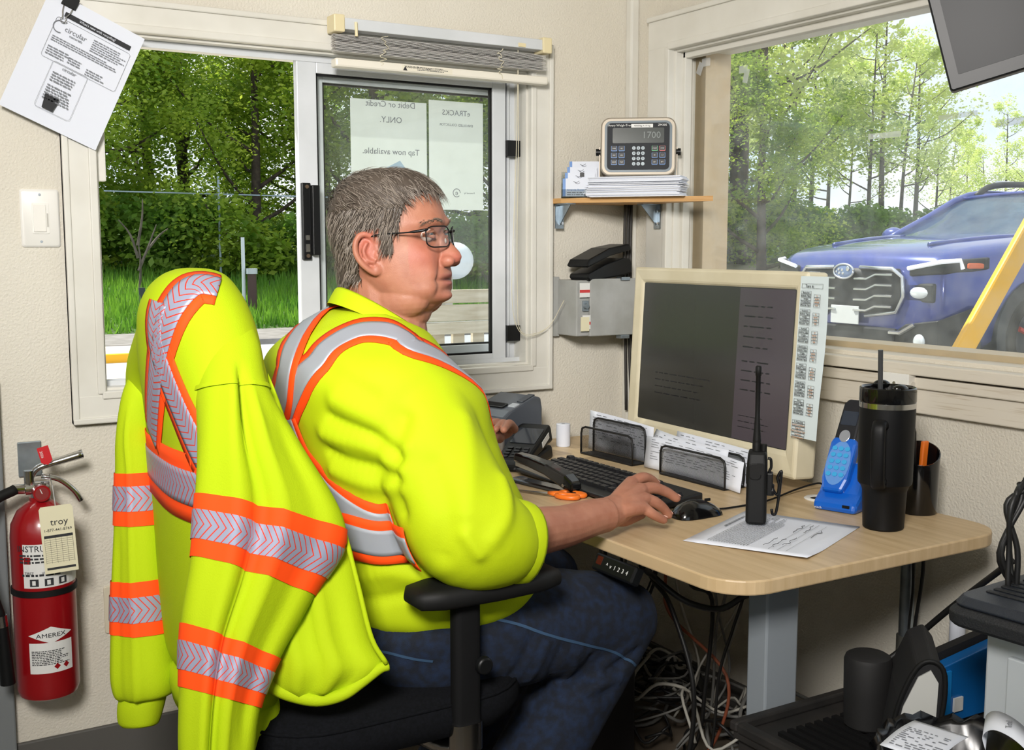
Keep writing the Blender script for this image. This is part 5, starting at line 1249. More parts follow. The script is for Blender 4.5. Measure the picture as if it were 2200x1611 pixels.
# ---- notices taped outside the fixed pane (read mirrored from inside)
NOT = leafmat('backlit_paper', '#f2f5f3', '#eef2f0')
def notice(name, label, x0p, y0p, x1p, y1p, yy=.0485):
    a, b = onp(x0p, y0p, 'y', yy), onp(x1p, y1p, 'y', yy); t = wall_thing(name, label, 'notice', ((a.x + b.x) / 2, yy, (a.z + b.z) / 2))
    w, h = b.x - a.x, a.z - b.z; G().bb((-w / 2, -h / 2, -.0004), (w / 2, h / 2, 0)).ob('sheet', NOT, t); return t, w, h
nk, w_, h_ = notice('payment_notice', 'white sheet reading Debit or Credit ONLY, taped behind the glass', 752, 210, 918, 440)
for s_, y, sz in (('Debit or Credit', .145, .0225), ('ONLY.', .105, .0225), ('Tap now available.', .022, .0225)): text('notice_text', s_, sz, INKG, nk, (0.005, y * h_ / .36 if False else (y - .02), .0004), mirror=True)
g = G(); g.add([(-.05, -.06, .0006), (.03, -.02, .0006), (.055, -.05, .0006), (.06, -.075, .0006), (-.03, -.11, .0006)], [(0, 1, 2, 3, 4)]); g.ob('card_picture', mat('pale_blue_ink', '#a9bfd0', .8), nk)
nc, w_, h_ = notice('collector_notice', 'white collector notice with a faded logo, taped behind the glass', 921, 214, 1038, 452)
text('notice_logo', 'eTRACKS', .021, INKG, nc, (0, .115, .0004), mirror=True); text('notice_text', 'ENROLLED COLLECTOR', .0095, INKG, nc, (0, .083, .0004), mirror=True)
text('notice_text', 'Powered by', .007, INKG, nc, (.04, -.10, .0004), mirror=True); text('notice_mark', 'e', .02, INKG, nc, (-.0, -.10, .0004), mirror=True)
G().tube([(.011 * cos(a), -.10 + .011 * sin(a), .0005) for a in [2 * pi * i / 24 for i in range(22)]], .001, 4).ob('notice_ring', INKG, nc)

# ---- corner shelf with its load
ZS = 1.426
PLY = mat('plywood', '#c99d63', .55, var='#b98a4e', vscale=9, stretch=(1, 1, 18))
sh = thing('corner_shelf', 'plywood corner shelf on steel brackets beside the picture window', 'shelf', (-.15, -.15, ZS - .014))
G().prism([(-.146, .15), (-.146, .085), (.118, -.25), (.118, .10), (.118, .15)], 0, .014).ob('board', PLY, sh)
for px_, wall_ in ((1197, 'b'), (1428, 'r')):
    if wall_ == 'b': M_ = Matrix.Translation((-.275 + .15, .15 - .027, 0)) @ Matrix.Rotation(R(-90), 4, 'Z')
    else: M_ = Matrix.Translation((.15 - .027, -.155 + .15, 0)) @ Matrix.Rotation(R(180), 4, 'Z')
    bkt = G().bb((-.003, -.014, -.07), (0, .014, 0), M_).bb((0, -.014, -.003), (.06, .014, 0), M_).add([(0, .001, 0), (.06, .001, 0), (0, .001, -.062), (0, -.001, 0), (.06, -.001, 0), (0, -.001, -.062)], [(0, 1, 2), (5, 4, 3), (0, 2, 5, 3), (1, 4, 5, 2), (0, 3, 4, 1)], M_).ob('bracket', STEEL, sh)
    for z in (-.055, -.02): G().cyl(M_ @ V((.0, .008, z)), M_ @ V((.004, .008, z)), .004, n=10).ob('screw', CHROME, bkt)
# scale indicator, facing the camera
ip = V((-.100, -.160, ZS)); ihd = math.atan2(CAM.y - ip.y, CAM.x - ip.x)
si = thing('scale_indicator', 'steel weighing scale indicator with keypad and dark display on the shelf', 'scale indicator', ip + V((0, 0, .012)), (0, 0, ihd + R(90)))
# local: -y faces the viewer
IM = Matrix.Translation((0, 0, .126)) @ Matrix.Rotation(R(-6), 4, 'X')
SSM = mat('brushed_steel', '#a39a8c', .5, metal=.5); NAVY = mat('navy_panel', '#0c1219', .55, spec=.3)
def ib(name, poly, y0_, y1_, m, parent=si, bev=0, **k):
    return G().prism(poly, y0_, y1_, M=IM @ Matrix.Rotation(R(90), 4, 'X')).ob(name, m, parent, bev=bev, **k)
ib('case', rrect(.208, .162, .026, 6), -.035, .032, SSM, bev=.004)
ib('panel', rrect(.186, .142, .018, 6), .032, .0335, mat('panel_rim', '#53626b', .4)); ib('panel_face', rrect(.172, .130, .012, 5), .0335, .0342, NAVY)
ds = ib('display', rrect(.142, .042, .003, 3, 0, .030), .0342, .0346, mat('lcd_dark', '#3d4240', .15)); 
def it(nm, s_, size, m, x, y, parent=si, **k):
    o = text(nm, s_, size, m, parent, **k); o.data.transform(IM @ Matrix.Rotation(R(90), 4, 'X') @ Matrix.Translation((x, y, .0352))); return o
it('display_digits', '1700', .026, mat('lcd_segment', '#5d6663', .4), .036, .030)
it('maker_name', 'Avery Weigh-Tronix', .0085, LABW, -.048, .058); it('type_number', 'ZM305', .0085, LABW, .066, .058)
ib('range_label', rrect(.06, .010, .001, 2, .01, .0565), .0345, .0352, LABW); it('range_text', '40000kg X 10 kg', .0065, INK, .01, .0565).location = IM.to_3x3() @ V((0, -.0004, 0))
BLU = mat('key_blue', '#2f6fb3', .4); KG = mat('key_line', '#9aa7ae', .4); GRN = mat('key_green', '#2f9f5e', .4); REDK = mat('key_red', '#c23a3a', .4)
kb_ = None
for r in range(4):
    for c in range(3):
        ib('number_key', [(x - .0 + (-.012 + c * .0125), y + (-.005 - r * .0145)) for x, y in rrect(.0098, .0098, .0048, 4)], .0342, .0348, KG)
        it('key_digit', '123456789C0.'[r * 3 + c], .0072, NAVY, -.012 + c * .0125 + .0, -.005 - r * .0145).location = IM.to_3x3() @ V((0, -.0002, 0))
for sx_ in (-1, 1):
    for r in range(3):
        for c in range(2):
            cx_, cy_ = sx_ * .056 + (-.0105 + c * .021) , -.006 - r * .019
            m_ = BLU if not (sx_ > 0 and r == 0) else (GRN if c == 0 else REDK)
            ib('function_key', rrect(.0165, .0145, .002, 3, cx_, cy_), .0342, .0347, m_); ib('key_face', rrect(.0145, .0125, .002, 3, cx_, cy_ + .0008), .0347, .0350, BLACKP)
            it('key_mark', ['TARE', 'SEL', 'PRT', 'SCL', 'ZERO', 'TGT'][r * 2 + c] if sx_ < 0 else ['START', 'STOP', 'ID', '<->', 'SET', 'RPT'][r * 2 + c], .0042, LABW, cx_, cy_).location = IM.to_3x3() @ V((0, -.0003, 0))
for s in (-1, 1):
    G().cyl(IM @ V((s * .104, .0, -.01)), IM @ V((s * .118, .0, -.01)), .010, n=14).ob('tilt_knob', BLACKP, si, smooth=40)
    G().bb((s * .106, -.008, 0), (s * .109, .008, .13)).ob('stand_arm', SSM, si)
G().bb((-.109, -.02, -.012), (.109, .03, -.009)).ob('stand_base', SSM, si)
# paper stack
pp_ = V((-.150, -.222, ZS)); ps = thing('paper_stack', 'thick stack of white printed forms on the corner shelf edge', 'paper stack', pp_, (0, 0, R(-52)))
rdp = random.Random(2)
nsh = 26
for i in range(nsh):
    dx, dy, a = rdp.gauss(0, .0035), rdp.gauss(0, .003), rdp.gauss(0, .012)
    if i == 15: dx += .006
    G().box((0, 0, 0), (.262 if i < 17 else .258, .085, .0019)).ob('sheet_bundle', PAPER if i % 3 else mat('paper_grey', '#dcdde2', .8), ps, loc=(dx + (.004 if i > 16 else 0), dy, .001 + i * .0021), rot=(0, 0, a))  # every third bundle uses a slightly greyer paper
# business cards in a tiered holder
hq = V((-.246, -.075, ZS)); hdg = math.atan2(CAM.y - hq.y, CAM.x - hq.x) + R(90)
ACR = glass_mat('acrylic', (.9, .93, .94), .10)
cd = thing('card_holder', 'clear acrylic tiered holder on the left end of the shelf', 'card holder', hq, (0, 0, hdg))
G().bb((-.046, -.036, 0), (.046, .036, .003)).ob('base', ACR, cd)
for i in range(4):
    y = -.033 + i * .019; z = .004 + i * .017
    G().bb((-.046, y - .002, 0), (.046, y, z + .020)).ob('front_wall', ACR, cd); 
    k = thing('business_card_set', ['small white business cards in the lowest tier of the holder', 'business cards in the second tier with a tiny binder clip', 'business cards in the third tier of the acrylic holder', 'business cards in the top rear tier of the holder'][i], 'business cards', cd.matrix_basis @ V((.006 * i, y + .006, z)), (R(-8), 0, hdg), 'business cards in the tiered holder')
    G().bb((-.042, -.002, 0), (.042, .004, .05)).ob('card', PAPER, k); G().bb((-.042, -.0024, 0), (-.034, -.002, .05)).ob('blue_edge', BLU, k)
    G().tube([(-.012, -.0026, .042), (-.004, -.0026, .038), (.004, -.0026, .043)], .0007, 4).tube([(-.008, -.0026, .038), (.0, -.0026, .035), (.006, -.0026, .038)], .0006, 4).ob('logo', INKG, k)
    if i == 0:
        text('card_name', 'Amanda Boyer', .008, BLU, k, (-.006, -.0027, .018), (R(90), 0, 0)); g = G(); words(g, -.03, 0, .06, .012, 2, .0026, .45, M=Matrix(((1, 0, 0, 0), (0, 0, -1, 0), (0, 1, 0, .012), (0, 0, 0, 1)))); g.ob('print', INKG, k)
    if i == 1: G().bb((.0, -.004, .038), (.012, .006, .05)).ob('tiny_clip', BLACKP, k)
# cables under the shelf
for i, (dx, ln) in enumerate(((0, .62), (.012, .6), (.022, .55))):
    tag(G().tube([(-.06 + dx, -.05, ZS - .014), (-.058 + dx, -.045, ZS - .15), (-.05 + dx, -.042, ZS - .35), (-.045 + dx * 1.5, -.045, ZS - ln)], .0045, 8, res=5).ob('cable', mat('dark_grey_cable', '#35322f', .6), smooth=True), ['dark cable hanging straight below the shelf, nearest the box', 'dark cable hanging below the shelf, middle of the bundle', 'dark cable hanging below the shelf, nearest the picture window'][i], 'cable', 'cables below the corner shelf')
# ---- grey electrical box
eb_ = thing('electrical_box', 'grey metal electrical box with seals and labels on the wall', 'electrical box', (-.15, -.06, 1.035))
GB = mat('grey_box_paint', '#a4a5a3', .5, var='#93948f', vscale=12)
G().bb((-.125, -.055, .005), (.128, .058, .162)).ob('enclosure', GB, eb_, bev=.003); G().bb((-.085, -.064, .004), (.13, -.052, .166)).ob('door', GB, eb_, bev=.003)
for x in (-.14, ): G().bb((x, .04, .0), (x + .02, .058, .17)).ob('flange', GB, eb_)
G().bb((-.106, -.062, .075), (-.088, -.05, .105)).cyl((-.1, -.062, .09), (-.1, -.072, .09), .008, n=12).ob('hasp', STEEL, eb_, bev=.001)
for a, b, tt, m in ((-.122, -.088, .12, 'label_white'), (-.112, -.085, .03, 'label_white')):
    G().bb((a, -.0665, tt - .005), (b, -.0655, tt + .035)).ob('sticker', MATS[m], eb_); G().bb((a, -.067, tt + .008), (b, -.0664, tt + .016)).ob('sticker_stripe', REDK, eb_)
for z, x in ((.166, .02), (.0, .02)): G().bb((x, -.07, z - .006), (x + .03, -.045, z + .004)).ob('clasp', STEEL, eb_, bev=.001)
G().bb((-.118, -.068, .02), (-.09, -.066, .06)).ob('hang_tag', mat('manila', '#d9d3b4', .7), eb_)
# card terminal lying on the box
def terminal(name, label, loc, rot, dark=True):
    t = thing(name, label, 'card terminal', loc, rot)
    prof = [(-.10, .012), (-.095, .022), (-.02, .040), (.055, .050), (.085, .046), (.092, .030), (.088, .004), (.05, 0), (-.09, 0)]
    G().loft([[V((x, s * w, z)) for x, z in prof] for s, w in ((-1, .037), (-1, .030), (1, .030), (1, .037))][:2] + [[V((x, w, z)) for x, z in prof] for w in (.030, .037)]).ob('body', BLACKP, t, bev=.004)
    return t
t2 = terminal('spare_card_terminal', 'black handheld card terminal lying face up on the grey electrical box', (-.155, -.07, 1.203), (0, R(-6), R(12)))
G().loft([[V((x, y, z)) for x, z in ((-.105, .045), (-.09, .062), (.0, .085), (.085, .088), (.09, .07), (.0, .062), (-.095, .040))] for y in (-.04, .04)]).ob('lid', BLACKP, t2, bev=.005)
G().box((-.045, 0, .076), (.05, .06, .004), Mx(ry=0)).ob('keypad', mat('keypad_grey', '#3b3a3a', .6), t2, rot=(0, R(-14), 0), loc=(0, 0, -.012))
# ---- surface outlet box on the right wall
ob_ = onp(1955, 862, 'x', 0); oo = thing('surface_outlet_box', 'white surface outlet box with knockouts under the picture window', 'outlet', (-.024, ob_.y, ob_.z - .05))
G().bb((-.026, -.035, 0), (.0, .035, .115)).ob('box', mat('chipped_white', '#d5d0c6', .5, var='#b5a68c', vscale=20, vcon=(.6, .75)), oo, bev=.004)
G().bb((-.030, -.037, -.002), (-.026, .037, .117)).ob('cover', WHITEP, oo, bev=.001); G().cyl((-.030, 0, .095), (-.032, 0, .095), .004, n=10).ob('screw', CHROME, oo)
for z in (.03, .06, .09): G().cyl((-.013, -.035, z), (-.013, -.037, z), .010, n=16).ob('knockout', mat('knockout_white', '#c8c3b8', .5), oo)
# ---- hanging monitor at the top right
tv = thing('hanging_monitor', 'dark hanging monitor cut off at the upper right corner', 'monitor')
c = atd(2290, -60, 1.75); TVM = Matrix.Translation(c) @ Matrix(((*RT, 0), (*UP, 0), (*(-FW), 0), (0, 0, 0, 1))).transposed() @ Matrix.Rotation(R(14), 4, 'Z') @ Matrix.Rotation(R(-24), 4, 'Y')
tv.matrix_world = TVM
G().prism(rrect(.40, .25, .006, 3), -.03, 0).ob('case', BLACKP, tv, bev=.003)
G().prism(rrect(.365, .215, .002, 2, 0, .006), 0, .0006).ob('screen', mat('dark_screen', '#141517', .35, spec=.12), tv)
mnt = c + V((.14, -.02, 0)); G().tube([TVM.inverted() @ c - V((0, 0, .03)), TVM.inverted() @ V((c.x + .1, c.y + .05, H))], .02, 10).ob('ceiling_arm', BLACKM, tv)
# ================================================================== DESK
ZD = .74
DX0, DX1, DY0, DY1 = -.832, -.115, -1.386, -.03
OAK = mat('light_oak_laminate', '#cdb48e', .42, var='#b59a72', vscale=7, stretch=(9, .6, 1), detail=6, vcon=(.3, .8))
dk = thing('standing_desk', 'light oak sit-stand desk on grey column legs along the wall', 'desk', (-.47, -.7, 0))
def dl(p): return V(p) - V((-.47, -.7, 0))
poly = rrect(DX1 - DX0, DY1 - DY0, .085, 8, (DX0 + DX1) / 2 + .47, (DY0 + DY1) / 2 + .7)
G().prism(poly, ZD - .026, ZD).ob('desktop', OAK, dk, bev=.003)
LEGM = mat('grey_leg_steel', '#8f969c', .4, metal=.1)
for yl in (-1.27, -.17):
    G().bb(dl((-.645, yl, .03)), dl((-.565, yl + .05, .70))).ob('leg', LEGM, dk, bev=.004)
    G().bb(dl((-.78, yl - .01, 0)), dl((-.18, yl + .06, .03))).ob('foot', LEGM, dk, bev=.006)
    G().bb(dl((-.78, yl - .02, .70)), dl((-.18, yl + .06, .714))).ob('top_bracket', BLACKM, dk)
for x in (-.64, -.58): G().bb(dl((x, -1.25, .675)), dl((x + .02, -.15, .70))).ob('crossbar', BLACKM, dk)
ct = onp(1320, 1200, 'x', -.835)
cm = G().box((0, 0, 0), (.022, .125, .034)).ob('height_controller', BLACKP, dk, bev=.004, loc=dl((-.828, ct.y, .688)), rot=(0, R(28), 0))
text('controller_marks', '\u02c4  \u02c5  1  2  3  4' if False else '^  v  1  2  3  4', .012, LABW, cm, (-.0114, -.012, -.001), (R(90), 0, R(-90)))
G().box((-.0112, .045, .003), (.001, .016, .016)).ob('red_window', mat('dark_red_led', '#4a1512', .2), cm)

# ================================================================== MONITOR
MBE = mat('beige_monitor_case', '#d8cfb4', .5, var='#cfc5a8', vscale=10)
br, blp = V((-.252, -.945, .775)), V((-.222, -.285, .775))
mdir = (blp - br); mw = mdir.length; mh = .462; mang = math.atan2(mdir.y, mdir.x)
mo = thing('desktop_monitor', 'large beige touch monitor with a dark screen on the desk', 'monitor', ((br + blp) / 2).to_tuple()[:2] + (ZD,), (0, 0, mang - R(90)))
# local: +y along the width to the left, -x faces the man
TL_ = Matrix.Translation((0, 0, .035)) @ Matrix.Rotation(R(3), 4, 'Y')
bz, bb_ = .040, .060
pl4 = [(-mw / 2, 0), (mw / 2, 0), (mw / 2, mh), (-mw / 2, mh)]
si4 = [(-mw / 2 + bz, bb_), (mw / 2 - bz, bb_), (mw / 2 - bz, mh - bz), (-mw / 2 + bz, mh - bz)]
g = G(); o_, i_ = [TL_ @ V((0, y, z)) for y, z in pl4], [TL_ @ V((.004, y, z)) for y, z in si4]; o1 = [TL_ @ V((-.006, y * .985, .004 + z * .985)) for y, z in pl4]; i1 = [TL_ @ V((-.002, y * 1.012, z + (.004 if z > .2 else -.004))) for y, z in si4]
b1 = [TL_ @ V((.055, y, z)) for y, z in pl4]; b2 = [TL_ @ V((.085, y * .8, .06 + z * .75)) for y, z in pl4]
g.loft([i_, i1, o1, o_, b1, b2], caps=False); k = len(g.v); g.f.append((k - 4, k - 3, k - 2, k - 1)); g.ob('case', MBE, mo, bev=.006)
SCR = mat('monitor_screen', '#2b2a26', .16, spec=.5, emit=.55)
G().add([TL_ @ V((.003, y, z)) for y, z in si4], [(0, 1, 2, 3)]).ob('screen', SCR, mo)
g = G(); SCT = mat('screen_text', '#1a191c', .3)
sM = TL_ @ Matrix(((0, 0, -1, .0025), (-1, 0, 0, 0), (0, 1, 0, 0), (0, 0, 0, 1)))
for i, (x, y, w, h, n_) in enumerate(((.12, .38, .11, .12, 5), (.12, .25, .11, .09, 4), (-.22, .19, .25, .07, 4), (.12, .12, .11, .04, 3))): words(g, x, y, w, h, n_, 0, .14, seed=40 + i, M=sM)
g.ob('screen_print', SCT, mo)
G().add([TL_ @ V((.0024, y, z)) for y, z in ((-.02, .42 - .0), (-.29, .42), (-.29, .06), (-.02, .06))] if False else [TL_ @ V((.0027, y, z)) for y, z in ((-.10, mh - bz - .002), (-mw / 2 + bz + .002, mh - bz - .002), (-mw / 2 + bz + .002, bb_ + .002), (-.10, bb_ + .002))], [(0, 1, 2, 3)]).ob('reflection_panel', mat('screen_window', '#3a3438', .16, emit=.7), mo)  # purple-grey glowing panel paints the room's reflection on to the screen
G().box((-.0005, .015, .028), (.002, .022, .016), TL_).ob('maker_badge', mat('badge_blue', '#4a5a6a', .4), mo); text('maker_text', 'elo', .013, LABW, mo, TL_ @ V((-.002, .015, .028)), (R(90), 0, R(-90)))
G().bb((.02, -.10, 0), (.12, .10, .012)).ob('stand_foot', MBE, mo, bev=.004); G().bb((.05, -.05, .01), (.085, .05, .16)).ob('stand_neck', MBE, mo, bev=.004)
# list taped on the right edge
ls = thing('tare_list', 'tall pale printed tare code list taped to the right monitor edge', 'paper list', (0, 0, 0)); ls.matrix_world = mo.matrix_basis @ TL_ @ Matrix.Translation((-.008, -mw / 2 - .005, 0)) @ Matrix(((0, 0, -1, 0), (-1, 0, 0, 0), (0, 1, 0, 0), (0, 0, 0, 1)))
# local: x to the right, y up, z towards the viewer
LP = mat('pale_blue_paper', '#d3dfe2', .75)
g = G(); g.loft([[V((x + .004 * (y - .3) * (-1 if y < .15 else 0), y, .004 * sin(y * 14) * (x + .03) * 12 + .001)) for x in (-.022, .02, .062)] for y in [.098 + (.452 - .098) * k / 14 for k in range(15)]], closed=False, caps=False); g.ob('sheet', LP, ls, sol=.0004)
g = G(); g2 = G(); BRN = mat('orange_ink', '#b5815a', .8)
def rect_line(g, x0, y0, x1, y1, z=.006, t=.0005): g.bb((x0, y0, z), (x1, y0 + t, z + .0002)).bb((x0, y1 - t, z), (x1, y1, z + .0002)).bb((x0, y0, z), (x0 + t, y1, z + .0002)).bb((x1 - t, y0, z), (x1, y1, z + .0002))
rect_line(g, -.012, .426, .052, .436); text('list_title', 'Tare in', .009, INK, ls, (.012, .4305, .0062))
for i, nm in enumerate(('Batteries', 'Diabetes', 'Drywall', 'Electronics', 'Metal', 'Styrofoam', 'Tires')):
    y = .420 - i * .0395
    for k in range(5):
        rect_line(g, -.013, y - .0068 * (k + 1), .018, y - .0068 * k); text('list_word', [nm, 'Vehicle Type', 'Origin', 'Destination', 'Material Type'][k], .0056, INK, ls, (.0025, y - .0068 * k - .0036, .0062), res=1)
        if k < 4: rect_line(g, .027, y - .0068 * (k + 2), .046, y - .0068 * (k + 1)); text('list_code', [['11', '8', '12', '6', '11', '6', '11'][i], 'BEW', ['AMER', 'DIA', 'DRY', 'ELEC', 'METL', 'STYR', 'TIRE'][i], ['475', '403', '480', '98', '402', '460', '390'][i]][k], .0056, BRN, ls, (.0365, y - .0068 * (k + 1) - .0036, .0062), res=1)
for k, s_ in enumerate(('To Print Daily', 'Cash Reconciliation', 'Daily Site', 'Daily by Material Type', 'Surcharge', 'Debit Settlement')):
    rect_line(g, -.014, .136 - .0068 * (k + 1), .026, .136 - .0068 * k); text('list_word', s_, .005, INK if k == 0 else BRN, ls, (.006, .136 - .0068 * k - .0036, .0062), res=1)
g.ob('table_lines', INK, ls)

# ================================================================== KEYBOARD
kp = [onp(1107, 1012, 'z', ZD + .006), onp(1526, 1044, 'z', ZD + .03)]
kc = (onp(1107, 1012, 'z', ZD + .006) + onp(1526, 1044, 'z', ZD + .03)) / 2
kfl = onp(1107, 1012, 'z', ZD + .006); kfr = onp(1282, 1070, 'z', ZD + .006)
ka = math.atan2((kfr - kfl).y, (kfr - kfl).x)          # direction along the width (to the typist's right)
KW, KD = .498, .172
kb = thing('keyboard', 'black full size keyboard lying before the letter holders', 'keyboard', (kfl.x, kfl.y, ZD), (0, 0, ka))
# local: x along the width, y away from the typist
G().loft([[V((x, 0, .004)), V((x, 0, .014)), V((x, .04, .016)), V((x, KD, .028)), V((x, KD, .006))] for x in (0, KW)]).ob('case', mat('keyboard_black', '#17181a', .45), kb, bev=.004)
KT = mat('keycap', '#1b1b1e', .4)
def kmesh(w):
    g = G(); a, b, h = w / 2 - .001, .0082, .0085
    g.loft([[V((-a, -b, 0)), V((a, -b, 0)), V((a, b, 0)), V((-a, b, 0))], [V((-a + .002, -b + .0015, h)), V((a - .002, -b + .0015, h)), V((a - .002, b - .003, h)), V((-a + .002, b - .003, h))]])
    me = g.mesh('key'); me.materials.append(KT); return me
KM = {}
U = .01905; rows = [('f', .148, [1] + ['g'] + [1] * 4 + ['h'] + [1] * 4 + ['h'] + [1] * 4 + ['h'] + [1] * 3), ('n', .120, [1] * 13 + [2] + ['h'] + [1] * 3 + ['h'] + [1] * 4), ('q', .101, [1.5] + [1] * 12 + [1.5] + ['h'] + [1] * 3 + ['h'] + [1] * 4), ('a', .082, [1.75] + [1] * 11 + [2.25] + ['e'] + [1] * 3), ('z', .063, [2.25] + [1] * 10 + [2.75] + ['w', 1, 'w2'] + [1] * 4), ('s', .044, [1.25] * 3 + [6.25] + [1.25] * 4 + ['h'] + [1] * 3 + ['h'] + [2, 1, 1])]
gap = {'g': 1, 'h': .25, 'e': 3.5, 'w': 1.25, 'w2': 1.25}
for nm, y, ks in rows:
    x = .012; sc = (KW - .024) / (22.5 * U)
    for k in ks:
        if isinstance(k, str): x += gap[k] * U * sc; continue
        w = k * U * sc
        if k not in KM: KM[k] = kmesh(w)
        o = bpy.data.objects.new('key', KM[k]); COL.objects.link(o); o.parent = kb
        o.location = (x + w / 2, y, .0155 + (y - .04) * .096); o.rotation_euler = (R(5.4), 0, 0); x += w
# ---- mouse
ms = thing('computer_mouse', 'glossy black computer mouse beside the man\'s hand', 'mouse', tuple(onp(1497, 1108, 'z', ZD)), (0, 0, R(-2)))
GLB = mat('gloss_black', '#0b0b0c', .15, coat=.3)
mr = []
for x, w, h in ((-.058, .010, .006), (-.054, .022, .016), (-.040, .029, .028), (-.015, .031, .035), (.012, .029, .033), (.035, .027, .024), (.050, .022, .014), (.057, .010, .006)):
    mr.append([V((x, w * cos(R(a)), max(0.0015, h * sin(R(a)) if a <= 180 else .0015))) for a in range(0, 361, 15)][:-1])
G().loft(mr).ob('shell', GLB, ms, smooth=60)
G().bb((.02, -.002, .028), (.034, .002, .034)).ob('scroll_wheel', RUBBER, ms, bev=.001)
m0 = V(ms.location)
G().tube([V((.056, 0, .008)), V((.10, .01, .004)), onp(1640, 1075, 'z', ZD + .004) - m0, onp(1700, 1050, 'z', ZD + .01) - m0, onp(1745, 1036, 'z', ZD + .02) - m0, onp(1758, 1042, 'z', ZD + .012) - m0, onp(1760, 1062, 'z', ZD) - m0], .0022, 8, res=6).ob('cord', RUBBER, ms, smooth=True)
gr = thing('cable_grommet', 'round white cable grommet in the desk behind the blue phone', 'grommet', tuple(onp(1760, 1072, 'z', ZD)))
G().lathe([(.02, 0), (.032, 0), (.033, .002), (.03, .004), (.02, .003), (.019, .001)], 28).ob('ring', WHITEP, gr, smooth=40); G().cyl((0, 0, .0), (0, 0, .0015), .02, n=24).ob('cap', BLACKP, gr)
# ---- printed sheet
A, B, Cc = onp(1470, 1160, 'z', ZD), onp(1730, 1210, 'z', ZD), onp(1847, 1135, 'z', ZD)
fx_ = (Cc - B); fo = thing('consent_form', 'printed form with handwriting lying under the two-way radio', 'paper', ((A + Cc) / 2).to_tuple(), (0, 0, math.atan2(fx_.y, fx_.x)))
FWd, FH = fx_.length * .985, (A - B).length * .98
g = G(); g.loft([[V((-FWd / 2 + FWd * i / 10, -FH / 2 + FH * j / 8, .0012 + .010 * max(0, (i / 10 - 1 + j / 8 * .2 + .25)) ** 2 * 0 + (.006 * max(0, .25 - i / 10) * max(0, .9 - j / 8) * 4))) for i in range(11)] for j in range(9)], closed=False, caps=False); g.ob('sheet', PAPER, fo, sol=.0003, smooth=True)
Mf = Matrix.Rotation(R(0), 4, 'Z')
g = G(); words(g, -FWd * .02, FH * .42, FWd * .42, .007, 1, .004, .7, seed=1); words(g, -FWd * .42, FH * .34, FWd * .86, FH * .34, 15, .0045, .3, seed=2); g.ob('print', INKG, fo)
g = G()
for i, (y, x0_) in enumerate(((-.03, -.12), (-.045, -.12), (-.06, -.10), (-.03, .02), (-.047, .03), (-.075, .0))):
    rr_ = random.Random(i); g.tube([(x0_ + .008 * k, y + rr_.uniform(-.003, .004), .0035 + (.006 if x0_ < -.05 else 0)) for k in range(9)], .0005, 4, res=3)
for y in (-.033, -.05, -.066): g.bb((-.12, y - .004, .0042), (.10, y - .0043, .0044))
g.ob('handwriting', INK, fo)
# ---- two-way radio
rp = onp(1624, 1119, 'z', ZD + .006); ra = thing('two_way_radio', 'black handheld two-way radio standing upright with its antenna', 'radio', tuple(rp), (0, 0, HEAD * -1 + R(-14)))
# local: x right in the picture, y away
G().loft([[V((x * s + .0, y * s2, z)) for x, y in rrect(.040, .056, .008, 4)] for z, s, s2 in ((0, .92, .94), (.004, 1, 1), (.035, 1, 1), (.12, .98, .96), (.138, .9, .85), (.143, .8, .7))]).ob('body', mat('radio_black', '#0c0d0e', .55, spec=.3), ra, bev=.001)
G().loft([[V((-.0205 + x * 0 - .0008, y, z)) for y, z in rrect(.03, .032, .012, 4, 0, .092)], [V((-.0195, y, z)) for y, z in rrect(.034, .036, .012, 4, 0, .092)]]).ob('talk_button', RUBBER, ra)
G().bb((.0, -.0286, .10), (.012, -.0275, .122)).loft([[V((x, -.0285, z)) for x, z in rrect(.020, .03, .008, 4, -.003, .105)], [V((x, -.0275, z)) for x, z in rrect(.024, .034, .008, 4, -.003, .105)]]).ob('side_panel', RUBBER, ra)
G().lathe([(.0085, .14), (.0085, .158), (.0078, .160), (.0085, .162), (.0078, .166), (.0062, .19), (.0048, .215), (.0048, .292), (.006, .293), (.006, .31), (.004, .312)], 14, M=Matrix.Translation((-.002, 0, 0))).ob('antenna', RUBBER, ra, smooth=50)
G().cyl((.012, .0, .14), (.012, .0, .156), .006, n=14).ob('volume_knob', RUBBER, ra)
G().tube([(.020, 0, .128), (.026, 0, .126), (.027, 0, .11), (.024, 0, .10), (.03, 0, .07), (.040, 0, .055), (.043, 0, .075), (.040, 0, .09), (.047, 0, .104), (.046, 0, .085), (.043, 0, .05), (.038, 0, .018), (.032, 0, .016), (.030, 0, .026)], .0028, 8, res=4).ob('belt_clip', BLACKP, ra, smooth=True)
G().bb((.019, -.012, .055), (.031, .012, .10)).cyl((.019, 0, .065), (.034, 0, .065), .012, n=14).ob('clip_mount', BLACKP, ra, bev=.002)
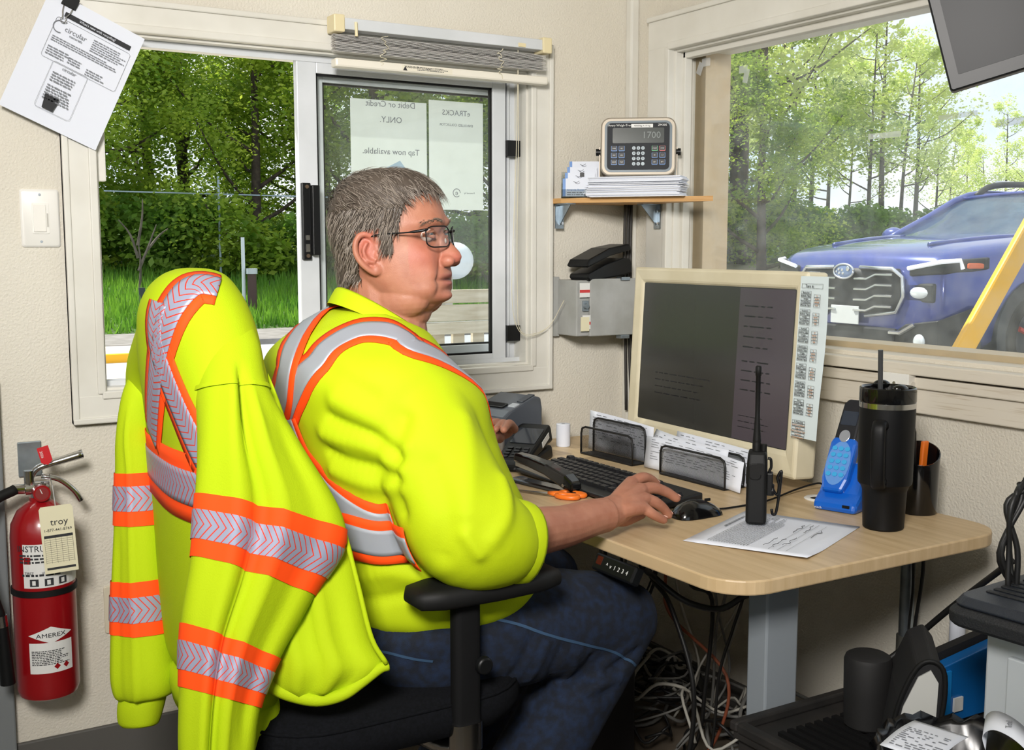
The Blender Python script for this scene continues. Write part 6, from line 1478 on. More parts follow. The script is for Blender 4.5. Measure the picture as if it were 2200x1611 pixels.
# ---- insulated mug
mp_ = onp(1897, 1133, 'z', ZD); mg = thing('travel_mug', 'tall black insulated mug with handle and straw on the desk corner', 'mug', tuple(mp_)); mg.scale = (.92, .92, .97)
MUG = mat('matte_black_coat', '#0a0a0b', .5, spec=.25)
G().lathe([(.001, 0), (.040, 0), (.0425, .003), (.046, .078), (.050, .088), (.0555, .094), (.0565, .10), (.0575, .244), (.0575, .248), (.001, .248)], 48).ob('body', MUG, mg, smooth=30)
G().lathe([(.0565, .247), (.058, .248), (.058, .2585), (.0565, .259)], 48).ob('steel_ring', CHROME, mg, smooth=30)
G().lathe([(.05, .258), (.0575, .2585), (.0585, .262), (.058, .287), (.056, .289), (.052, .285), (.050, .272), (.001, .272)], 48).ob('lid', GLB, mg, smooth=30)
hdirm = -2.9
for a in (hdirm + 1.0, hdirm + 3.9): G().sph((0, 0, 0), (.010, .018, .009), 14, 8, M=Matrix.Rotation(a, 4, 'Z') @ Matrix.Translation((.047, 0, .289))).ob('lid_tab', GLB, mg, smooth=True)
hM = Matrix.Rotation(R(-150), 4, 'Z')
g = G(); hr = []
for x, z, tx, tz in [(r[0], r[1], 0, 0) for r in ispline([(.052, .215), (.072, .222), (.086, .214), (.088, .18), (.086, .14), (.080, .108), (.068, .099), (.053, .106)], 5)]:
    hr.append((x, z))
rings = []
for i, (x, z) in enumerate(hr):
    a, b = hr[max(i - 1, 0)], hr[min(i + 1, len(hr) - 1)]; t = V((b[0] - a[0], 0, b[1] - a[1])).normalized(); nn = V((t.z, 0, -t.x))
    rings.append([V((x, 0, z)) + nn * (p * .009) + V((0, q * .014, 0)) for p, q in rrect(2, 2, .7, 4)])
G().loft(rings, M=hM).ob('handle', MUG, mg, smooth=60)
G().cyl((-.030, -.006, .262), (-.037, -.008, .365), .0052, n=12).ob('straw', mat('smoke_straw', '#3b3c3e', .3), mg, smooth=40)
# ---- pen cup and its scissors
cp_ = onp(1972, 1100, 'z', ZD); pc = thing('pen_cup', 'glossy black pen cup with a slanted rim behind the mug', 'pen cup', tuple(cp_))
n_ = 36; ring = lambda r, z, sl: [V((r * cos(2 * pi * i / n_), r * sin(2 * pi * i / n_), z + sl * (cos(2 * pi * i / n_ - R(40))))) for i in range(n_)]
G().loft([ring(.001, 0, 0), ring(.036, 0, 0), ring(.038, .003, 0), ring(.040, .125, .020), ring(.0375, .125, .020), ring(.034, .006, 0), ring(.001, .006, 0)]).ob('cup', GLB, pc, smooth=40)
ORG = mat('orange_plastic', '#e2701c', .4)
s2 = thing('scissors', 'orange handle of scissors standing in the black pen cup', 'scissors', cp_ + V((0, 0, .007)))
G().tube([(.006, .006, 0), (.012, .008, .09)], .006, 6).ob('blade', STEEL, s2); G().loft([[V((x + .012 + z * .08, y + .008, z)) for x, y in rrect(.018, .010, .004, 3)] for z in (.085, .14)]).ob('handle', ORG, s2, bev=.002)
pn = thing('marker_pen', 'fat black marker leaning in the pen cup beside the mug', 'marker', cp_ + V((-.012, .004, .007)))
G().tube([(0, 0, 0), (-.012, .0, .165)], .009, 12).ob('barrel', BLACKP, pn, smooth=40); G().tube([(-.012, 0, .165), (-.0135, 0, .182)], lambda t: .009 - .004 * t, 12).ob('cap', GLB, pn, smooth=40)
# ---- blue cordless phone in its cradle
pq = onp(1812, 1092, 'z', ZD); ph = thing('phone_cradle', 'bright blue cordless phone cradle behind the mug', 'phone cradle', tuple(pq), (0, 0, R(-72))); ph.scale = (1.08,) * 3
BLUEP = mat('phone_blue', '#0c5cc0', .3, coat=.3)
# local: -y faces the viewer
G().loft([[V((x, -.045, 0)), V((x, -.045, .018)), V((x, -.02, .035)), V((x, .02, .09)), V((x, .045, .085)), V((x, .05, 0))] for x in (-.044, .044)]).ob('base', BLUEP, ph, bev=.008)
G().bb((.018, -.047, .012), (.032, -.044, .017)).ob('page_button', BLACKP, ph)
hs = thing('cordless_phone', 'blue cordless handset with round keys leaning in its cradle', 'phone', pq + V((0, 0, .016)), (R(-30), 0, R(-72))); hs.scale = (1.08,) * 3
HMx = Matrix.Translation((-.012, -.030, 0))
def hsb(nm, poly, y0_, y1_, m, parent=hs, bev=0): return G().prism(poly, y0_, y1_, M=HMx @ Matrix.Rotation(R(90), 4, 'X')).ob(nm, m, parent, bev=bev)
hsb('body', [(-.020, .004), (.020, .004), (.027, .03), (.027, .105), (.022, .118), (-.022, .118), (-.027, .105), (-.027, .03)], -.012, .012, BLUEP, bev=.006)
hsb('upper_body', [(-.022, .112), (.022, .112), (.020, .19), (.012, .20), (-.012, .20), (-.020, .19)], -.010, .011, mat('phone_dark', '#1c1d22', .3), bev=.004)
hsb('screen', rrect(.032, .03, .002, 2, 0, .158), .0111, .0117, mat('phone_screen', '#2d3440', .15))
hsb('keypad_panel', [(.024 * cos(a), .062 + .046 * sin(a)) for a in [2 * pi * i / 28 for i in range(28)]], .0121, .0127, mat('phone_panel', '#5e8fd0', .3))
for r in range(5):
    for c in range(3): hsb('phone_key', [(-.013 + c * .013 + .0052 * cos(a), .092 - r * .0135 + .0046 * sin(a)) for a in [2 * pi * i / 14 for i in range(14)]], .0127, .0148, mat('phone_key_blue', '#3aa0d6', .3))
hsb('round_button', [(.011 * cos(a), .119 + .013 * sin(a)) for a in [2 * pi * i / 20 for i in range(20)]], .0115, .0145, mat('silver_button', '#aeb3bd', .3, metal=.6), bev=.001)
text('maker_text', 'vtech', .007, LABW, ph, (-.032, -.0455, .006), (R(90), 0, 0))
# ---- stapler
s0, s1 = onp(1108, 1033, 'z', ZD), onp(1243, 1066, 'z', ZD); sd_ = s1 - s0
st = thing('stapler', 'black desk stapler standing open-jawed before the keyboard', 'stapler', tuple(s0), (0, 0, math.atan2(sd_.y, sd_.x))); SL = sd_.length
G().loft([[V((x, -.02, 0)), V((x, .02, 0)), V((x, .018, .010)), V((x, -.018, .010))] for x in (0, SL)]).ob('base', GLB, st, bev=.003)
G().bb((.006, -.012, .010), (.03, .012, .012)).ob('anvil', CHROME, st)
G().loft([[V((x, -w, z0_)), V((x, w, z0_)), V((x, w * .9, z1_)), V((x, -w * .9, z1_))] for x, w, z0_, z1_ in ((.008, .016, .050, .070), (.06, .017, .044, .068), (.12, .018, .034, .060), (SL - .03, .019, .012, .045), (SL - .006, .017, .010, .030))]).ob('arm', GLB, st, bev=.005)
G().loft([[V((x, -.011, z)), V((x, .011, z)), V((x, .011, z + .010)), V((x, -.011, z + .010))] for x, z in ((.012, .040), (SL * .62, .026))]).ob('magazine', CHROME, st)
G().cyl((SL - .03, -.021, .022), (SL - .03, .021, .022), .004, n=10).ob('hinge_pin', CHROME, st)
# ---- scissors on the desk
q0, q1 = onp(1106, 1056, 'z', ZD), onp(1255, 1074, 'z', ZD); qd = q1 - q0
sc_ = thing('scissors', 'orange handled scissors lying before the stapler', 'scissors', tuple(q0), (0, 0, math.atan2(qd.y, qd.x))); QL = qd.length
for s in (-1, 1):
    G().loft([[V((x, s * .001 + a * w, .003 + s * .001)), V((x, s * .001 - a * w, .003 + s * .001)), V((x, s * .001 - a * w, .0045 + s * .001)), V((x, s * .001 + a * w, .0045 + s * .001))] for x, w, a in ((0, .0008, 1), (QL * .45, .007, 1), (QL * .58, .006, 1))]).ob('blade', CHROME, sc_)
    cx_, cy_ = QL * .80, s * .013; G().tube([(cx_ + .030 * cos(t) * (1 if s > 0 else .85), cy_ + .0135 * sin(t), .007) for t in [2 * pi * i / 20 for i in range(22)]], .0055, 8).tube([(QL * .5, 0, .006), (QL * .64, s * .008, .007)], .005, 8).ob('handle', ORG, sc_, smooth=True)
# ---- receipt roll
rl_ = thing('receipt_roll', 'white receipt paper roll standing on the desk by the terminal', 'paper roll', tuple(onp(1210, 958, 'z', ZD)))
G().lathe([(.006, 0), (.0185, 0), (.0195, .001), (.0195, .062), (.0185, .063), (.006, .063), (.006, 0)], 32).ob('paper', PAPER, rl_, smooth=40); G().cyl((0, 0, .0), (0, 0, .0625), .006, n=16).ob('core', BLACKP, rl_)
# ---- card terminal on its base
tq = onp(1122, 994, 'z', ZD); ctm = thing('card_terminal', 'black card payment terminal with colour keys on its charging base', 'card terminal', tuple(tq), (0, 0, R(37))); ctm.scale = (1.15,) * 3
# local: +x up the device (away from the man's hand), -x the keypad end
G().loft([[V((x, s * .042, 0)), V((x, s * .042, h)), V((x, -s * .0, h)) if False else V((x, s * .040, h + .003))] for s in (1,) for x, h in ((0, 0),)] if False else [[V((x, -w, 0)), V((x, w, 0)), V((x, w * .92, h)), V((x, -w * .92, h))] for x, w, h in ((-.11, .03, .012), (-.09, .042, .022), (.0, .044, .022), (.08, .044, .03), (.10, .034, .02))]).ob('base', BLACKP, ctm, bev=.006)
TMx = Matrix.Translation((-.005, 0, .042)) @ Matrix.Rotation(R(-21), 4, 'Y')
G().loft([[V((x, -w, -t)), V((x, w, -t)), V((x, w, 0)), V((x, -w, 0))] for x, w, t in ((-.095, .030, .012), (-.08, .036, .02), (.05, .040, .03), (.085, .040, .04), (.098, .034, .03))], M=TMx).ob('body', BLACKP, ctm, bev=.006)
G().prism(rrect(.066, .060, .004, 3, .038, 0), .0, .0015, M=TMx).ob('screen', mat('terminal_screen', '#24282e', .08), ctm)
for r in range(4):
    for c in range(3): G().prism(rrect(.008, .013, .002, 2, -.018 - r * .0125, -.019 + c * .019), 0, .003, M=TMx).ob('key', KT, ctm)
for c, m in enumerate((REDK, mat('key_yellow', '#d8b13a', .4), GRN)): G().prism(rrect(.009, .014, .002, 2, -.073, .019 - c * .019), 0, .003, M=TMx).ob('colour_key', m, ctm)
G().box((.045, -.0405, -.012), (.045, .001, .014), TMx).ob('serial_label', LABW, ctm)
# ---- receipt printer
pr_ = V((-.575, -.215, ZD)); rp_ = thing('receipt_printer', 'dark grey receipt printer standing behind the card terminal', 'receipt printer', pr_, (0, 0, R(-75)))
PG = mat('printer_grey', '#4a4f57', .3, coat=.2); PGD = mat('printer_dark', '#3a3e45', .4)
# local: corner at origin; -x to the left side, +y backwards
pw, pd, phh = .135, .155, .112
G().loft([[V((x, 0, 0)), V((x, 0, phh - .018)), V((x, .006, phh - .006)), V((x, .03, phh + .008)), V((x, pd - .03, phh + .040)), V((x, pd - .006, phh + .034)), V((x, pd, phh + .005)), V((x, pd, 0))] for x in (-pw, 0)]).ob('body', PG, rp_, bev=.006)
G().bb((-pw, -.001, .0), (-.0, .01, .075)).ob('front_panel', mat('printer_front', '#8a8682', .4), rp_, bev=.002)
g = G(); pM = Matrix.Translation((-pw * .58, .05, phh + .015)) @ Matrix.Rotation(R(18), 4, 'X')
G().prism(rrect(.082, .026, .006, 4), 0, .004, M=pM).ob('paper_slot', BLACKP, rp_, bev=.001); G().prism(rrect(.070, .016, .004, 4), .004, .0045, M=pM).ob('slot_opening', BLACKM, rp_)
G().box((0, 0, 0), (.026, .022, .006), Mx((-.018, .06, phh + .018), rx=R(18))).ob('release_button', mat('printer_button', '#a6abb2', .3), rp_, bev=.002); G().box((0, 0, 0), (.022, .05, .004), Mx((-.016, .105, phh + .034), rx=R(18))).ob('indicator_panel', PGD, rp_, bev=.001)
# ---- letter holders of black mesh
WIRE = mat('black_wire', '#101011', .5)
def holder(name, label, pa, pb, hs_, off, seed):
    d = (pb - pa); ln = d.length; t = thing(name, label, 'letter holder', tuple(pa), (0, 0, math.atan2(d.y, d.x)))
    for i, (h, o) in enumerate(zip(hs_, off)):
        pp = [(0, 0)] + [(.012 * 0 + .0, h - .02), (.004, h - .006), (.018, h)] + [(ln - .018, h), (ln - .004, h - .006), (ln, h - .02), (ln, 0)]
        fr = G().tube([(x, o, z + .003) for x, z in pp + pp[:2]], .0028, 8).ob('panel_frame', WIRE, t, smooth=True)
        g = G(); st_ = .0034; nx_ = int(ln / st_); nz_ = int(h / st_)
        for k in range(-nz_, nx_):
            for sgn in (1, -1):
                x0_, z0_ = k * st_, 0; x1_, z1_ = x0_ + nz_ * st_, nz_ * st_
                if x0_ < 0: z0_ = -x0_; x0_ = 0
                if x1_ > ln: z1_ -= x1_ - ln; x1_ = ln
                if z1_ - z0_ < .004: continue
                X0_, X1_ = (x0_, x1_) if sgn > 0 else (ln - x0_, ln - x1_)
                w = .00045; g.add([(X0_ - w, o, z0_ + .003), (X0_ + w, o, z0_ + .003), (X1_ + w, o, z1_ + .003), (X1_ - w, o, z1_ + .003)], [(0, 1, 2, 3)])
        mm = g.ob('wire_mesh', WIRE, fr, recalc=False); mm['kind'] = 'stuff'
    G().bb((0, min(off) - .002, 0), (ln, max(off) + .002, .004)).ob('base', WIRE, t)
    return t
h1a, h1b = V((-.365, -.272, ZD)), V((-.355, -.484, ZD)); h2a, h2b = V((-.358, -.600, ZD)), V((-.352, -.825, ZD))
holder('letter_holder', 'two-tier black mesh letter holder left on the desk', h1a, h1b, (.072, .092), (.0, .042), 1)
holder('letter_holder', 'long black mesh letter holder full of receipts at right', h2a, h2b, (.070, .070), (.0, .060), 2)
def receipt(name, label, a, b, h, bow, lean, seed, x_off=0, curl=0):
    d = b - a; ln = d.length; t = thing(name, label, 'receipt', tuple(a), (0, 0, math.atan2(d.y, d.x)), 'receipts in the mesh holders')
    f = lambda u, v: V((u * ln, x_off + bow * sin(pi * u) + lean * v + curl * v * v * (1 - u), v * h * (1 - .12 * u) + .004))
    G().loft([[f(i / 10, j / 6) for i in range(11)] for j in range(7)], closed=False, caps=False).ob('sheet', PAPER, t, smooth=True, sol=.0003)
    g = G(); rd_ = random.Random(seed)
    for r in range(9):
        v = .93 - r * .075; u = .05
        while u < .9:
            w = rd_.uniform(.02, .09)
            if rd_.random() < .6: g.add([f(u, v) - V((0, .0012, 0)), f(u + w, v) - V((0, .0012, 0)), f(u + w, v - .018) - V((0, .0012, 0)), f(u, v - .018) - V((0, .0012, 0))], [(0, 1, 2, 3)])
            u += w + .025
    g.ob('print', INKG, t); return t
receipt('receipt', 'tall printed receipt sheet standing behind the two-tier holder', V((-.335, -.235, ZD)), V((-.325, -.50, ZD)), .105, .006, .006, 1, .02)
receipt('receipt', 'curled receipt in the middle of the long holder', V((-.345, -.50, ZD)), V((-.335, -.78, ZD)), .088, -.012, .015, 2, .02, .02)
receipt('receipt', 'front receipt slumping over the long holder\'s right end', V((-.352, -.52, ZD)), V((-.358, -.875, ZD)), .078, .014, .01, 3, .006)
receipt('receipt', 'rear receipt leaning against the monitor behind the long holder', V((-.325, -.56, ZD)), V((-.325, -.87, ZD)), .09, .004, .022, 4, .03)
# ================================================================== UNDER AND BESIDE THE DESK
CBL = [mat('cable_black', '#141414', .5), mat('cable_grey', '#6b6a66', .6), mat('cable_orange', '#8a4a30', .6), mat('cable_white', '#a8a59b', .6)]
def cable(label, pts, r, m, group='cables under the desk', res=7, name='cable'):
    return tag(G().tube(pts, r, 8, res=res).ob(name, m, smooth=True), label, 'cable', group)
rdc = random.Random(17)
def cpt(px, py, x): return onp(px, py, 'x', x)
hang = [((1395, 1225), (1440, 1300), (1490, 1480), 0, 'thick black cable sagging from the desk controller to the leg'), ((1480, 1245), (1530, 1290), (1515, 1480), 0, 'black cable dropping beside the sagging cable'), ((1560, 1265), (1540, 1340), (1530, 1500), 1, 'grey cable slanting down to the leg under the desk'),
        ((1430, 1225), (1440, 1320), (1560, 1450), 2, 'thin orange cable curving down under the desk'), ((1300, 1235), (1305, 1280), (1315, 1330), 0, 'short black cable behind the desk controller'), ((1600, 1262), (1575, 1350), (1545, 1450), 0, 'thin black cable nearest the desk leg')]
for i, (a, b, c, k, lab) in enumerate(hang):
    xx = (-.52, -.40, -.30, -.34, -.45, -.42)[i]
    A_, B_, C_ = cpt(*a, xx), cpt(*b, xx + .02), cpt(*c, xx + .03); A_.z = min(A_.z, .712)
    cable(lab, [V((A_.x, A_.y, .712)), A_, B_, C_, V((C_.x, C_.y + .03, .12)), V((C_.x - .05, C_.y + .1, .012))], (.0055, .005, .0035, .004, .005, .0035)[i], CBL[k])
cable('black power cable looping from the controller to the motor at the leg', [V((-.80, -1.10, .70)), cpt(1400, 1235, -.7), cpt(1470, 1290, -.66), cpt(1545, 1308, -.64), cpt(1600, 1280, -.62), V((-.62, -1.235, .66))], .0062, CBL[0])
for i in range(26):                                       # the tangle on the floor by the back wall
    cx_, cy_ = rdc.uniform(-.33, -.12), rdc.uniform(-.9, -.12); r_ = rdc.uniform(.05, .14); z0_ = rdc.uniform(.01, .2)
    pts = [V((min(max(cx_ + r_ * rdc.uniform(.6, 1.3) * cos(a), -.41), -.03), min(max(cy_ + r_ * rdc.uniform(.6, 1.3) * sin(a), -1.0), -.04), max(.008, z0_ + rdc.uniform(-.05, .05)))) for a in [k * .95 + i for k in range(9)]]
    cable('tangled loop of dusty cable in the heap under the desk', pts, rdc.uniform(.0028, .005), CBL[[1, 0, 3, 1, 0, 1][i % 6]], 'cable heap under the desk', 5)
for i in range(9):
    x, y = rdc.uniform(-.32, -.1), rdc.uniform(-.8, -.15)
    cable('dusty cable running down to the heap under the desk', [V((x, y, .708)), V((x + rdc.uniform(-.04, .04), y + rdc.uniform(-.04, .04), .45)), V((x + rdc.uniform(-.08, .06), y + rdc.uniform(-.06, .06), .22)), V((max(-.4, x + rdc.uniform(-.1, .05)), y + .05, .05))], rdc.uniform(.0025, .0045), CBL[[0, 1, 3][i % 3]], 'dusty cables falling to the heap')
pb = thing('power_supply', 'black power supply box on the floor under the desk', 'power supply', (-.48, -.92, 0), R(80))
G().bb((-.10, -.05, 0), (.10, .05, .075)).ob('case', BLACKP, pb, bev=.006); G().bb((.04, -.052, .03), (.06, -.05, .038)).ob('indicator', CHROME, pb)
pt = thing('computer_tower', 'dark computer tower on the floor behind the man\'s knees', 'computer', (-.53, -.42, 0))
G().bb((-.09, -.2, 0), (.09, .18, .42)).ob('case', mat('tower_black', '#1b1b1d', .5), pt, bev=.006); G().bb((-.092, -.17, .30), (-.09, .15, .34)).ob('drive_bay', BLACKP, pt)
# grey conduit with cables on the right wall
cy0 = onp(1950, 1250, 'x', -.03).y
cdt = thing('wall_conduit', 'grey metal conduit running down the wall behind the desk', 'conduit', (-.03, cy0, 0))
G().cyl((0, 0, .25), (0, 0, .72), .016, n=16).ob('upper_pipe', STEEL, cdt, smooth=40); G().cyl((0, 0, 0), (0, 0, .42), .020, n=16).ob('lower_pipe', mat('dull_steel', '#6a6a64', .5, metal=.6), cdt, smooth=40)
cable('black cable hanging beside the wall conduit', [V((-.06, cy0 - .045, .71)), V((-.055, cy0 - .06, .6)), V((-.05, cy0 - .04, .45)), V((-.05, cy0 - .03, .3)), V((-.05, cy0 - .07, .1))], .004, CBL[0], 'cables by the conduit')
cable('thin black cable hanging nearest the wall conduit', [V((-.06, cy0 - .03, .71)), V((-.055, cy0 - .035, .55)), V((-.05, cy0 - .025, .4)), V((-.05, cy0 - .05, .12))], .003, CBL[0], 'cables by the conduit')
cable('long black cable strung diagonally from the laptop to the floor', [atd(2175, 1205, 1.9), atd(2050, 1300, 2.05), atd(1950, 1385, 2.15), atd(1850, 1475, 2.2), V((-.12, -.95, .10)), V((-.2, -.85, .02))], .006, CBL[0], 'cables by the conduit')
# low black slotted stand
TRY = mat('dusty_black_plastic', '#1d1c1b', .6, var='#2b2826', vscale=14)
sd = thing('slotted_stand', 'low dusty black plastic stand with a slotted top by the desk leg', 'stand', (-.42, -1.44, 0))
for x in (-.31, .29): G().bb((x, -.145, 0), (x + .02, .145, .43)).ob('side', TRY, sd)
G().bb((-.32, -.15, .425), (.32, .15, .44)).ob('top', TRY, sd, bev=.003)
for a, b in (((-.325, .135, .44), (.325, .155, .458)), ((-.325, -.155, .44), (-.305, .135, .458))): G().bb(a, b).ob('rim', TRY, sd, bev=.004)
for i in range(13): G().bb((-.27 + i * .022, -.12, .44), (-.258 + i * .022, .09, .447)).ob('slat', BLACKM, sd)
# speaker, binder, folder on the stand
def stand_at(px, dep): 
    q = atd(px, 1500, dep); return V((q.x, q.y, .447))
sp_k = stand_at(1862, 2.0); sk = thing('round_speaker', 'black cylindrical speaker standing beside the zip binder', 'speaker', sp_k)
G().lathe([(.001, 0), (.034, 0), (.038, .004), (.040, .06), (.041, .12), (.038, .128), (.033, .131), (.001, .132)], 32).ob('body', mat('speaker_cloth', '#161515', .7), sk, smooth=30); G().lathe([(.028, .1285), (.031, .131), (.033, .1285)], 32).ob('top_ring', GLB, sk, smooth=40)
bn = thing('zip_binder', 'thick black zip binder standing open edge outwards', 'binder', atd(1936, 1500, 1.92).to_tuple()[:2] + (.447,), (0, R(12), R(-46)))
G().loft([[V((x, -.09, z)) for x, z in ((-.03, 0), (-.034, .1), (-.022, .17), (0, .188), (.022, .17), (.034, .1), (.03, 0))], [V((x, .10, z)) for x, z in ((-.03, 0), (-.034, .1), (-.022, .17), (0, .188), (.022, .17), (.034, .1), (.03, 0))]]).ob('cover', mat('binder_black', '#121214', .8), bn, bev=.004)
G().loft([[V((x, y, z)) for x, z in ((-.024, 0), (-.026, .1), (-.016, .155), (0, .172), (.016, .155), (.026, .1), (.024, 0))] for y in (-.0935, -.09)]).ob('page_block', mat('page_edges', '#b9b9b4', .8), bn)
G().tube([(x, -.094, z) for x, z in ((-.03, 0), (-.034, .1), (-.022, .17), (0, .188), (.022, .17), (.034, .1), (.03, 0))], .004, 8, res=4).ob('zip', RUBBER, bn, smooth=True)
BF = mat('blue_folder_plastic', '#0f62a8', .35)
b0_, b1_ = atd(1995, 1440, 1.99), atd(2112, 1392, 2.06)
bfv = b1_ - b0_; bf = thing('blue_folder', 'bright blue plastic expanding folder standing behind the wastebasket', 'folder', (b0_.x, b0_.y, .447), (0, 0, math.atan2(bfv.y, bfv.x))); bl_ = sqrt(bfv.x ** 2 + bfv.y ** 2)
G().loft([[V((-.005, y, 0)), V((bl_ + .15, y, 0)), V((bl_ + .15, y, b1_.z - .44 + .02)), V((-.005, y, b0_.z - .447))] for y in (-.012, .012)]).ob('cover', BF, bf, bev=.002)
G().loft([[V((-.02, y, .0)), V((bl_ + .14, y, .0)), V((bl_ + .14, y, b1_.z - .44 + .03)), V((-.02, y, b0_.z - .447 + .012))] for y in (.014, .032)]).ob('black_back', mat('binder_black', '#121214', .8), bf)
G().bb((.008, -.016, .0), (.042, -.012, b0_.z - .447 - .004)).ob('pen_sleeve', mat('blue_sleeve', '#1e84cf', .25), bf); G().bb((.052, -.0165, .02), (.075, -.0125, .045)).ob('price_label', LABW, bf)
# wastebasket with a black liner and receipts
wb = thing('wastebasket', 'wastebasket lined with a crumpled black bag at the lower right', 'wastebasket', (-.735, -1.755, 0))
G().lathe([(.001, 0), (.09, 0), (.093, .004), (.112, .55), (.115, .555), (.109, .55), (.088, .01), (.001, .01)], 36).ob('bin', BLACKP, wb, smooth=30)
rb_ = random.Random(4); n_ = 48; rgs = []
for r, z, am in ((.115, .48, .003), (.119, .53, .005), (.122, .57, .006), (.117, .588, .007), (.108, .575, .006), (.098, .54, .008), (.07, .515, .008), (.002, .505, 0)):
    rgs.append([V(((r + rb_.uniform(-am, am)) * cos(2 * pi * i / n_), (r + rb_.uniform(-am, am)) * sin(2 * pi * i / n_), z + rb_.uniform(-am, am))) for i in range(n_)])
G().loft(rgs, caps=False).ob('liner', mat('black_bag_film', '#0c0c0e', .25), wb, smooth=True)
def flat_receipt(label, px0, py0, px1, py1, px2, py2, z, bow, seed):
    a, b, c = onp(px0, py0, 'z', z), onp(px1, py1, 'z', z), onp(px2, py2, 'z', z); t = thing('receipt', label, 'receipt', a, group='receipts thrown in the wastebasket')
    u, v = b - a, c - a; f = lambda s, w, d=0: u * s + v * w + V((0, 0, bow * sin(pi * s) * (1 if bow > 0 else 1) + d + .02 * (s > 1)))
    G().loft([[f(i / 12, j / 6) for i in range(13)] for j in range(7)], closed=False, caps=False).ob('sheet', PAPER, t, smooth=True, sol=.0004)
    g = G(); rd_ = random.Random(seed)
    for r in range(11):
        s = .10 + r * .055; w = .1
        while w < .85:
            k = rd_.uniform(.04, .16)
            if rd_.random() < .65: g.add([f(s, w, .0012), f(s + .022, w, .0012), f(s + .022, w + k, .0012), f(s, w + k, .0012)], [(0, 1, 2, 3)])
            w += k + .04
    g.ob('print', INKG, t); return t
flat_receipt('printed receipt lying flat across the wastebasket rim', 1890, 1600, 1965, 1547, 2010, 1640, .605, .004, 7)
rr2 = thing('receipt_roll', 'curled white receipt tape spilling over the wastebasket', 'paper roll', onp(2120, 1590, 'z', .605)); lo = V(rr2.location)
w0 = [onp(2122, 1545, 'z', .625) - lo, onp(2160, 1560, 'z', .63) - lo, onp(2230, 1600, 'z', .625) - lo]; ax_ = (onp(2122, 1590, 'z', .625) - onp(2130, 1530, 'z', .625)).normalized()
cvw = [V((0, 0, 0)) + (w0[2] - w0[0]).normalized() * (x) + V((0, 0, z)) for x, z in ispline([(0, .0), (-.006, .018), (.012, .034), (.045, .036), (.08, .026), (.12, .012), (.16, .02)], 5)]
G().loft([[p - ax_ * .035 for p in cvw], [p + ax_ * .035 for p in cvw]], closed=False, caps=False).ob('tape', PAPER, rr2, smooth=True, sol=.0005)
g = G()
for k, s_ in enumerate(('Total', '67 $1,662.00', 'DEBIT')): text('tape_text', s_, .012, INKG, rr2, cvw[14 + k * 5] + V((0, 0, .0025)), (R(-10), 0, math.atan2(ax_.y, ax_.x) + R(180)))
# drawer cabinet with laptop, magazine, cables
CAB = mat('pale_grey_cabinet', '#b9bfc3', .5)
cbn = thing('drawer_cabinet', 'pale grey steel drawer cabinet cut off at the right edge', 'cabinet', (-.31, -1.99, 0))
G().bb((-.265, -.32, 0), (.265, .32, .715)).ob('body', CAB, cbn, bev=.004)
for i, (a, b) in enumerate(((.03, .24), (.25, .46), (.47, .68))): 
    dr = G().bb((-.278, -.30, a), (-.265, .275, b)).ob('drawer', CAB, cbn, bev=.003); G().bb((-.29, -.10, b - .03), (-.278, .06, b - .02)).ob('handle', STEEL, dr)
lt = thing('rugged_laptop', 'closed black rugged laptop with a ribbed lid on the drawer cabinet', 'laptop', (-.47, -1.765, .722), R(4))
LPT = mat('laptop_black', '#16181c', .6, bump=.3, bscale=300)
G().loft([rr3(.33, .46, .03, .0, .0, -.10), rr3(.34, .47, .03, .006, 0, -.10), rr3(.34, .47, .03, .022, 0, -.10), rr3(.325, .455, .03, .030, 0, -.10)]).ob('base', LPT, lt, bev=.002)
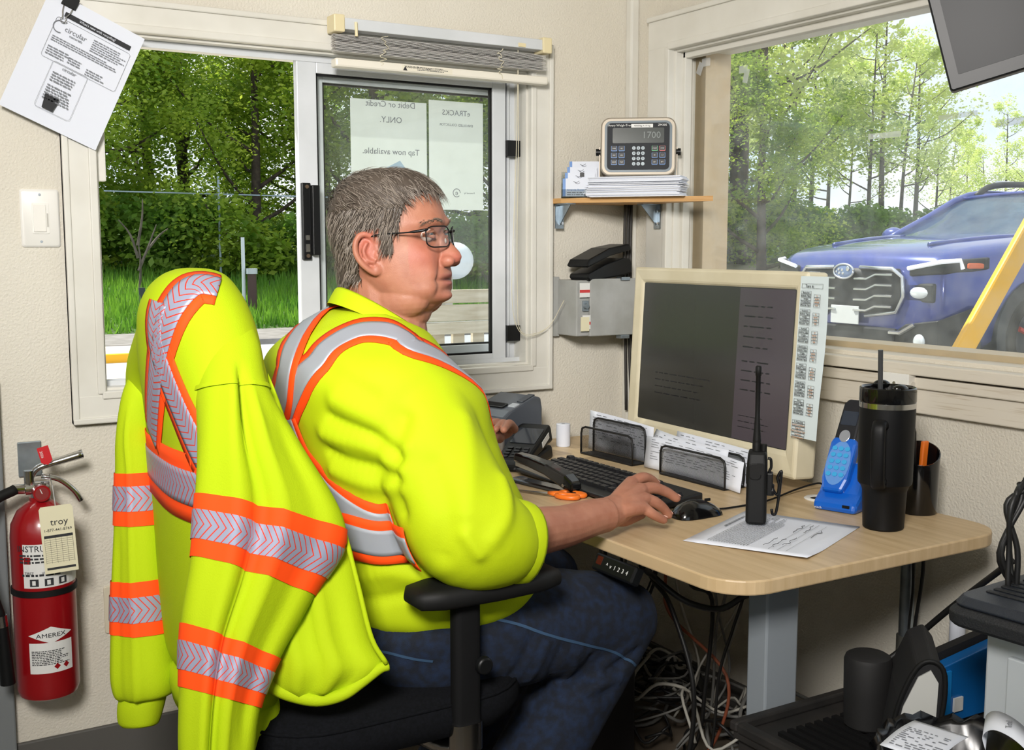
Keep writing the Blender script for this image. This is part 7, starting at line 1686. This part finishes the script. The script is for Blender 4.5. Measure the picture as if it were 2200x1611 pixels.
lid = G().loft([rr3(.32, .45, .025, .030, 0, -.10), rr3(.325, .455, .025, .034, 0, -.10), rr3(.31, .44, .025, .046, 0, -.10)]).ob('lid', mat('laptop_lid', '#20252e', .45, bump=.2, bscale=500), lt, bev=.002)
for i in range(8): G().bb((-.11 + i * .02, -.02, .046), (-.10 + i * .02, .10, .0485)).ob('rib', LPT, lid, bev=.001)
mgz = thing('magazine', 'folded magazine sticking out under the laptop', 'magazine', (-.42, -1.72, .7155), R(-8)); G().bb((-.17, -.16, 0), (.10, .04, .004)).ob('pages', PAPER, mgz); G().bb((-.17, -.16, .004), (.10, .04, .0055)).ob('cover', mat('magazine_cover', '#2a2f22', .3, var='#8a7a2a', vscale=18, vcon=(.6, .7)), mgz)
bc0 = atd(2190, 1165, 1.78)
for i in range(5):
    rr_ = random.Random(80 + i); q = bc0 + V((0, 0, 0))
    cable('loop of the black cable bundle hanging by the laptop', [q + V((rr_.uniform(-.015, .015) + .04 * sin(a), rr_.uniform(-.01, .01) - .01, .10 * cos(a) + rr_.uniform(-.01, .01))) for a in [2 * pi * k / 8 for k in range(9)]], .0045, CBL[0], 'cable bundle by the laptop', 5)
cbd = thing('cardboard_sheet', 'brown cardboard sheet standing between wall and cabinet', 'cardboard', (-.30, -1.615, .0), R(10)); G().bb((-.05, -.004, 0), (.2, .004, .76)).ob('sheet', mat('cardboard', '#7b5a40', .9), cbd)
wr = thing('paper_tube', 'white rolled paper tube beside the cardboard sheet', 'paper roll', onp(2058, 1330, 'x', -.1).to_tuple()[:2] + (0,)); wz = onp(2058, 1318, 'x', -.1).z
G().lathe([(.001, 0), (.016, 0), (.016, wz), (.014, wz), (.013, .01), (.001, .01)], 20).ob('tube', PAPER, wr, smooth=40)
# ---- small fix-ups: printed matter too small to pick apart is stuff
for o in list(bpy.data.objects):
    if o.name.split('.')[0] in ('print', 'screen_print', 'handwriting', 'table_lines', 'tag_table', 'hair_strands_grey', 'hair_strands_brown', 'eyebrow_hair', 'frame_lines'): o['kind'] = 'stuff'
